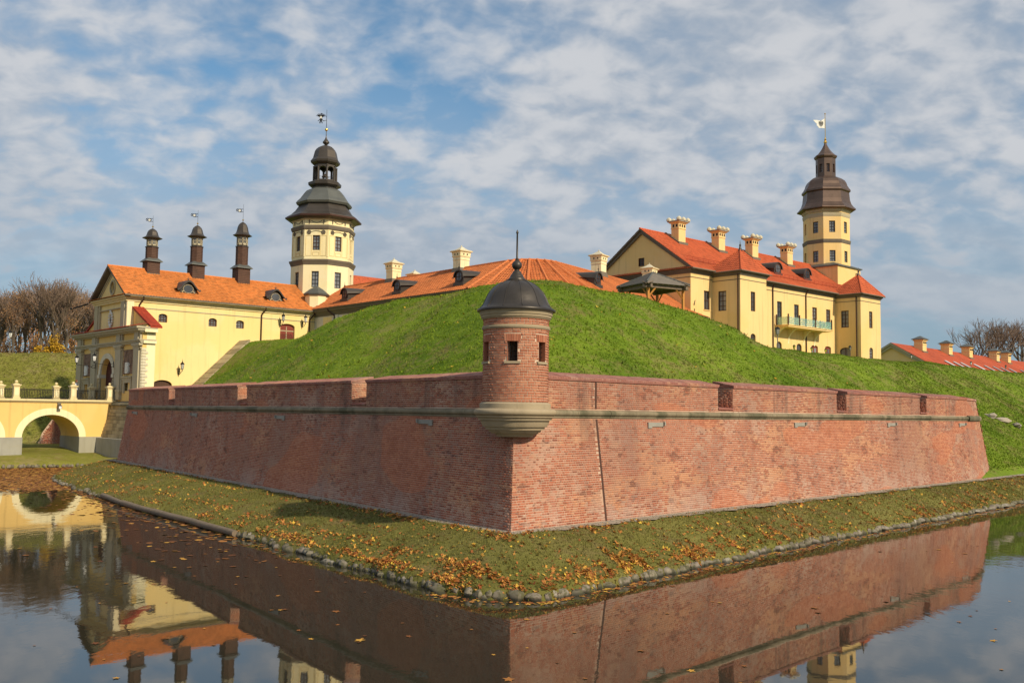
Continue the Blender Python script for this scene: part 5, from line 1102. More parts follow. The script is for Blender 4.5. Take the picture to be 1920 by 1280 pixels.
for q in range(8):
    o_, tg, rd = oct_face(c0, rL, q); sL_ = 2*rL*math.sin(PH8); org = o_-tg*(sL_/2)+V3(0, 0, zA); hb = .12
    wall_panel(m, org, tg, sL_, zB-zA, [(hb, .22, sL_-2*hb, (zB-zA)*.86-.22, .26)], .14)
    a_ = PH8+q*math.pi/4; m.lathe([(zA, .10), (zA+.1, .075), (zB-.3, .06), (zB-.2, .1)], 8, (rL*math.cos(a_)*1.03, rL*math.sin(a_)*1.03))
    for z in (.35, .5): m.tube(org+tg*hb+V3(0, 0, z)-rd*.08, org+tg*(sL_-hb)+V3(0, 0, z)-rd*.08, .018, None, 4)
m.obj('arcade', 'bronze_dark', ln)
m = MB(); m.lathe([(kz(500), .16), (kz(515), .34), (kz(520), .37)], 12); m.tube((0, 0, kz(505)), (0, 0, kz(450)), .03); m.obj('bell', 'bronze_dark', ln)
dm = MB().lathe([(kz(y), hw*kk) for y, hw in ((450, 72), (446, 80), (436, 92), (424, 95), (418, 90), (405, 80), (380, 74), (360, 69), (345, 60), (333, 46), (325, 30), (319, 12))], 8, c0, PH8).obj('lantern_dome', 'bronze_dark', tw)
MB().lathe([(kz(y), hw*kk) for y, hw in ((320, 12), (316, 7), (312, 12), (303, 21), (296, 21), (287, 14), (278, 8), (268, 4), (260, 2.5), (230, 2.2))], 12).obj('finial', 'bronze_dark', dm)
MB().ball((0, 0, kz(218)), 10*kk, 12).obj('gold_ball', 'gold', dm); MB().tube((0, 0, kz(235)), (0, 0, kz(90)), .035, .02, 6).obj('rod', 'iron', dm)
# eagle vane: body, spread wings, head, tail feathers
m = MB(); ez0 = kz(140); cx = -.62; rot = -TH; cs, sn = math.cos(rot), math.sin(rot); K2 = .86
def ell(x, z, rx, rz_, tk=.05): mm = len(m.v); m.lathe([(-tk, .5), (-.0, 1.), (tk, .5)], 10); m.v[mm:] = [(cx+x*K2+a_*rx*K2, zq*1.0, ez0+z*K2+b_*rz_*K2) for a_, b_, zq in m.v[mm:]]
ell(0, 0, .17, .34); ell(0, .42, .08, .16); ell(.10, .50, .1, .04)
for sg in (-1, 1):
    for k in range(5): ang = R(20+k*22); m.tube((cx+sg*.14*K2, 0, ez0+(.12)*K2), (cx+sg*(.14+.52*math.cos(ang))*K2, 0, ez0+(.05+.58*math.sin(ang)-.12*k*.3)*K2), .075, .02, 5)
    m.tube((cx+sg*.08, 0, ez0-.2), (cx+sg*.34, 0, ez0-.42), .05, .03, 5)
for k in (-1, 0, 1): m.tube((cx, 0, ez0-.2), (cx+k*.17, 0, ez0-.66), .06, .03, 5)
m.tube((cx+.3, 0, ez0-.38), (0, 0, ez0-.30), .025, None, 5); m.tube((cx+.5, 0, ez0+.1), (0, 0, ez0+.05), .02, None, 5)
m.v = [(x*cs-y*sn, x*sn+y*cs, z) for x, y, z in m.v]; vn = m.obj('eagle_vane', 'iron', dm)
m = MB(); m.lathe([(-.06, .12), (.06, .12)], 10); m.v = [(cx+x*1, z, ez0+y*1.2) for x, y, z in m.v]; m.v = [(x*cs-y*sn, x*sn+y*cs, z) for x, y, z in m.v]; m.obj('vane_shield', 'plaque_white', vn)
# low stair annex in the corner of the roofs
an = MB(); a_c = (-2.55, -3.2); an.lathe([(14.6, 1.15), (zt(563), 1.15)], 8, a_c, PH8); ao = an.obj('stair_annex', 'stucco_pale', tw); MB().lathe([(zt(564), 1.3), (zt(561), 1.36), (zt(552), .7), (zt(546), .08)], 8, a_c, PH8).obj('annex_roof', 'lead_roof', ao)
# ------------------------------------------------------------------ gallery wing with rounded corner
CC = Vector((1.52, 83.85, 0)); HD = R(33); dD = Vector((math.sin(HD), math.cos(HD), 0)); nO = Vector((dD.y, -dD.x, 0))      # right arm heading, outward normal
RI, REV, RWL, ZE, ZR = 2.6, 7.15, 6.6, 15.12, 17.95
gl = empty('gallery_wing', CC, 0, 'low gallery wing with orange pantile roof wrapping a rounded corner behind the mound', 'building')
def loc(p): return Vector(p)-CC
nA = -AX; Lend = GW(19.1, 0, 0)
def armL(t, d, z): return CC+nA*d+BX*t+Vector((0, 0, z))         # t metres along BX from the corner centre, d outward
tL = (GW(19.1, .1, 0)-CC).dot(BX); tT = tL
def armR(t, d, z): return CC+nO*d+dD*t+Vector((0, 0, z))
aL = math.atan2(nA.y, nA.x); aR = math.atan2(nO.y, nO.x)
while aR < aL: aR += 2*math.pi
def arcp(f, d, z): a_ = aL+(aR-aL)*f; return CC+Vector((math.cos(a_)*d, math.sin(a_)*d, z))
m = MB(); NF = 7
tile_sheet(m, loc(armL(tT, REV, ZE)), loc(armL(0, REV, ZE)), loc(armL(0, RI, ZR)), loc(armL(tT+4.4, RI, ZR)), .25, .36, .035, .045)
for k in range(NF): tile_sheet(m, loc(arcp(k/NF, REV, ZE)), loc(arcp((k+1)/NF, REV, ZE)), loc(arcp((k+1)/NF, RI, ZR)), loc(arcp(k/NF, RI, ZR)), .25, .36, .035, .045)
TR = 24.5
tile_sheet(m, loc(armR(0, REV, ZE)), loc(armR(TR, REV, ZE)), loc(armR(TR, RI, ZR)), loc(armR(0, RI, ZR)), .25, .36, .035, .045)
m.quad(loc(armL(tT+4, RI, ZR)), loc(armL(0, RI, ZR)), loc(armL(0, -2, ZE)), loc(armL(tT+4, -2, ZE))); m.quad(loc(armR(0, RI, ZR)), loc(armR(TR, RI, ZR)), loc(armR(TR, -2, ZE)), loc(armR(0, -2, ZE)))
for k in range(NF): m.poly([loc(arcp(k/NF, RI, ZR)), loc(arcp((k+1)/NF, RI, ZR)), loc(CC+Vector((0, 0, ZE)))])
rf = m.obj('roof', 'tiles_gallery', gl, rnd=True); hp = MB()
for k in range(NF+1): cap_run(hp, loc(arcp(k/NF, REV, ZE+.04)), loc(arcp(k/NF, RI, ZR+.05)), .13)
cap_run(hp, loc(armL(0, RI, ZR+.04)), loc(armL(tT+2.4, RI, ZR+.04)), .10); cap_run(hp, loc(armR(0, RI, ZR+.04)), loc(armR(TR, RI, ZR+.04)), .10)
for k in range(NF): cap_run(hp, loc(arcp(k/NF, RI, ZR+.04)), loc(arcp((k+1)/NF, RI, ZR+.04)), .10)
hp.obj('hip_tiles', 'tiles_gallery', rf)
# walls with framed panels on the left arm
m = MB(); LA = tL; m.quad(loc(armL(LA, RWL, 8)), loc(armL(0, RWL, 8)), loc(armL(0, RWL, 14.9)), loc(armL(LA, RWL, 14.9)))
for k in range(NF): m.quad(loc(arcp(k/NF, RWL, 8)), loc(arcp((k+1)/NF, RWL, 8)), loc(arcp((k+1)/NF, RWL, 14.9)), loc(arcp(k/NF, RWL, 14.9)))
m.quad(loc(armR(0, RWL, 8)), loc(armR(TR, RWL, 8)), loc(armR(TR, RWL, 14.9)), loc(armR(0, RWL, 14.9))); m.quad(loc(armL(LA, -1.6, 8)), loc(armL(0, -1.6, 8)), loc(armL(0, -1.6, 15)), loc(armL(LA, -1.6, 15))); m.obj('wall', 'gallery_grey', gl)
for k in range(9):
    m = MB(); fr = MB(); t = tL-1.0-.55-3.55*k-1.0
    if t < 1: break
    w2 = .82
    for z0, z1, ww, d in ((8.5, 14.25, w2, .012), (8.5, 14.0, w2*.55, .035)):
        q = [armL(t+ww, RWL+d, z0), armL(t-ww, RWL+d, z0), armL(t-ww, RWL+d, z1), armL(t+ww, RWL+d, z1)]; m.poly([loc(p) for p in q])
        q2 = [armL(t+ww, RWL-.02, z0), armL(t-ww, RWL-.02, z0), armL(t-ww, RWL-.02, z1), armL(t+ww, RWL-.02, z1)]
        m.poly([loc(p) for p in (q[0], q2[0], q2[3], q[3])]); m.poly([loc(p) for p in (q[1], q[2], q2[2], q2[1])]); m.poly([loc(p) for p in (q[3], q[2], q2[2], q2[3])])
    p = armL(t-1.75, RWL, 0); q = [armL(t-1.75+x, RWL+d, z) for z in (8, 14.4) for x, d in ((.25, .08), (-.25, .08), (-.25, -.01), (.25, -.01))]; fr.add([loc(p_) for p_ in q], [(0, 1, 5, 4), (1, 2, 6, 5), (3, 0, 4, 7), (4, 5, 6, 7)]); m.obj('panel', 'stucco_cream', gl); fr.obj('pilaster', 'gallery_grey', gl)
m = MB()
def sweep(dz_prof, mat, name):
    m = MB(); st = [armL(tL, 0, 0)]; 
    pts = [('L', tL), ('L', 0)]+[('A', (k+1)/NF) for k in range(NF)]+[('R', TR)]; rows = []
    for kind, x in pts:
        rows.append([loc(armL(x, d, z) if kind == 'L' else arcp(x, d, z) if kind == 'A' else armR(x, d, z)) for d, z in dz_prof])
    n = len(dz_prof)
    for i in range(len(rows)-1): m.add(rows[i]+rows[i+1], [(k, n+k, n+k+1, k+1) for k in range(n-1)])
    return m.obj(name, mat, gl)
sweep([(RWL-.05, 14.35), (RWL+.08, 14.38), (RWL+.12, 14.52), (RWL+.22, 14.60), (RWL+.26, 14.72), (RWL+.42, 14.80), (RWL+.46, 14.95), (REV+.02, 15.02), (REV+.04, 15.10), (REV-.1, 15.14)], 'trim_dark', 'cornice')
downpipe(gl, [loc(armL(tL-3.3, REV, 15.0)), loc(armL(tL-3.4, RWL+.4, 14.75)), loc(armL(tL-4.0, RWL+.12, 14.3)), loc(armL(tL-4.0, RWL+.12, 9.5))])
m = MB(); c_ = [loc(p) for p in (armL(tT-.05, REV, ZE+.08), armL(tT+.25, REV, ZE+.08), armL(tT+4.55, RI, ZR+.07), armL(tT+4.25, RI, ZR+.07))]; m.prism(c_, (0, 0, .04)); m.obj('valley_flashing', 'trim_dark', rf)
def barrel_dormer(parent, base, fwd, w_=1.15, h=1.15, depth=2.6, mat='bronze_dark', fin=True, name='dormer'):
    """base: point at the middle of the sill on the roof; fwd: outward horizontal direction"""
    base = Vector(base); fwd = Vector(fwd).normalized(); sd = Vector((fwd.y, -fwd.x, 0))*-1; n = 14; hw = w_/2
    arc = [(-hw-.10, .45)]+[(hw*1.0*-math.cos(math.pi*k/n), .48+hw*1.05*math.sin(math.pi*k/n)) for k in range(n+1)]+[(hw+.10, .45)]
    hood = [(x*1.16, z+.06) for x, z in arc]; k = len(hood); back = [base-fwd*depth+sd*x*1.05+V3(0, 0, max(z, .75)+.08) for x, z in hood]
    m = MB(); fr_ = [base+fwd*.16+sd*x+V3(0, 0, z) for x, z in hood]; m.add(fr_+back, [(i, i+1, k+i+1, k+i) for i in range(k-1)]); lip = [base+fwd*.16+sd*x*.88+V3(0, 0, z-.10) for x, z in hood]; m.add(fr_+lip, [(i, k+i, k+i+1, i+1) for i in range(k-1)]); d = m.obj(name, mat, parent, 35)
    f = MB(); f.poly([base+sd*x+V3(0, 0, z) for x, z in [(-hw, -.15), (hw, -.15)]+[(x, z) for x, z in arc[1:-1]][::-1]]); f.add([base+sd*x+fwd*dd+V3(0, 0, z) for dd in (0, .14) for x, z in ((-hw-.08, -.22), (hw+.08, -.22), (hw+.08, .05), (-hw-.08, .05))], [(4, 5, 6, 7), (0, 1, 5, 4), (1, 2, 6, 5), (2, 3, 7, 6), (3, 0, 4, 7)])
    for s_ in (-1, 1): f.poly([base+sd*(s_*hw)+V3(0, 0, -.15), base+sd*(s_*hw)+V3(0, 0, .55), base-fwd*depth+sd*(s_*hw)+V3(0, 0, .9), base-fwd*depth+sd*(s_*hw)+V3(0, 0, .5)])
    f.obj('dormer_face', mat, d); rr = hw*.70; cz = .56; f = MB(); n2 = 18
    for q in range(n2):
        t0, t1 = 2*math.pi*q/n2, 2*math.pi*(q+1)/n2; f.quad(*[base+fwd*.05+sd*(rr*g_*math.cos(t))+V3(0, 0, cz+rr*1.1*g_*math.sin(t)) for t, g_ in ((t0, 1.12), (t1, 1.12), (t1, .86), (t0, .86))])
    f.tube(base+fwd*.05+sd*-rr+V3(0, 0, cz), base+fwd*.05+sd*rr+V3(0, 0, cz), .025, None, 4); f.tube(base+fwd*.05+V3(0, 0, cz-rr), base+fwd*.05+V3(0, 0, cz+rr), .025, None, 4); f.obj('rim', 'frame_brown', d)
    MB().poly([base+fwd*.03+sd*(rr*math.cos(2*math.pi*q/n2))+V3(0, 0, cz+rr*1.1*math.sin(2*math.pi*q/n2)) for q in range(n2)]).obj('pane', 'pane_dark', d)
    if fin: f = MB(); p = base+fwd*.05+V3(0, 0, .48+hw*1.22); f.tube(p, p+V3(0, 0, .55), .035, .01, 6); f.ball(p+V3(0, 0, .18), .07, 6); f.obj('finial', mat, d)
slg = (ZR-ZE)/(REV-RI)
for vv in (-5.08, -13.9, -22.9):
    t = tL+vv-.1; d = RWL-.3; barrel_dormer(gl, loc(armL(t, d, ZE+(REV-d)*slg+.22)), nA, 1.15)
for t in (.6, 22.2): d = RWL-.2; barrel_dormer(gl, loc(armR(t, d, ZE+(REV-d)*slg+.22)), nO, 1.15)
def bell_chimney(parent, p, rz, s=1., zbot=-.6, name='chimney'):
    m = MB(); w_ = 1.05*s; m.tbox(0, 0, zbot, .85*s, w_, w_); m.tbox(0, 0, .85*s, .92*s, w_+.08, w_+.08); m.tbox(0, 0, .92*s, 1.12*s, w_+.02, w_+.04); m.tbox(0, 0, 1.12*s, 1.22*s, w_+.12, w_+.2); m.tbox(0, 0, 1.22*s, 1.60*s, w_+.10, w_+.22); m.tbox(0, 0, 1.60*s, 1.68*s, w_+.42, w_+.50)
    cs, sn = math.cos(rz), math.sin(rz); tr_ = lambda mb: setattr(mb, 'v', [(p[0]+x*cs-y*sn, p[1]+x*sn+y*cs, p[2]+z) for x, y, z in mb.v])
    tr_(m); c = m.obj(name, 'stucco_pale', parent); m = MB(); m.lathe([(1.68*s, .98*s), (1.74*s, .95*s), (1.82*s, .62*s), (1.95*s, .36*s), (2.08*s, .16*s), (2.12*s, .05*s)], 4, (0, 0), math.pi/4); m.ball((0, 0, 2.18*s), .07*s, 8); tr_(m); m.obj('cap', 'stone_cream', c)
    m = MB()
    for a_ in range(4):
        for x in (-.2, .2):
            t = a_*math.pi/2; d = w_/2+.085; pts = []
            for k in range(8): tt_ = 2*math.pi*k/8; pts.append((x*s+.07*s*math.cos(tt_), 1.40*s+.13*s*math.sin(tt_)+(.04 if k == 2 else 0)))
            m.poly([(px_*math.cos(t)-(-d)*math.sin(t), px_*math.sin(t)+(-d)*math.cos(t), pz) for px_, pz in pts])
    tr_(m); tag(m.obj('smoke_hole', 'iron', c), None, None, None, 'stuff'); m = MB(); m.tbox(0, 0, -.35, .12, w_+.3, w_+.1); tr_(m); m.obj('flashing', 'trim_dark', c); return c
for vv in (-8.05, -18.6): bell_chimney(gl, loc(armL(tL+vv-.1, RI, 17.85)), TH)
bell_chimney(gl, loc(armL(tL-8.6+2.1, RI-3.8, 17.5)), TH, .9)
for p in ((8.05, 89.4), (13.9, 97.0)): bell_chimney(gl, loc((p[0], p[1], 18.05)), math.pi/2-HD)
# ------------------------------------------------------------------ palace
pa = empty('palace', H0, TH, 'long yellow palace with red roof, crowned chimneys, two square bays and a balcony', 'building')
PL = 34.2; PE = 19.98; PR = 24.9; PW = 12.9
mw = [(2.27, 15.9, 1.0, 2.0), (16.1, 15.15, .98, 2.85), (19.7, 15.3, 1.0, 2.65), (23.7, 15.6, 1.05, 2.35), (26.9, 15.8, .98, 2.15)]
low = [(15.9, 11.9, 1.1, 1.5, .4), (20.15, 11.9, 1.1, 1.5, .4), (23.4, 11.2, 1.5, 2.2, .2), (26.55, 11.2, 1.4, 2.25, .2)]
z0_ = 8.0; m = MB(); org = (0, 0, z0_); hol = [(x, z-z0_, w_, h) for x, z, w_, h in mw]+[(x, z-z0_, w_, h, ar) for x, z, w_, h, ar in low]
wall_panel(m, org, UX, PL, PE-z0_-.05, hol, .22)
wall_panel(m, (0, PW, z0_), VX, PW, PE-z0_-.05, [], .2)
gw_ = (PW-6.95, .75, .75, .95); m2 = MB()
# gable triangle with its little window
gz = PE-.05; top = (0, PW/2, PR-.1)
def gp(v, z): return (0, v, z)
wv0, wv1, wz0, wz1 = 6.15, 6.95, 20.85, 21.75
def gzv(v): return gz+(PR-.1-gz)*(1-abs(v-PW/2)/(PW/2))
vs_ = [0, wv0, wv1, PW]
m.poly([gp(0, gz), gp(wv0, gz), gp(wv0, gzv(wv0))][::-1]); m.poly([gp(wv1, gz), gp(PW, gz), gp(wv1, gzv(wv1))][::-1]); m.poly([gp(wv0, gz), gp(wv1, gz), gp(wv1, wz0), gp(wv0, wz0)][::-1]); m.poly([gp(wv0, wz1), gp(wv1, wz1), gp(wv1, gzv(wv1)), gp(PW/2, gzv(PW/2)), gp(wv0, gzv(wv0))][::-1])
m.quad((PL, 0, z0_), (PL, PW, z0_), (PL, PW, PE), (PL, 0, PE)); m.quad((0, PW, z0_), (PL, PW, z0_), (PL, PW, PE), (0, PW, PE)); m.poly([(PL, 0, PE-.05), (PL, PW, PE-.05), (PL, PW/2, PR-.1)])
m.obj('wall', 'stucco_palace', pa)
window(pa, (0, PW, 0), VX, (PW-wv1, wz0, wv1-wv0, wz1-wz0), .15, 1, 2, 'frame_brown', 'pane_light', .05)
for h, x in zip(hol, mw+low):
    if x in low[2:]: continue
    window(pa, org, UX, h, .16, 1, 4 if h[3] > 2 else 1, 'frame_dark' if x in mw[1:3] else 'frame_brown', 'pane_dark' if x in mw[1:3] else 'pane_light', .07, 'stucco_palace' if len(h) == 4 else None)
for x, z, w_, h, ar in low[2:]:
    m = MB(); face_strip(m, (0, .2, z0_), UX, x, x+w_, z-z0_, z+h-z0_, .04); d = m.obj('door', 'wood_red', pa); g = MB()
    for k in (0, 1): face_strip(g, (0, .155, z0_), UX, x+.18+k*w_*.45, x+w_*.42+k*w_*.45, z+h*.62-z0_, z+h*.86-z0_, .02)
    g.obj('pane', 'pane_light', d)
def bay(u0, u1, vb, wl, wf, lw):
    m = MB(); fo = (u0, vb, z0_); so2 = (u0, 0, z0_); H_ = PE-z0_-.12
    hf = [(wf-.4-u0, 15.78-z0_, .82, 2.05), (wf-.45-u0, lw[0]-z0_, .9, lw[1], .3)]; hs_ = [(wl, 15.8-z0_, 1.0, 2.08)]+([(wl-.2, 11.6-z0_, 1.4, 1.75, .4)] if u0 > 20 else [])
    wall_panel(m, fo, UX, u1-u0, H_, hf, .2); wall_panel(m, so2, VX, -vb, H_, hs_, .2); m.quad((u1, vb, z0_), (u1, 0, z0_), (u1, 0, PE-.12), (u1, vb, PE-.12)); b = m.obj('bay', 'stucco_palace', pa)
    for h in hf: window(b, fo, UX, h, .15, 1, 3, 'frame_brown', 'pane_light', .06)
    for h in hs_: window(b, so2, VX, h, .15, 1, 3 if len(h) == 4 else 0, 'frame_brown', 'pane_light', .06)
    m = MB()
    for z0b, z1b, pr in ((19.38, 19.5, .06), (19.5, 19.64, .14), (19.64, 19.82, .26)): m.box(u0-pr, u1+pr, vb-pr, 0, z0b, z1b)
    m.obj('cornice', 'trim_dark', b); m = MB(); m.box(u0-.03, u1+.03, vb-.03, 0, 18.92, 18.99); m.obj('string_course', 'trim_dark', b)
    e = .42; pk = ((u0+u1)/2, vb/2-.1, 22.5); c = [(u0-e, vb-e, 19.84), (u1+e, vb-e, 19.84), (u1+e, -vb*0+1.0, 19.84), (u0-e, 1.0, 19.84)]
    m = MB(); tile_sheet(m, c[0], c[1], pk, pk, .25, .34, .02, .03); tile_sheet(m, c[3], c[0], pk, pk, .25, .34, .02, .03); tile_sheet(m, c[1], c[2], pk, pk, .25, .34, .02, .03); r_ = m.obj('bay_roof', 'tiles_red', b, rnd=True)
    h = MB(); cap_run(h, c[0], pk, .09); cap_run(h, c[1], pk, .09); cap_run(h, c[3], pk, .09); h.obj('hip_tiles', 'tiles_red', b); h = MB(); h.lathe([(22.35, .26), (22.6, .14), (22.8, .09), (22.95, .12), (23.05, .05), (23.45, .01)], 10, pk[:2]); h.obj('finial', 'bronze_dark', b)
    g = MB(); g.tube((u0-e-.02, vb-e-.02, 19.8), (u1+e, vb-e-.02, 19.8), .07, None, 6); g.tube((u0-e-.02, vb-e-.02, 19.8), (u0-e-.02, 0, 19.8), .07, None, 6); g.obj('gutter', 'trim_dark', b)
bay(3.76, 8.56, -3.44, .72, 6.05, (12.2, 1.25)); bay(29.16, 34.14, -3.27, .72, 31.65, (11.9, 1.5))
downpipe(pa, [(3.68, -3.2, 19.7), (3.68, -3.2, 10)]); downpipe(pa, [(29.08, -2.75, 19.7), (29.08, -2.75, 10)]); downpipe(pa, [(15.1, -.25, 19.9), (15.1, -.1, 19.3), (15.1, -.1, 10)]); downpipe(pa, [(22.35, -.3, 19.85), (22.15, -.1, 19.2), (22.15, -.1, 10)]); downpipe(pa, [(34.25, -3.0, 19.7), (34.2, -3.0, 10)])
m = MB()
for z0b, z1b, pr in ((19.5, 19.62, .07), (19.62, 19.78, .16), (19.78, 19.95, .30)): m.box(-pr, PL+pr, -pr, .02, z0b, z1b); m.box(-pr, .02, .02, PW+pr, z0b, z1b)
m.obj('cornice', 'trim_dark', pa); m = MB(); m.box(-.03, PL, -.04, 0, 19.08, 19.15); m.box(-.04, 0, 0, PW, 19.08, 19.15); m.obj('string_course', 'trim_dark', pa)
pe = -.55; ez2 = PE+.03; sp2 = (PR-ez2)/(PW/2-pe)
m = MB(); tile_sheet(m, (-.45, pe, ez2), (PL+.4, pe, ez2), (PL+.4, PW/2, PR), (-.45, PW/2, PR), .26, .34, .018, .034, 4); tile_sheet(m, (PL+.4, PW-pe, ez2), (-.45, PW-pe, ez2), (-.45, PW/2, PR), (PL+.4, PW/2, PR), .22, .8, .012, .018, 3)
rf = m.obj('roof', 'tiles_red', pa, rnd=True); h = MB(); cap_run(h, (-.45, PW/2, PR+.02), (PL, PW/2, PR+.02), .11); h.obj('ridge_tiles', 'tiles_red', rf)
m = MB()
for sg in (1, -1):
    m.prism([(-.42, PW/2+sg*(PW/2-pe), ez2-.02), (-.42, PW/2, PR-.02), (-.42, PW/2, PR-.18), (-.42, PW/2+sg*(PW/2-pe), ez2-.18)], (.4, 0, 0)); m.prism([(-.22, PW/2+sg*(PW/2-pe-.4), ez2-.16+.3), (-.22, PW/2, PR-.18), (-.22, PW/2, PR-.55), (-.22, PW/2+sg*(PW/2-pe-.4), ez2-.5+.3)], (.2, 0, 0))
m.obj('barge_board', 'trim_dark', rf); m = MB(); tile_sheet(m, (-.50, PW+.4, PE), (-.50, -.5, PE), (.0, -.5, PE+.28), (.0, PW+.4, PE+.28), .24, .4, .02, .02); m.obj('gable_ledge', 'tiles_red', pa, rnd=True)
m = MB(); m.tube((-.45, pe-.05, ez2-.05), (PL+.4, pe-.05, ez2-.05), .08, None, 8); m.obj('gutter', 'trim_dark', rf)
# snow guard rail along the eave
m = MB(); gv = pe+.75; gz2 = ez2+sp2*1.3
for z in (.15, .32, .5): m.tube((.3, pe+1.3, gz2+z), (PL-1, pe+1.3, gz2+z), .018, None, 4)
for k in range(36): u = .4+k*.93; m.tube((u, pe+1.3, gz2-.02), (u, pe+1.3, gz2+.52), .02, None, 4)
m.obj('snow_guard', 'tiles_crimson', rf)
for u in (4.75, 12.2, 19.0, 26.7):
    m = MB(); w_ = 1.22; d_ = 1.02; vc = PW/2-1.2; zb = 23.0
    m.tbox(u, vc, zb, 25.35, w_, w_, d_, d_); m.tbox(u, vc, 25.35, 25.42, w_+.12, w_+.12, d_+.12, d_+.12); m.tbox(u, vc, 25.42, 25.98, w_+.04, w_+.04, d_+.04, d_+.04); m.tbox(u, vc, 25.98, 26.12, w_+.25, w_+.5, d_+.25, d_+.5); c = m.obj('chimney', 'stucco_palace', pa)
    m = MB(); m.tbox(u, vc, 26.12, 26.24, w_+.62, w_+.66, d_+.62, d_+.66)
    m.obj('cap', 'bracket_stone', c); m = MB()
    for sx in (-1, 0, 1):
        for sy in (-1, 1): m.lathe([(0, .26), (.16, .29), (.30, .23), (.40, .10), (.44, .01)], 8, (u+sx*(w_/2+.18), vc+sy*(d_/2+.18)))
    
    m.v = [(x, y, z+26.24) for x, y, z in m.v]; tag(m.obj('acroterion', 'stone_cream', c), None, None, None, 'stuff'); m = MB()
    for k in range(3): m.box(u-.5+k*.4, u-.28+k*.4, vc-d_/2-.03, vc-d_/2, 25.55, 25.85)
    for k in range(2): m.box(u-w_/2-.03, u-w_/2, vc-.36+k*.45, vc-.14+k*.45, 25.55, 25.85)
    tag(m.obj('smoke_hole', 'iron', c), None, None, None, 'stuff'); m = MB(); zf = ez2+sp2*(vc-d_/2-pe)
    m.box(u-w_/2-.2, u+w_/2+.2, vc-d_/2-.22, vc-d_/2+.02, zf-.15, zf+.15); 
    for sx in (-1, 1): m.prism([(u+sx*(w_/2+.02), vc-d_/2, zf), (u+sx*(w_/2+.02), PW/2, PR), (u+sx*(w_/2+.02), PW/2, PR+.22), (u+sx*(w_/2+.02), vc-d_/2, zf+.22)], (.16*sx, 0, 0))
    m.obj('flashing', 'trim_dark', c)
for u in (18.9, 25.4): barrel_dormer(pa, (u, pe+2.2, ez2+sp2*2.2+.1), (0, -1, 0), 1.5, 1.2, 2.6, 'bronze_dark', False)
# balcony
bu0, bu1, bd = 15.6, 25.2, -1.75
m = MB(); m.box(bu0, bu1, bd, 0, 14.95, 15.12); m.box(bu0-.08, bu1+.08, bd-.08, 0, 15.12, 15.2); bc = m.obj('balcony', 'stucco_palace', pa)
for u in (15.9, 18.3, 21.6, 24.0):
    m = MB(); n = 10; arc = [(bd*.85*(1-math.cos(math.pi/2*k/n))*1., 14.95-1.65*(1-math.sin(math.pi/2*k/n))) for k in range(n+1)]; pts = [(u, v, z) for v, z in arc]; pts = [(u, 0, 14.95-1.65)]+pts+[(u, bd*.85, 14.95), (u, 0, 14.95)]
    pts = [(u, -.0, 13.3)]+[(u, bd*.85*(1-math.cos(math.pi/2*k/n)), 13.3+1.65*math.sin(math.pi/2*k/n)) for k in range(1, n+1)]+[(u, 0, 14.95)]
    m.prism(pts, (.22, 0, 0)); m.obj('bracket', 'stucco_pale', bc)
for u, v in ((bu0+.05, bd+.05), (18.0, bd+.05), (21.4, bd+.05), (bu1-.1, bd+.05), (bu1-.1, -.2), (bu0+.05, -.2)): m = MB(); m.cbox(u, v, 15.2, 16.25, .13, .13); m.ball((u, v, 16.33), .1, 8); m.obj('railing_post', 'wood_dark', bc)
m = MB()
for u0, u1 in ((bu0+.15, 17.9), (18.1, 21.3), (21.5, bu1-.2)):
    g = MB(); g.box(u0, u1, bd+.04, bd+.06, 15.25, 16.1); g.obj('glass_panel', 'pane_clear', bc)
g = MB(); g.box(bu1-.11, bu1-.09, bd+.15, -.3, 15.25, 16.1); g.obj('glass_panel', 'pane_clear', bc); g = MB(); g.box(bu0+.04, bu0+.06, bd+.15, -.3, 15.25, 16.1); g.obj('glass_panel', 'pane_clear', bc)
# ------------------------------------------------------------------ palace tower
PT = HW(37.0, 5.55, 0); pt_ = empty('palace_tower', PT, TH, 'plain yellow octagonal tower with copper dome and white flag vane behind the palace', 'tower')
zp = lambda y: 23.79+(515-y)*.07258; kp = lambda zy: zp(200+zy/4); q_ = .01764; rp = 171*q_
oct_walls(pt_, c0, rp, 18., kp(1040), [(.78, kp(1185), kp(1103))], 'stucco_palace', 'frame_dark', 'pane_light', TV)
oct_walls(pt_, c0, rp-.03, kp(1040), kp(790), [(.78, kp(972), kp(888))], 'stucco_palace', 'frame_dark', 'pane_light', TV)
for (ya, yb, pr, mt) in ((1055, 1022, .10, 'trim_dark'), (858, 828, .07, 'trim_grey')): MB().lathe([(kp(ya), rp-.04), (kp(ya-12), rp+pr*.6), (kp(ya-25), rp+pr), (kp(yb), rp+pr*1.2), (kp(yb)+.02, rp-.05)], 8, c0, PH8).obj('string_course', mt, pt_)
MB().lathe([(kp(y), hw*q_) for y, hw in ((822, 170), (815, 178), (800, 184), (790, 198), (778, 204), (770, 170))], 8, c0, PH8).obj('cornice', 'trim_grey', pt_)
rf = MB().lathe([(kp(y), hw*q_) for y, hw in ((800, 200), (793, 216), (785, 214), (772, 200), (750, 184), (720, 174), (680, 170), (655, 168))], 8, c0, PH8).obj('roof', 'copper_roof', pt_)
MB().lathe([(kp(y), hw*q_) for y, hw in ((665, 168), (655, 180), (642, 178), (630, 168), (610, 156), (590, 150), (570, 138), (555, 118), (545, 98), (538, 74))], 8, c0, PH8).obj('upper_roof', 'copper_roof', rf)
oct_walls(pt_, c0, 73*q_, kp(545), kp(395), [(.42, kp(508), kp(445))], 'copper_roof', 'frame_brown', 'pane_light', TV)
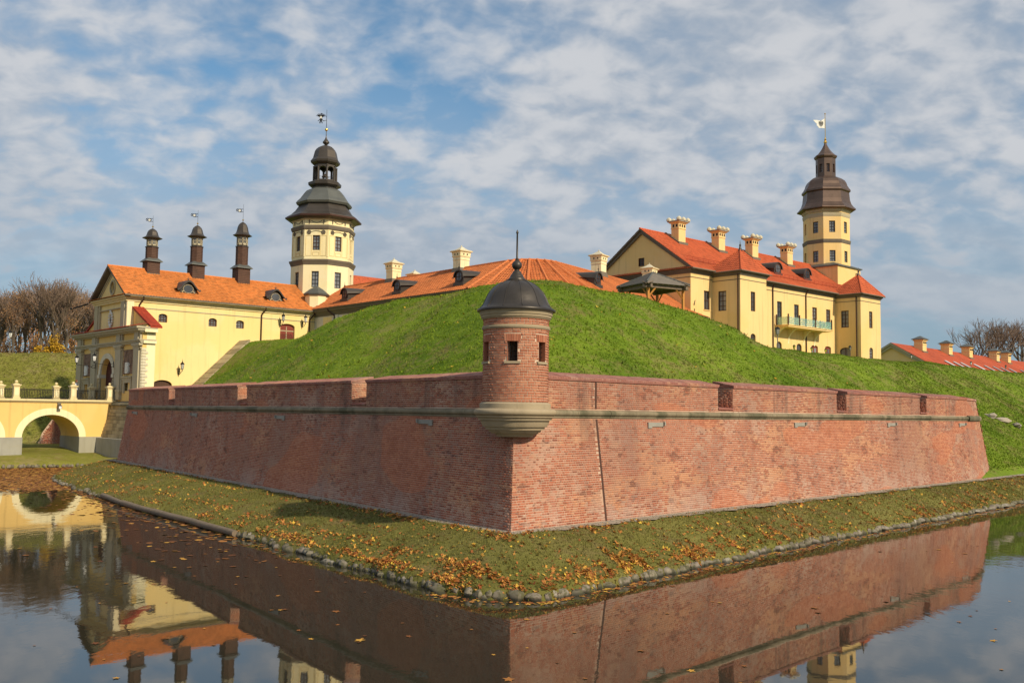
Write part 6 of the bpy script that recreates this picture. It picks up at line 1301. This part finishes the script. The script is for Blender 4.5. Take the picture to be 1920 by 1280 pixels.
MB().lathe([(kp(y), hw*q_) for y, hw in ((402, 72), (396, 80), (384, 86), (378, 84), (368, 68), (350, 50), (330, 34), (310, 22), (290, 12), (276, 8))], 8, c0, PH8).obj('spire', 'copper_roof', pt_)
m = MB(); m.lathe([(kp(y), hw*q_) for y, hw in ((280, 6), (275, 13), (266, 13), (258, 6), (250, 9), (240, 5), (232, 3))], 12); m.tube((0, 0, kp(240)), (0, 0, kp(60)), .05, .04, 6); m.ball((0, 0, kp(54)), .10, 8); m.obj('gold_rod', 'gold', pt_)
zf0, zf1 = kp(165), kp(88); cs, sn = math.cos(-TH+R(6)), math.sin(-TH+R(6)); m = MB(); L_ = 1.62
out = [(0, zf0), (-.55, zf0+.05), (-.85, zf0+.02), (-1.05, zf0+.28), (-1.22, zf0+.42), (-1.10, zf0+.55), (-1.35, zf0+.75), (-1.68, zf0+1.10), (-1.2, zf1-.28), (-.6, zf1-.35), (-.2, zf1-.12), (0, zf1)]
m.prism([(x*cs, x*sn, z) for x, z in out], (-sn*.03, cs*.03, 0)); fo = m.obj('flag_vane', 'white_paint', pt_); m = MB(); zc_ = (zf0+zf1)/2-.02
for x, z, rx, rz_ in ((-.58, 0, .13, .3), (-.58, .3, .07, .1), (-.34, .05, .09, .25), (-.82, .05, .09, .25), (-.40, -.25, .08, .08), (-.76, -.25, .08, .08), (-.58, -.36, .1, .1)):
    for off in (-.004, .036): m.poly([((x+rx*math.cos(t))*cs-sn*off, (x+rx*math.cos(t))*sn+cs*off, zc_+z+rz_*math.sin(t)) for t in np.linspace(0, 2*math.pi, 10)[:-1]])
m.obj('emblem', 'iron', fo)
# square stair block at the tower foot
m = MB(); m.box(-3.3, 2.6, -3.4, 3.2, 18., kp(1225)-.1); ab = m.obj('stair_block', 'stucco_palace', pt_); m = MB(); m.box(-3.5, 2.8, -3.6, 3.2, kp(1225)-.1, kp(1225)+.05); m.tbox(-.35, -.2, kp(1225)+.05, kp(1225)+.5, 6.2, 4.5, 6.6, 4.5); m.obj('block_roof', 'lead_roof', ab); window(ab, (-3.3, -3.4, 0), UX, (4.6, kp(1300), .6, .7), .0, 1, 1, 'frame_dark', 'pane_light')
# ------------------------------------------------------------------ red-roofed house behind the gallery
rh = empty('rear_house', (-24.2, 152, 0), TH, 'distant house with bright red roof showing between the tower and the chimney', 'building')
m = MB(); m.box(0, 26, 0, 10, 10, 23.6); m.poly([(0, 0, 23.6), (0, 5, 27.0), (0, 10, 23.6)]); m.obj('wall', 'stucco_pale', rh); m = MB(); tile_sheet(m, (-.4, -.5, 23.5), (26, -.5, 23.5), (26, 5, 27.1), (-.4, 5, 27.1), .3, .4, .02, .02); m.quad((-.4, 10.5, 23.5), (26, 10.5, 23.5), (26, 5, 27.1), (-.4, 5, 27.1)); r_ = m.obj('roof', 'tiles_red', rh, rnd=True); m = MB(); m.prism([(-.42, -.5, 23.4), (-.42, 5, 27.0), (-.42, 5, 26.6), (-.42, -.5, 23.0)], (.3, 0, 0)); m.prism([(-.42, 10.5, 23.4), (-.42, 5, 27.0), (-.42, 5, 26.6), (-.42, 10.5, 23.0)], (.3, 0, 0)); m.obj('barge_board', 'trim_dark', r_); MB().tube((10, 4.6, 26.85), (14, -.3, 23.8), .12, None, 5).obj('snow_rail', 'trim_dark', r_)
# ------------------------------------------------------------------ long outbuilding at far right
FA = R(45.5); fbp = Vector((60.1, 151.5, 0)); fb_ = empty('outbuilding', fbp, FA, 'long yellow outbuilding with low red roof, skylights and five square chimneys at right', 'building')
m = MB(); m.box(0, 90, -7, 7, 5, 12.6); m.poly([(0, 7, 12.6), (0, -7, 12.6), (0, 0, 16.5)]); m.obj('wall', 'stucco_palace', fb_)
m = MB(); tile_sheet(m, (-.5, -7.8, 12.2), (91, -7.8, 12.2), (91, 0, 16.7), (-.5, 0, 16.7), .4, .6, .015, .015, 3); m.quad((-.5, 7.8, 12.2), (91, 7.8, 12.2), (91, 0, 16.7), (-.5, 0, 16.7)); r_ = m.obj('roof', 'tiles_far', fb_, rnd=True)
m = MB()
for sg in (1, -1): m.prism([(-.5, sg*7.8, 12.15), (-.5, 0, 16.65), (-.5, 0, 16.35), (-.5, sg*7.8, 11.85)], (.25, 0, 0)); m.prism([(-.3, sg*7.2, 12.15), (-.3, 0, 16.3), (-.3, 0, 15.9), (-.3, sg*7.2, 11.8)], (.25, 0, 0))
m.obj('barge_board', 'trim_grey', r_)
for u in (8.3, 19.7, 29.4, 43.6, 50.1):
    m = MB(); m.cbox(u, -1.2, 14., 17.45, 1.6, 1.4); m.cbox(u, -1.2, 16.75, 16.85, 1.7, 1.5); m.cbox(u, -1.2, 17.45, 17.65, 1.9, 1.7); c = m.obj('chimney', 'stucco_palace', fb_); m = MB(); m.tbox(u, -1.2, 17.65, 17.73, 2.3, 2.3, 2.1, 2.1); m.tbox(u, -1.2, 17.73, 18.25, 2.2, .2, 2.0, .2); m.obj('cap', 'lead_roof', c); m = MB()
    for k in range(5): m.box(u-.66+k*.3, u-.5+k*.3, -1.94, -1.90, 17.0, 17.25)
    tag(m.obj('smoke_hole', 'iron', c), None, None, None, 'stuff'); m = MB(); m.box(u-.95, u+.95, -2.1, -1.85, 15.3, 15.75); m.obj('flashing', 'trim_dark', c)
sl2 = 4.5/7.8
for u in (9.2, 13.0, 16.2, 22.5, 27.5, 32., 36., 40.5, 47., 52.5, 57.):
    m = MB(); p = [(u, -6.2, 12.2+1.6*sl2+.12), (u+.9, -6.2, 12.2+1.6*sl2+.12), (u+.9, -4.6, 12.2+3.2*sl2+.12), (u, -4.6, 12.2+3.2*sl2+.12)]; m.prism(p, (0, 0, .08)); m.obj('skylight', 'pane_lamp', fb_)
# ------------------------------------------------------------------ timber gazebo on the mound
gp_ = Vector((9.55, 65.0, 0)); gz0 = float(rampart_h(np.array([gp_.x]), np.array([gp_.y]))[0]); ga = empty('gazebo', (gp_.x, gp_.y, gz0), R(28), 'timber gazebo with grey shingle pyramid roof just behind the mound crest', 'gazebo')
hh = 13.62-gz0; m = MB(); n = 8; S_ = 1.78
rows = 9
for a_ in range(4):
    cs, sn = math.cos(a_*math.pi/2), math.sin(a_*math.pi/2)
    for j in range(rows):
        t0, t1 = j/rows, (j+1)/rows; y0, y1 = -S_*(1-t0*.97), -S_*(1-t1*.97); z0, z1 = hh+.95*t0, hh+.95*t1; q = [(y0, y0, z0+.04), (-y0, y0, z0+.04), (-y1, y1, z1), (y1, y1, z1)]; m.poly([(x*cs-y*sn, x*sn+y*cs, z) for x, y, z in q]); q = [(y0, y0, z0-.02), (-y0, y0, z0-.02), (-y0, y0, z0+.04), (y0, y0, z0+.04)]; m.poly([(x*cs-y*sn, x*sn+y*cs, z) for x, y, z in q])
m.poly([(S_, S_, hh-.02), (-S_, S_, hh-.02), (-S_, -S_, hh-.02), (S_, -S_, hh-.02)]); r_ = m.obj('roof', 'shingle_grey', ga)
m = MB()
for a_ in range(4): cs, sn = math.cos(a_*math.pi/2), math.sin(a_*math.pi/2); m.tube((-S_*cs+S_*sn, -S_*sn-S_*cs, hh+.06), (0, 0, hh+1.0), .06, .05, 5)
m.obj('hip_cap', 'lead_roof', r_)
m = MB()
for a_ in range(4):
    cs, sn = math.cos(a_*math.pi/2), math.sin(a_*math.pi/2)
    for x in np.linspace(-1.8, 1.8, 9): q0, q1 = (x, -S_+.05), (x, -1.3); m.tube((q0[0]*cs-q0[1]*sn, q0[0]*sn+q0[1]*cs, hh-.06), (q1[0]*cs-q1[1]*sn, q1[0]*sn+q1[1]*cs, hh+.1), .04, None, 4)
tag(m.obj('rafter', 'wood_grey', ga), None, None, None, 'stuff'); m = MB()
for y in (-1.45, 1.45): m.box(-1.85, 1.85, y-.08, y+.08, hh-.28, hh-.08); m.box(y-.08, y+.08, -1.85, 1.85, hh-.30, hh-.09)
m.obj('beam', 'wood_grey', ga)
for sx in (-1, 1):
    for sy in (-1, 1): m = MB(); m.cbox(sx*1.45, sy*1.45, -.6, hh-.28, .15, .15); p = m.obj('post', 'wood_pine', ga); m = MB(); m.tube((sx*1.45, sy*1.45, hh-.95), (sx*.85, sy*1.45, hh-.28), .06, None, 4); m.tube((sx*1.45, sy*1.45, hh-.95), (sx*1.45, sy*.85, hh-.28), .06, None, 4); m.obj('brace', 'wood_pine', p)
# ------------------------------------------------------------------ lamp posts
def lamp_post(x, y, zb, zt_, label, yellow=False):
    e = empty('lamp_post' if not yellow else 'garden_lantern', (x, y, zb), 0, label, 'lamp post' if not yellow else 'lantern', 'lamp posts on the terraces' if not yellow else 'small lit garden lanterns'); h = zt_-zb; s = min(1., h/2.4) if not yellow else .55; hp_ = h-.75*s; m = MB()
    m.lathe([(-.4, .12*s), (.15, .12*s), (.2, .07*s), (.3, .09*s), (.35, .055*s), (hp_-.05, .045*s), (hp_, .09*s)], 8); m.obj('post', 'trim_dark' if not yellow else 'iron', e); m = MB(); m.lathe([(hp_, .12*s), (hp_+.5*s, .22*s)], 6); m.obj('glass', 'pane_lamp' if not yellow else 'pane_yellow', e); m = MB(); m.lathe([(hp_+.5*s, .26*s), (hp_+.55*s, .26*s), (hp_+.68*s, .12*s), (hp_+.75*s, .02)], 6)
    for k in range(6): a_ = math.pi*k/3; m.tube((.12*s*math.cos(a_), .12*s*math.sin(a_), hp_), (.22*s*math.cos(a_), .22*s*math.sin(a_), hp_+.5*s), .014, None, 4)
    m.obj('cap', 'iron', e)
lamp_post(-58.68, 112, 11.2, 13.69, 'pale lamp post standing alone on the far left bank before the trees')
lamp_post(24.97, 90, 11.0, 13.34, 'grey lamp post below the left end of the balcony'); lamp_post(37.07, 105, 11.0, 12.75, 'grey lamp post in front of the palace right bay')
lamp_post(52.12, 125, 11.6, 13.18, 'lamp post before the gable of the long red roof'); lamp_post(59.89, 125, 10.9, 12.38, 'lamp post before the middle of the long red roof'); lamp_post(72.14, 140, 11.3, 12.79, 'rightmost lamp post before the long red roof')
lamp_post(27.11, 92, 10.9, 11.80, 'small yellow lantern on the grass below the balcony, leftmost of three', True); lamp_post(30.36, 97, 10.9, 11.97, 'small yellow lantern before the left brown door, middle of three', True); lamp_post(32.75, 100, 10.9, 12.04, 'small yellow lantern before the right brown door, rightmost of three', True)
# brick wall stub across the ditch, seen through the arch
wb = empty('ruined_wall', (-43.7, 93.0, 0), R(8), 'old brick retaining wall seen through the bridge arch', 'wall'); bs2 = BrickSet(); rr = random.Random(9); m = MB(); m.prism([(-2.2, .45, .5), (8, .45, .5), (8, .9, 5.6), (-.2, .9, 5.6), (-.6, .8, 4), (-1.6, .6, 2.4)], (0, 1, 0)); m.obj('core', 'mortar', wb)
M_ = Matrix.Translation((-43.7, 93.0, 0)) @ Matrix.Rotation(R(8), 4, 'Z'); R_ = M_.to_3x3()
for j in range(52):
    z = .6+j*.096; lo = np.interp(z, [.5, 2.4, 4, 5.6], [-2.1, -1.5, -.5, -.1]); y = .45+.45*(z-.5)/5.1
    for (a_, b_, c_, d_) in course(lo+rr.uniform(0, .2), 8, z, z+.096, j, rr, 'mixed'): bs2.add(Vector(((a_+b_)/2, y, (c_+d_)/2)), Vector((1, 0, 0)), Vector((0, .088, 1)).normalized(), Vector((0, -1, .088)).normalized(), (b_-a_)/2, (d_-c_)/2, .012)
bs2.build(wb, Vector((0, 0, 0)), Vector((45, -93, 5)), 'brick_old', 0); m = MB(); m.box(-.2, 8, .8, 1.95, 5.6, 5.78); m.obj('coping', 'brick_cap', wb)
# ------------------------------------------------------------------ bare trees
def tree_meshes(seed, H, leafy=0., spread=.5, twn=2, open_=False):
    rr = random.Random(seed); T = MB(); Wg = MB(); leaf = []
    def grow(p, d, L_, r, lev):
        n = 3 if lev < 2 else 2; q = Vector(p); dd = Vector(d)
        for k in range(n):
            dd = (dd+Vector((rr.uniform(-1, 1), rr.uniform(-1, 1), rr.uniform(-.3, .6)))*.12).normalized(); e = q+dd*(L_/n); r1_ = r*(1-.35*(k+1)/n)
            (T if lev < 3 else Wg).tube(q, e, r*(1-.35*k/n), r1_, 7 if lev == 0 else 5 if lev < 3 else 3); 
            if lev >= 1 and lev < 5 and rr.random() < (.25 if open_ else .46): side(e, dd, L_*.55, r1_*.6, lev+1)
            q = e
        if lev < 5:
            for k in range(3 if lev < 4 else 2): side(q, dd, L_*rr.uniform(.62, .85), r*.62, lev+1)
        if lev >= 4 and leafy and rr.random() < leafy: leaf.append(q)
    def side(p, d, L_, r, lev):
        if lev > 5: return
        ax = Vector((rr.uniform(-1, 1), rr.uniform(-1, 1), rr.uniform(-.25, .4))); ax = (ax-d*ax.dot(d)).normalized(); a_ = rr.uniform(.22, .62)*(.7+spread); nd = (d*math.cos(a_)+ax*math.sin(a_)+Vector((0, 0, .28))).normalized(); grow(p, nd, L_, max(r, .022), lev)
    th = H*.24; q = Vector((0, 0, -.5)); d = Vector((rr.uniform(-.05, .05), rr.uniform(-.05, .05), 1)).normalized(); T.tube(q, q+d*th, H*.017, H*.013, 9); p = q+d*th
    for k in range(3): 
        grow(p+d*H*.04*k, (d+Vector((rr.uniform(-.32, .32), rr.uniform(-.32, .32), .1))).normalized(), H*.235, H*.0135, 1)
    grow(p, d, H*.25, H*.014, 1)
    return T, Wg, leaf
def leaf_cloud(pts, n, rad, size, seed):
    g = np.random.default_rng(seed); P_ = np.array([tuple(p) for p in pts]); i = g.integers(0, len(P_), n); c = P_[i]+g.normal(0, rad, (n, 3)); a_ = g.normal(0, 1, (n, 3)); a_ /= np.linalg.norm(a_, axis=1)[:, None]; b_ = np.cross(a_, g.normal(0, 1, (n, 3))); b_ /= np.linalg.norm(b_, axis=1)[:, None]; s = size*g.uniform(.6, 1.3, (n, 1))
    v = np.stack([c-a_*s, c+b_*s*.6, c+a_*s, c-b_*s*.6], 1).reshape(-1, 3); return v, np.arange(n*4).reshape(-1, 4), g.random(n)
VAR = []
for k, (H, leafy) in enumerate(((17, .0), (15.5, .25), (16, .0), (14, .45), (15, .1), (16, 0.), (16, 0.))):
    T, Wg, leaf = tree_meshes(20+k, H, leafy, .5 if k < 5 else .85, 2, k > 4); a_ = T.obj('trunk', 'bark'); b_ = Wg.obj('crown', 'twigs'); lm = None
    if leaf:
        v, f, r_ = leaf_cloud(leaf, 1500, .5, .13, k); c = npmesh('foliage', v, f, 'leaf_russet', None, r_); lm = c.data; bpy.data.objects.remove(c)
    VAR.append((a_.data, b_.data, lm, H)); bpy.data.objects.remove(a_); bpy.data.objects.remove(b_)
def plant_tree(x, y, z, var, s, label, group, rz):
    e = empty('bare_tree', (x, y, z), rz, label, 'tree', group); e.scale = (s, s, s)
    for nm, me in (('trunk', VAR[var][0]), ('crown', VAR[var][1]), ('foliage', VAR[var][2])):
        if me: o = bpy.data.objects.new(nm, me); COL.objects.link(o); o.parent = e
ORD = ['first', 'second', 'third', 'fourth', 'fifth', 'sixth', 'seventh', 'eighth', 'ninth', 'tenth', 'eleventh', 'twelfth', 'thirteenth', 'fourteenth', 'fifteenth', 'sixteenth']
rt_ = random.Random(4)
# left wood: px position and top height measured at their own distance
front = [(-4, 535), (24, 560), (48, 540), (78, 512), (100, 515), (122, 535), (146, 548), (176, 545), (200, 555)]
for k, (px_, top) in enumerate(front):
    D = 128+rt_.uniform(-5, 8); x = (px_-960)/1800*D; z = 10.6; H = 5+(760-top)*D/1800-z; plant_tree(x, D, z, [0, 1, 3, 2, 0, 4, 2, 2, 0][k], H/VAR[[0, 1, 3, 2, 0, 4, 2, 2, 0][k]][3]*.98, 'bare brown tree, %s from the left in the front row behind the far bank' % ORD[k], 'trees behind the far bank', k*1.3)
back = [(8, 545), (36, 548), (62, 535), (90, 522), (112, 528), (134, 540), (160, 548), (188, 552), (212, 560)]
for k, (px_, top) in enumerate(back):
    D = 150+rt_.uniform(-5, 10); x = (px_-960)/1800*D; z = 10.; H = 5+(760-top)*D/1800-z; v = [1, 4, 3, 2, 1, 0, 4, 2, 0][k]; plant_tree(x, D, z, v, H/VAR[v][3], 'dim bare tree, %s from the left in the rear row of the wood' % ORD[k], 'rear trees of the left wood', k*2.1+.5)
for k, (px_, top) in enumerate(((1838, 604), (1862, 592), (1888, 588), (1916, 590), (1945, 600))):
    D = 205+k*6; x = (px_-960)/1800*D; z = 10.; H = 5+(783-top)*D/1800-z; v = [5, 6, 5, 6, 5][k]; plant_tree(x, D, z, v, H/VAR[v][3], 'tall leafless tree, %s from the left behind the long red roof' % ORD[k], 'bare trees at the right edge', k*1.7+2)
# yellow-leaved shrubs and russet undergrowth along the edge of the wood
def shrub(x, y, z, h, w_, mat, label, seed, n=2600):
    rr = random.Random(seed); e = empty('shrub', (x, y, z), 0, label, 'shrub', 'undergrowth at the edge of the wood'); st = MB(); pts = []
    for k in range(14):
        a_ = rr.uniform(0, 6.28); l = rr.uniform(.4, 1.); q = Vector((0, 0, -.3)); e_ = Vector((math.cos(a_)*w_*l*.7, math.sin(a_)*w_*l*.7, h*rr.uniform(.5, 1.))); m_ = q.lerp(e_, .5)+Vector((0, 0, h*.12)); st.tube(q, m_, .05, .035, 4); st.tube(m_, e_, .035, .012, 4); pts += [q.lerp(m_, .8), m_, m_.lerp(e_, .5), e_]
    st.obj('stem', 'bark', e); v, f, r_ = leaf_cloud(pts, n, w_*.28, .13, seed); npmesh('foliage', v, f, mat, e, r_)
for k, (px_, top, w_, mat, lab) in enumerate(((100, 624, .65, 'leaf_yellow', 'bright yellow autumn shrub, tallest one at the foot of the wood'), (110, 648, .7, 'leaf_yellow', 'low yellow shrub right of the tall yellow one beside the portal'), (88, 650, .5, 'leaf_yellow', 'small yellow shrub left of the tall yellow one'), (70, 650, .45, 'leaf_yellow', 'smallest yellow shrub nearest the lamp post'))):
    D = 118; x = (px_-960)/1800*D; shrub(x, D, 11.0, 5+(760-top)*D/1800-11., w_, mat, lab, 60+k, 800)
for k in range(7):
    px_ = -6+k*24; D = 133+rt_.uniform(-4, 6); top = 622+rt_.uniform(-12, 14); x = (px_-960)/1800*D; shrub(x, D, 10.6, 5+(760-top)*D/1800-10.6, 2.2, 'leaf_russet', 'russet twiggy bush, %s from the left under the far bank trees' % ORD[k], 80+k, 700)
# ------------------------------------------------------------------ person crossing the bridge
pp = GW(-2.55, 4.4, 5.6); pe_ = empty('person', pp, TH, 'person in a white top and dark trousers walking on the bridge behind a railing post', 'person')
def skin_body(name, joints, edges_, radii, mat, parent):
    me = bpy.data.meshes.new(name); me.from_pydata(joints, edges_, []); o = bpy.data.objects.new(name, me); COL.objects.link(o); o.parent = parent; md = o.modifiers.new('skin', 'SKIN'); md.use_smooth_shade = True
    for i, r in enumerate(radii): me.skin_vertices[0].data[i].radius = (r, r) if not isinstance(r, tuple) else r
    me.skin_vertices[0].data[0].use_root = True; o.modifiers.new('sub', 'SUBSURF').levels = 1; me.materials.append(MATS[mat]); return o
J = [(0, 0, .95), (0, 0, 1.18), (0, 0, 1.40), (0, 0, 1.50), (0, 0, 1.62), (0, 0, 1.72), (0, .09, .90), (.06, .10, .50), (-.04, .10, .09), (.09, .10, .04), (0, -.09, .90), (.12, -.10, .50), (.10, -.10, .09), (.23, -.10, .04),
     (0, .19, 1.40), (-.05, .24, 1.12), (.06, .25, .88), (.10, .25, .80), (0, -.19, 1.40), (.03, -.24, 1.12), (.14, -.22, .90), (.18, -.22, .82)]
ED = [(0, 1), (1, 2), (2, 3), (3, 4), (4, 5), (0, 6), (6, 7), (7, 8), (8, 9), (0, 10), (10, 11), (11, 12), (12, 13), (2, 14), (14, 15), (15, 16), (16, 17), (2, 18), (18, 19), (19, 20), (20, 21)]
RD_ = [(.13, .16), (.12, .15), (.11, .16), .055, .095, .075, .095, .062, .042, .035, .095, .062, .042, .035, .06, .045, .034, .028, .06, .045, .034, .028]
bo = skin_body('body', J, ED, RD_, 'cloth_dark', pe_)
m = MB(); m.lathe([(.88, .17), (1.0, .165), (1.15, .15), (1.30, .165), (1.41, .16), (1.46, .07)], 14); m.v = [(x*.85, y*1.18, z) for x, y, z in m.v]; m.obj('shirt', 'cloth_white', pe_, 60)
m = MB(); m.ball((0, 0, 1.635), .098, 14, 1.25); m.obj('head', 'skin_tone', pe_, 60); m = MB(); m.lathe([(1.60, .103), (1.68, .108), (1.74, .085), (1.775, .03)], 12, (-.018, 0)); m.obj('hair', 'hair_red', pe_, 60)
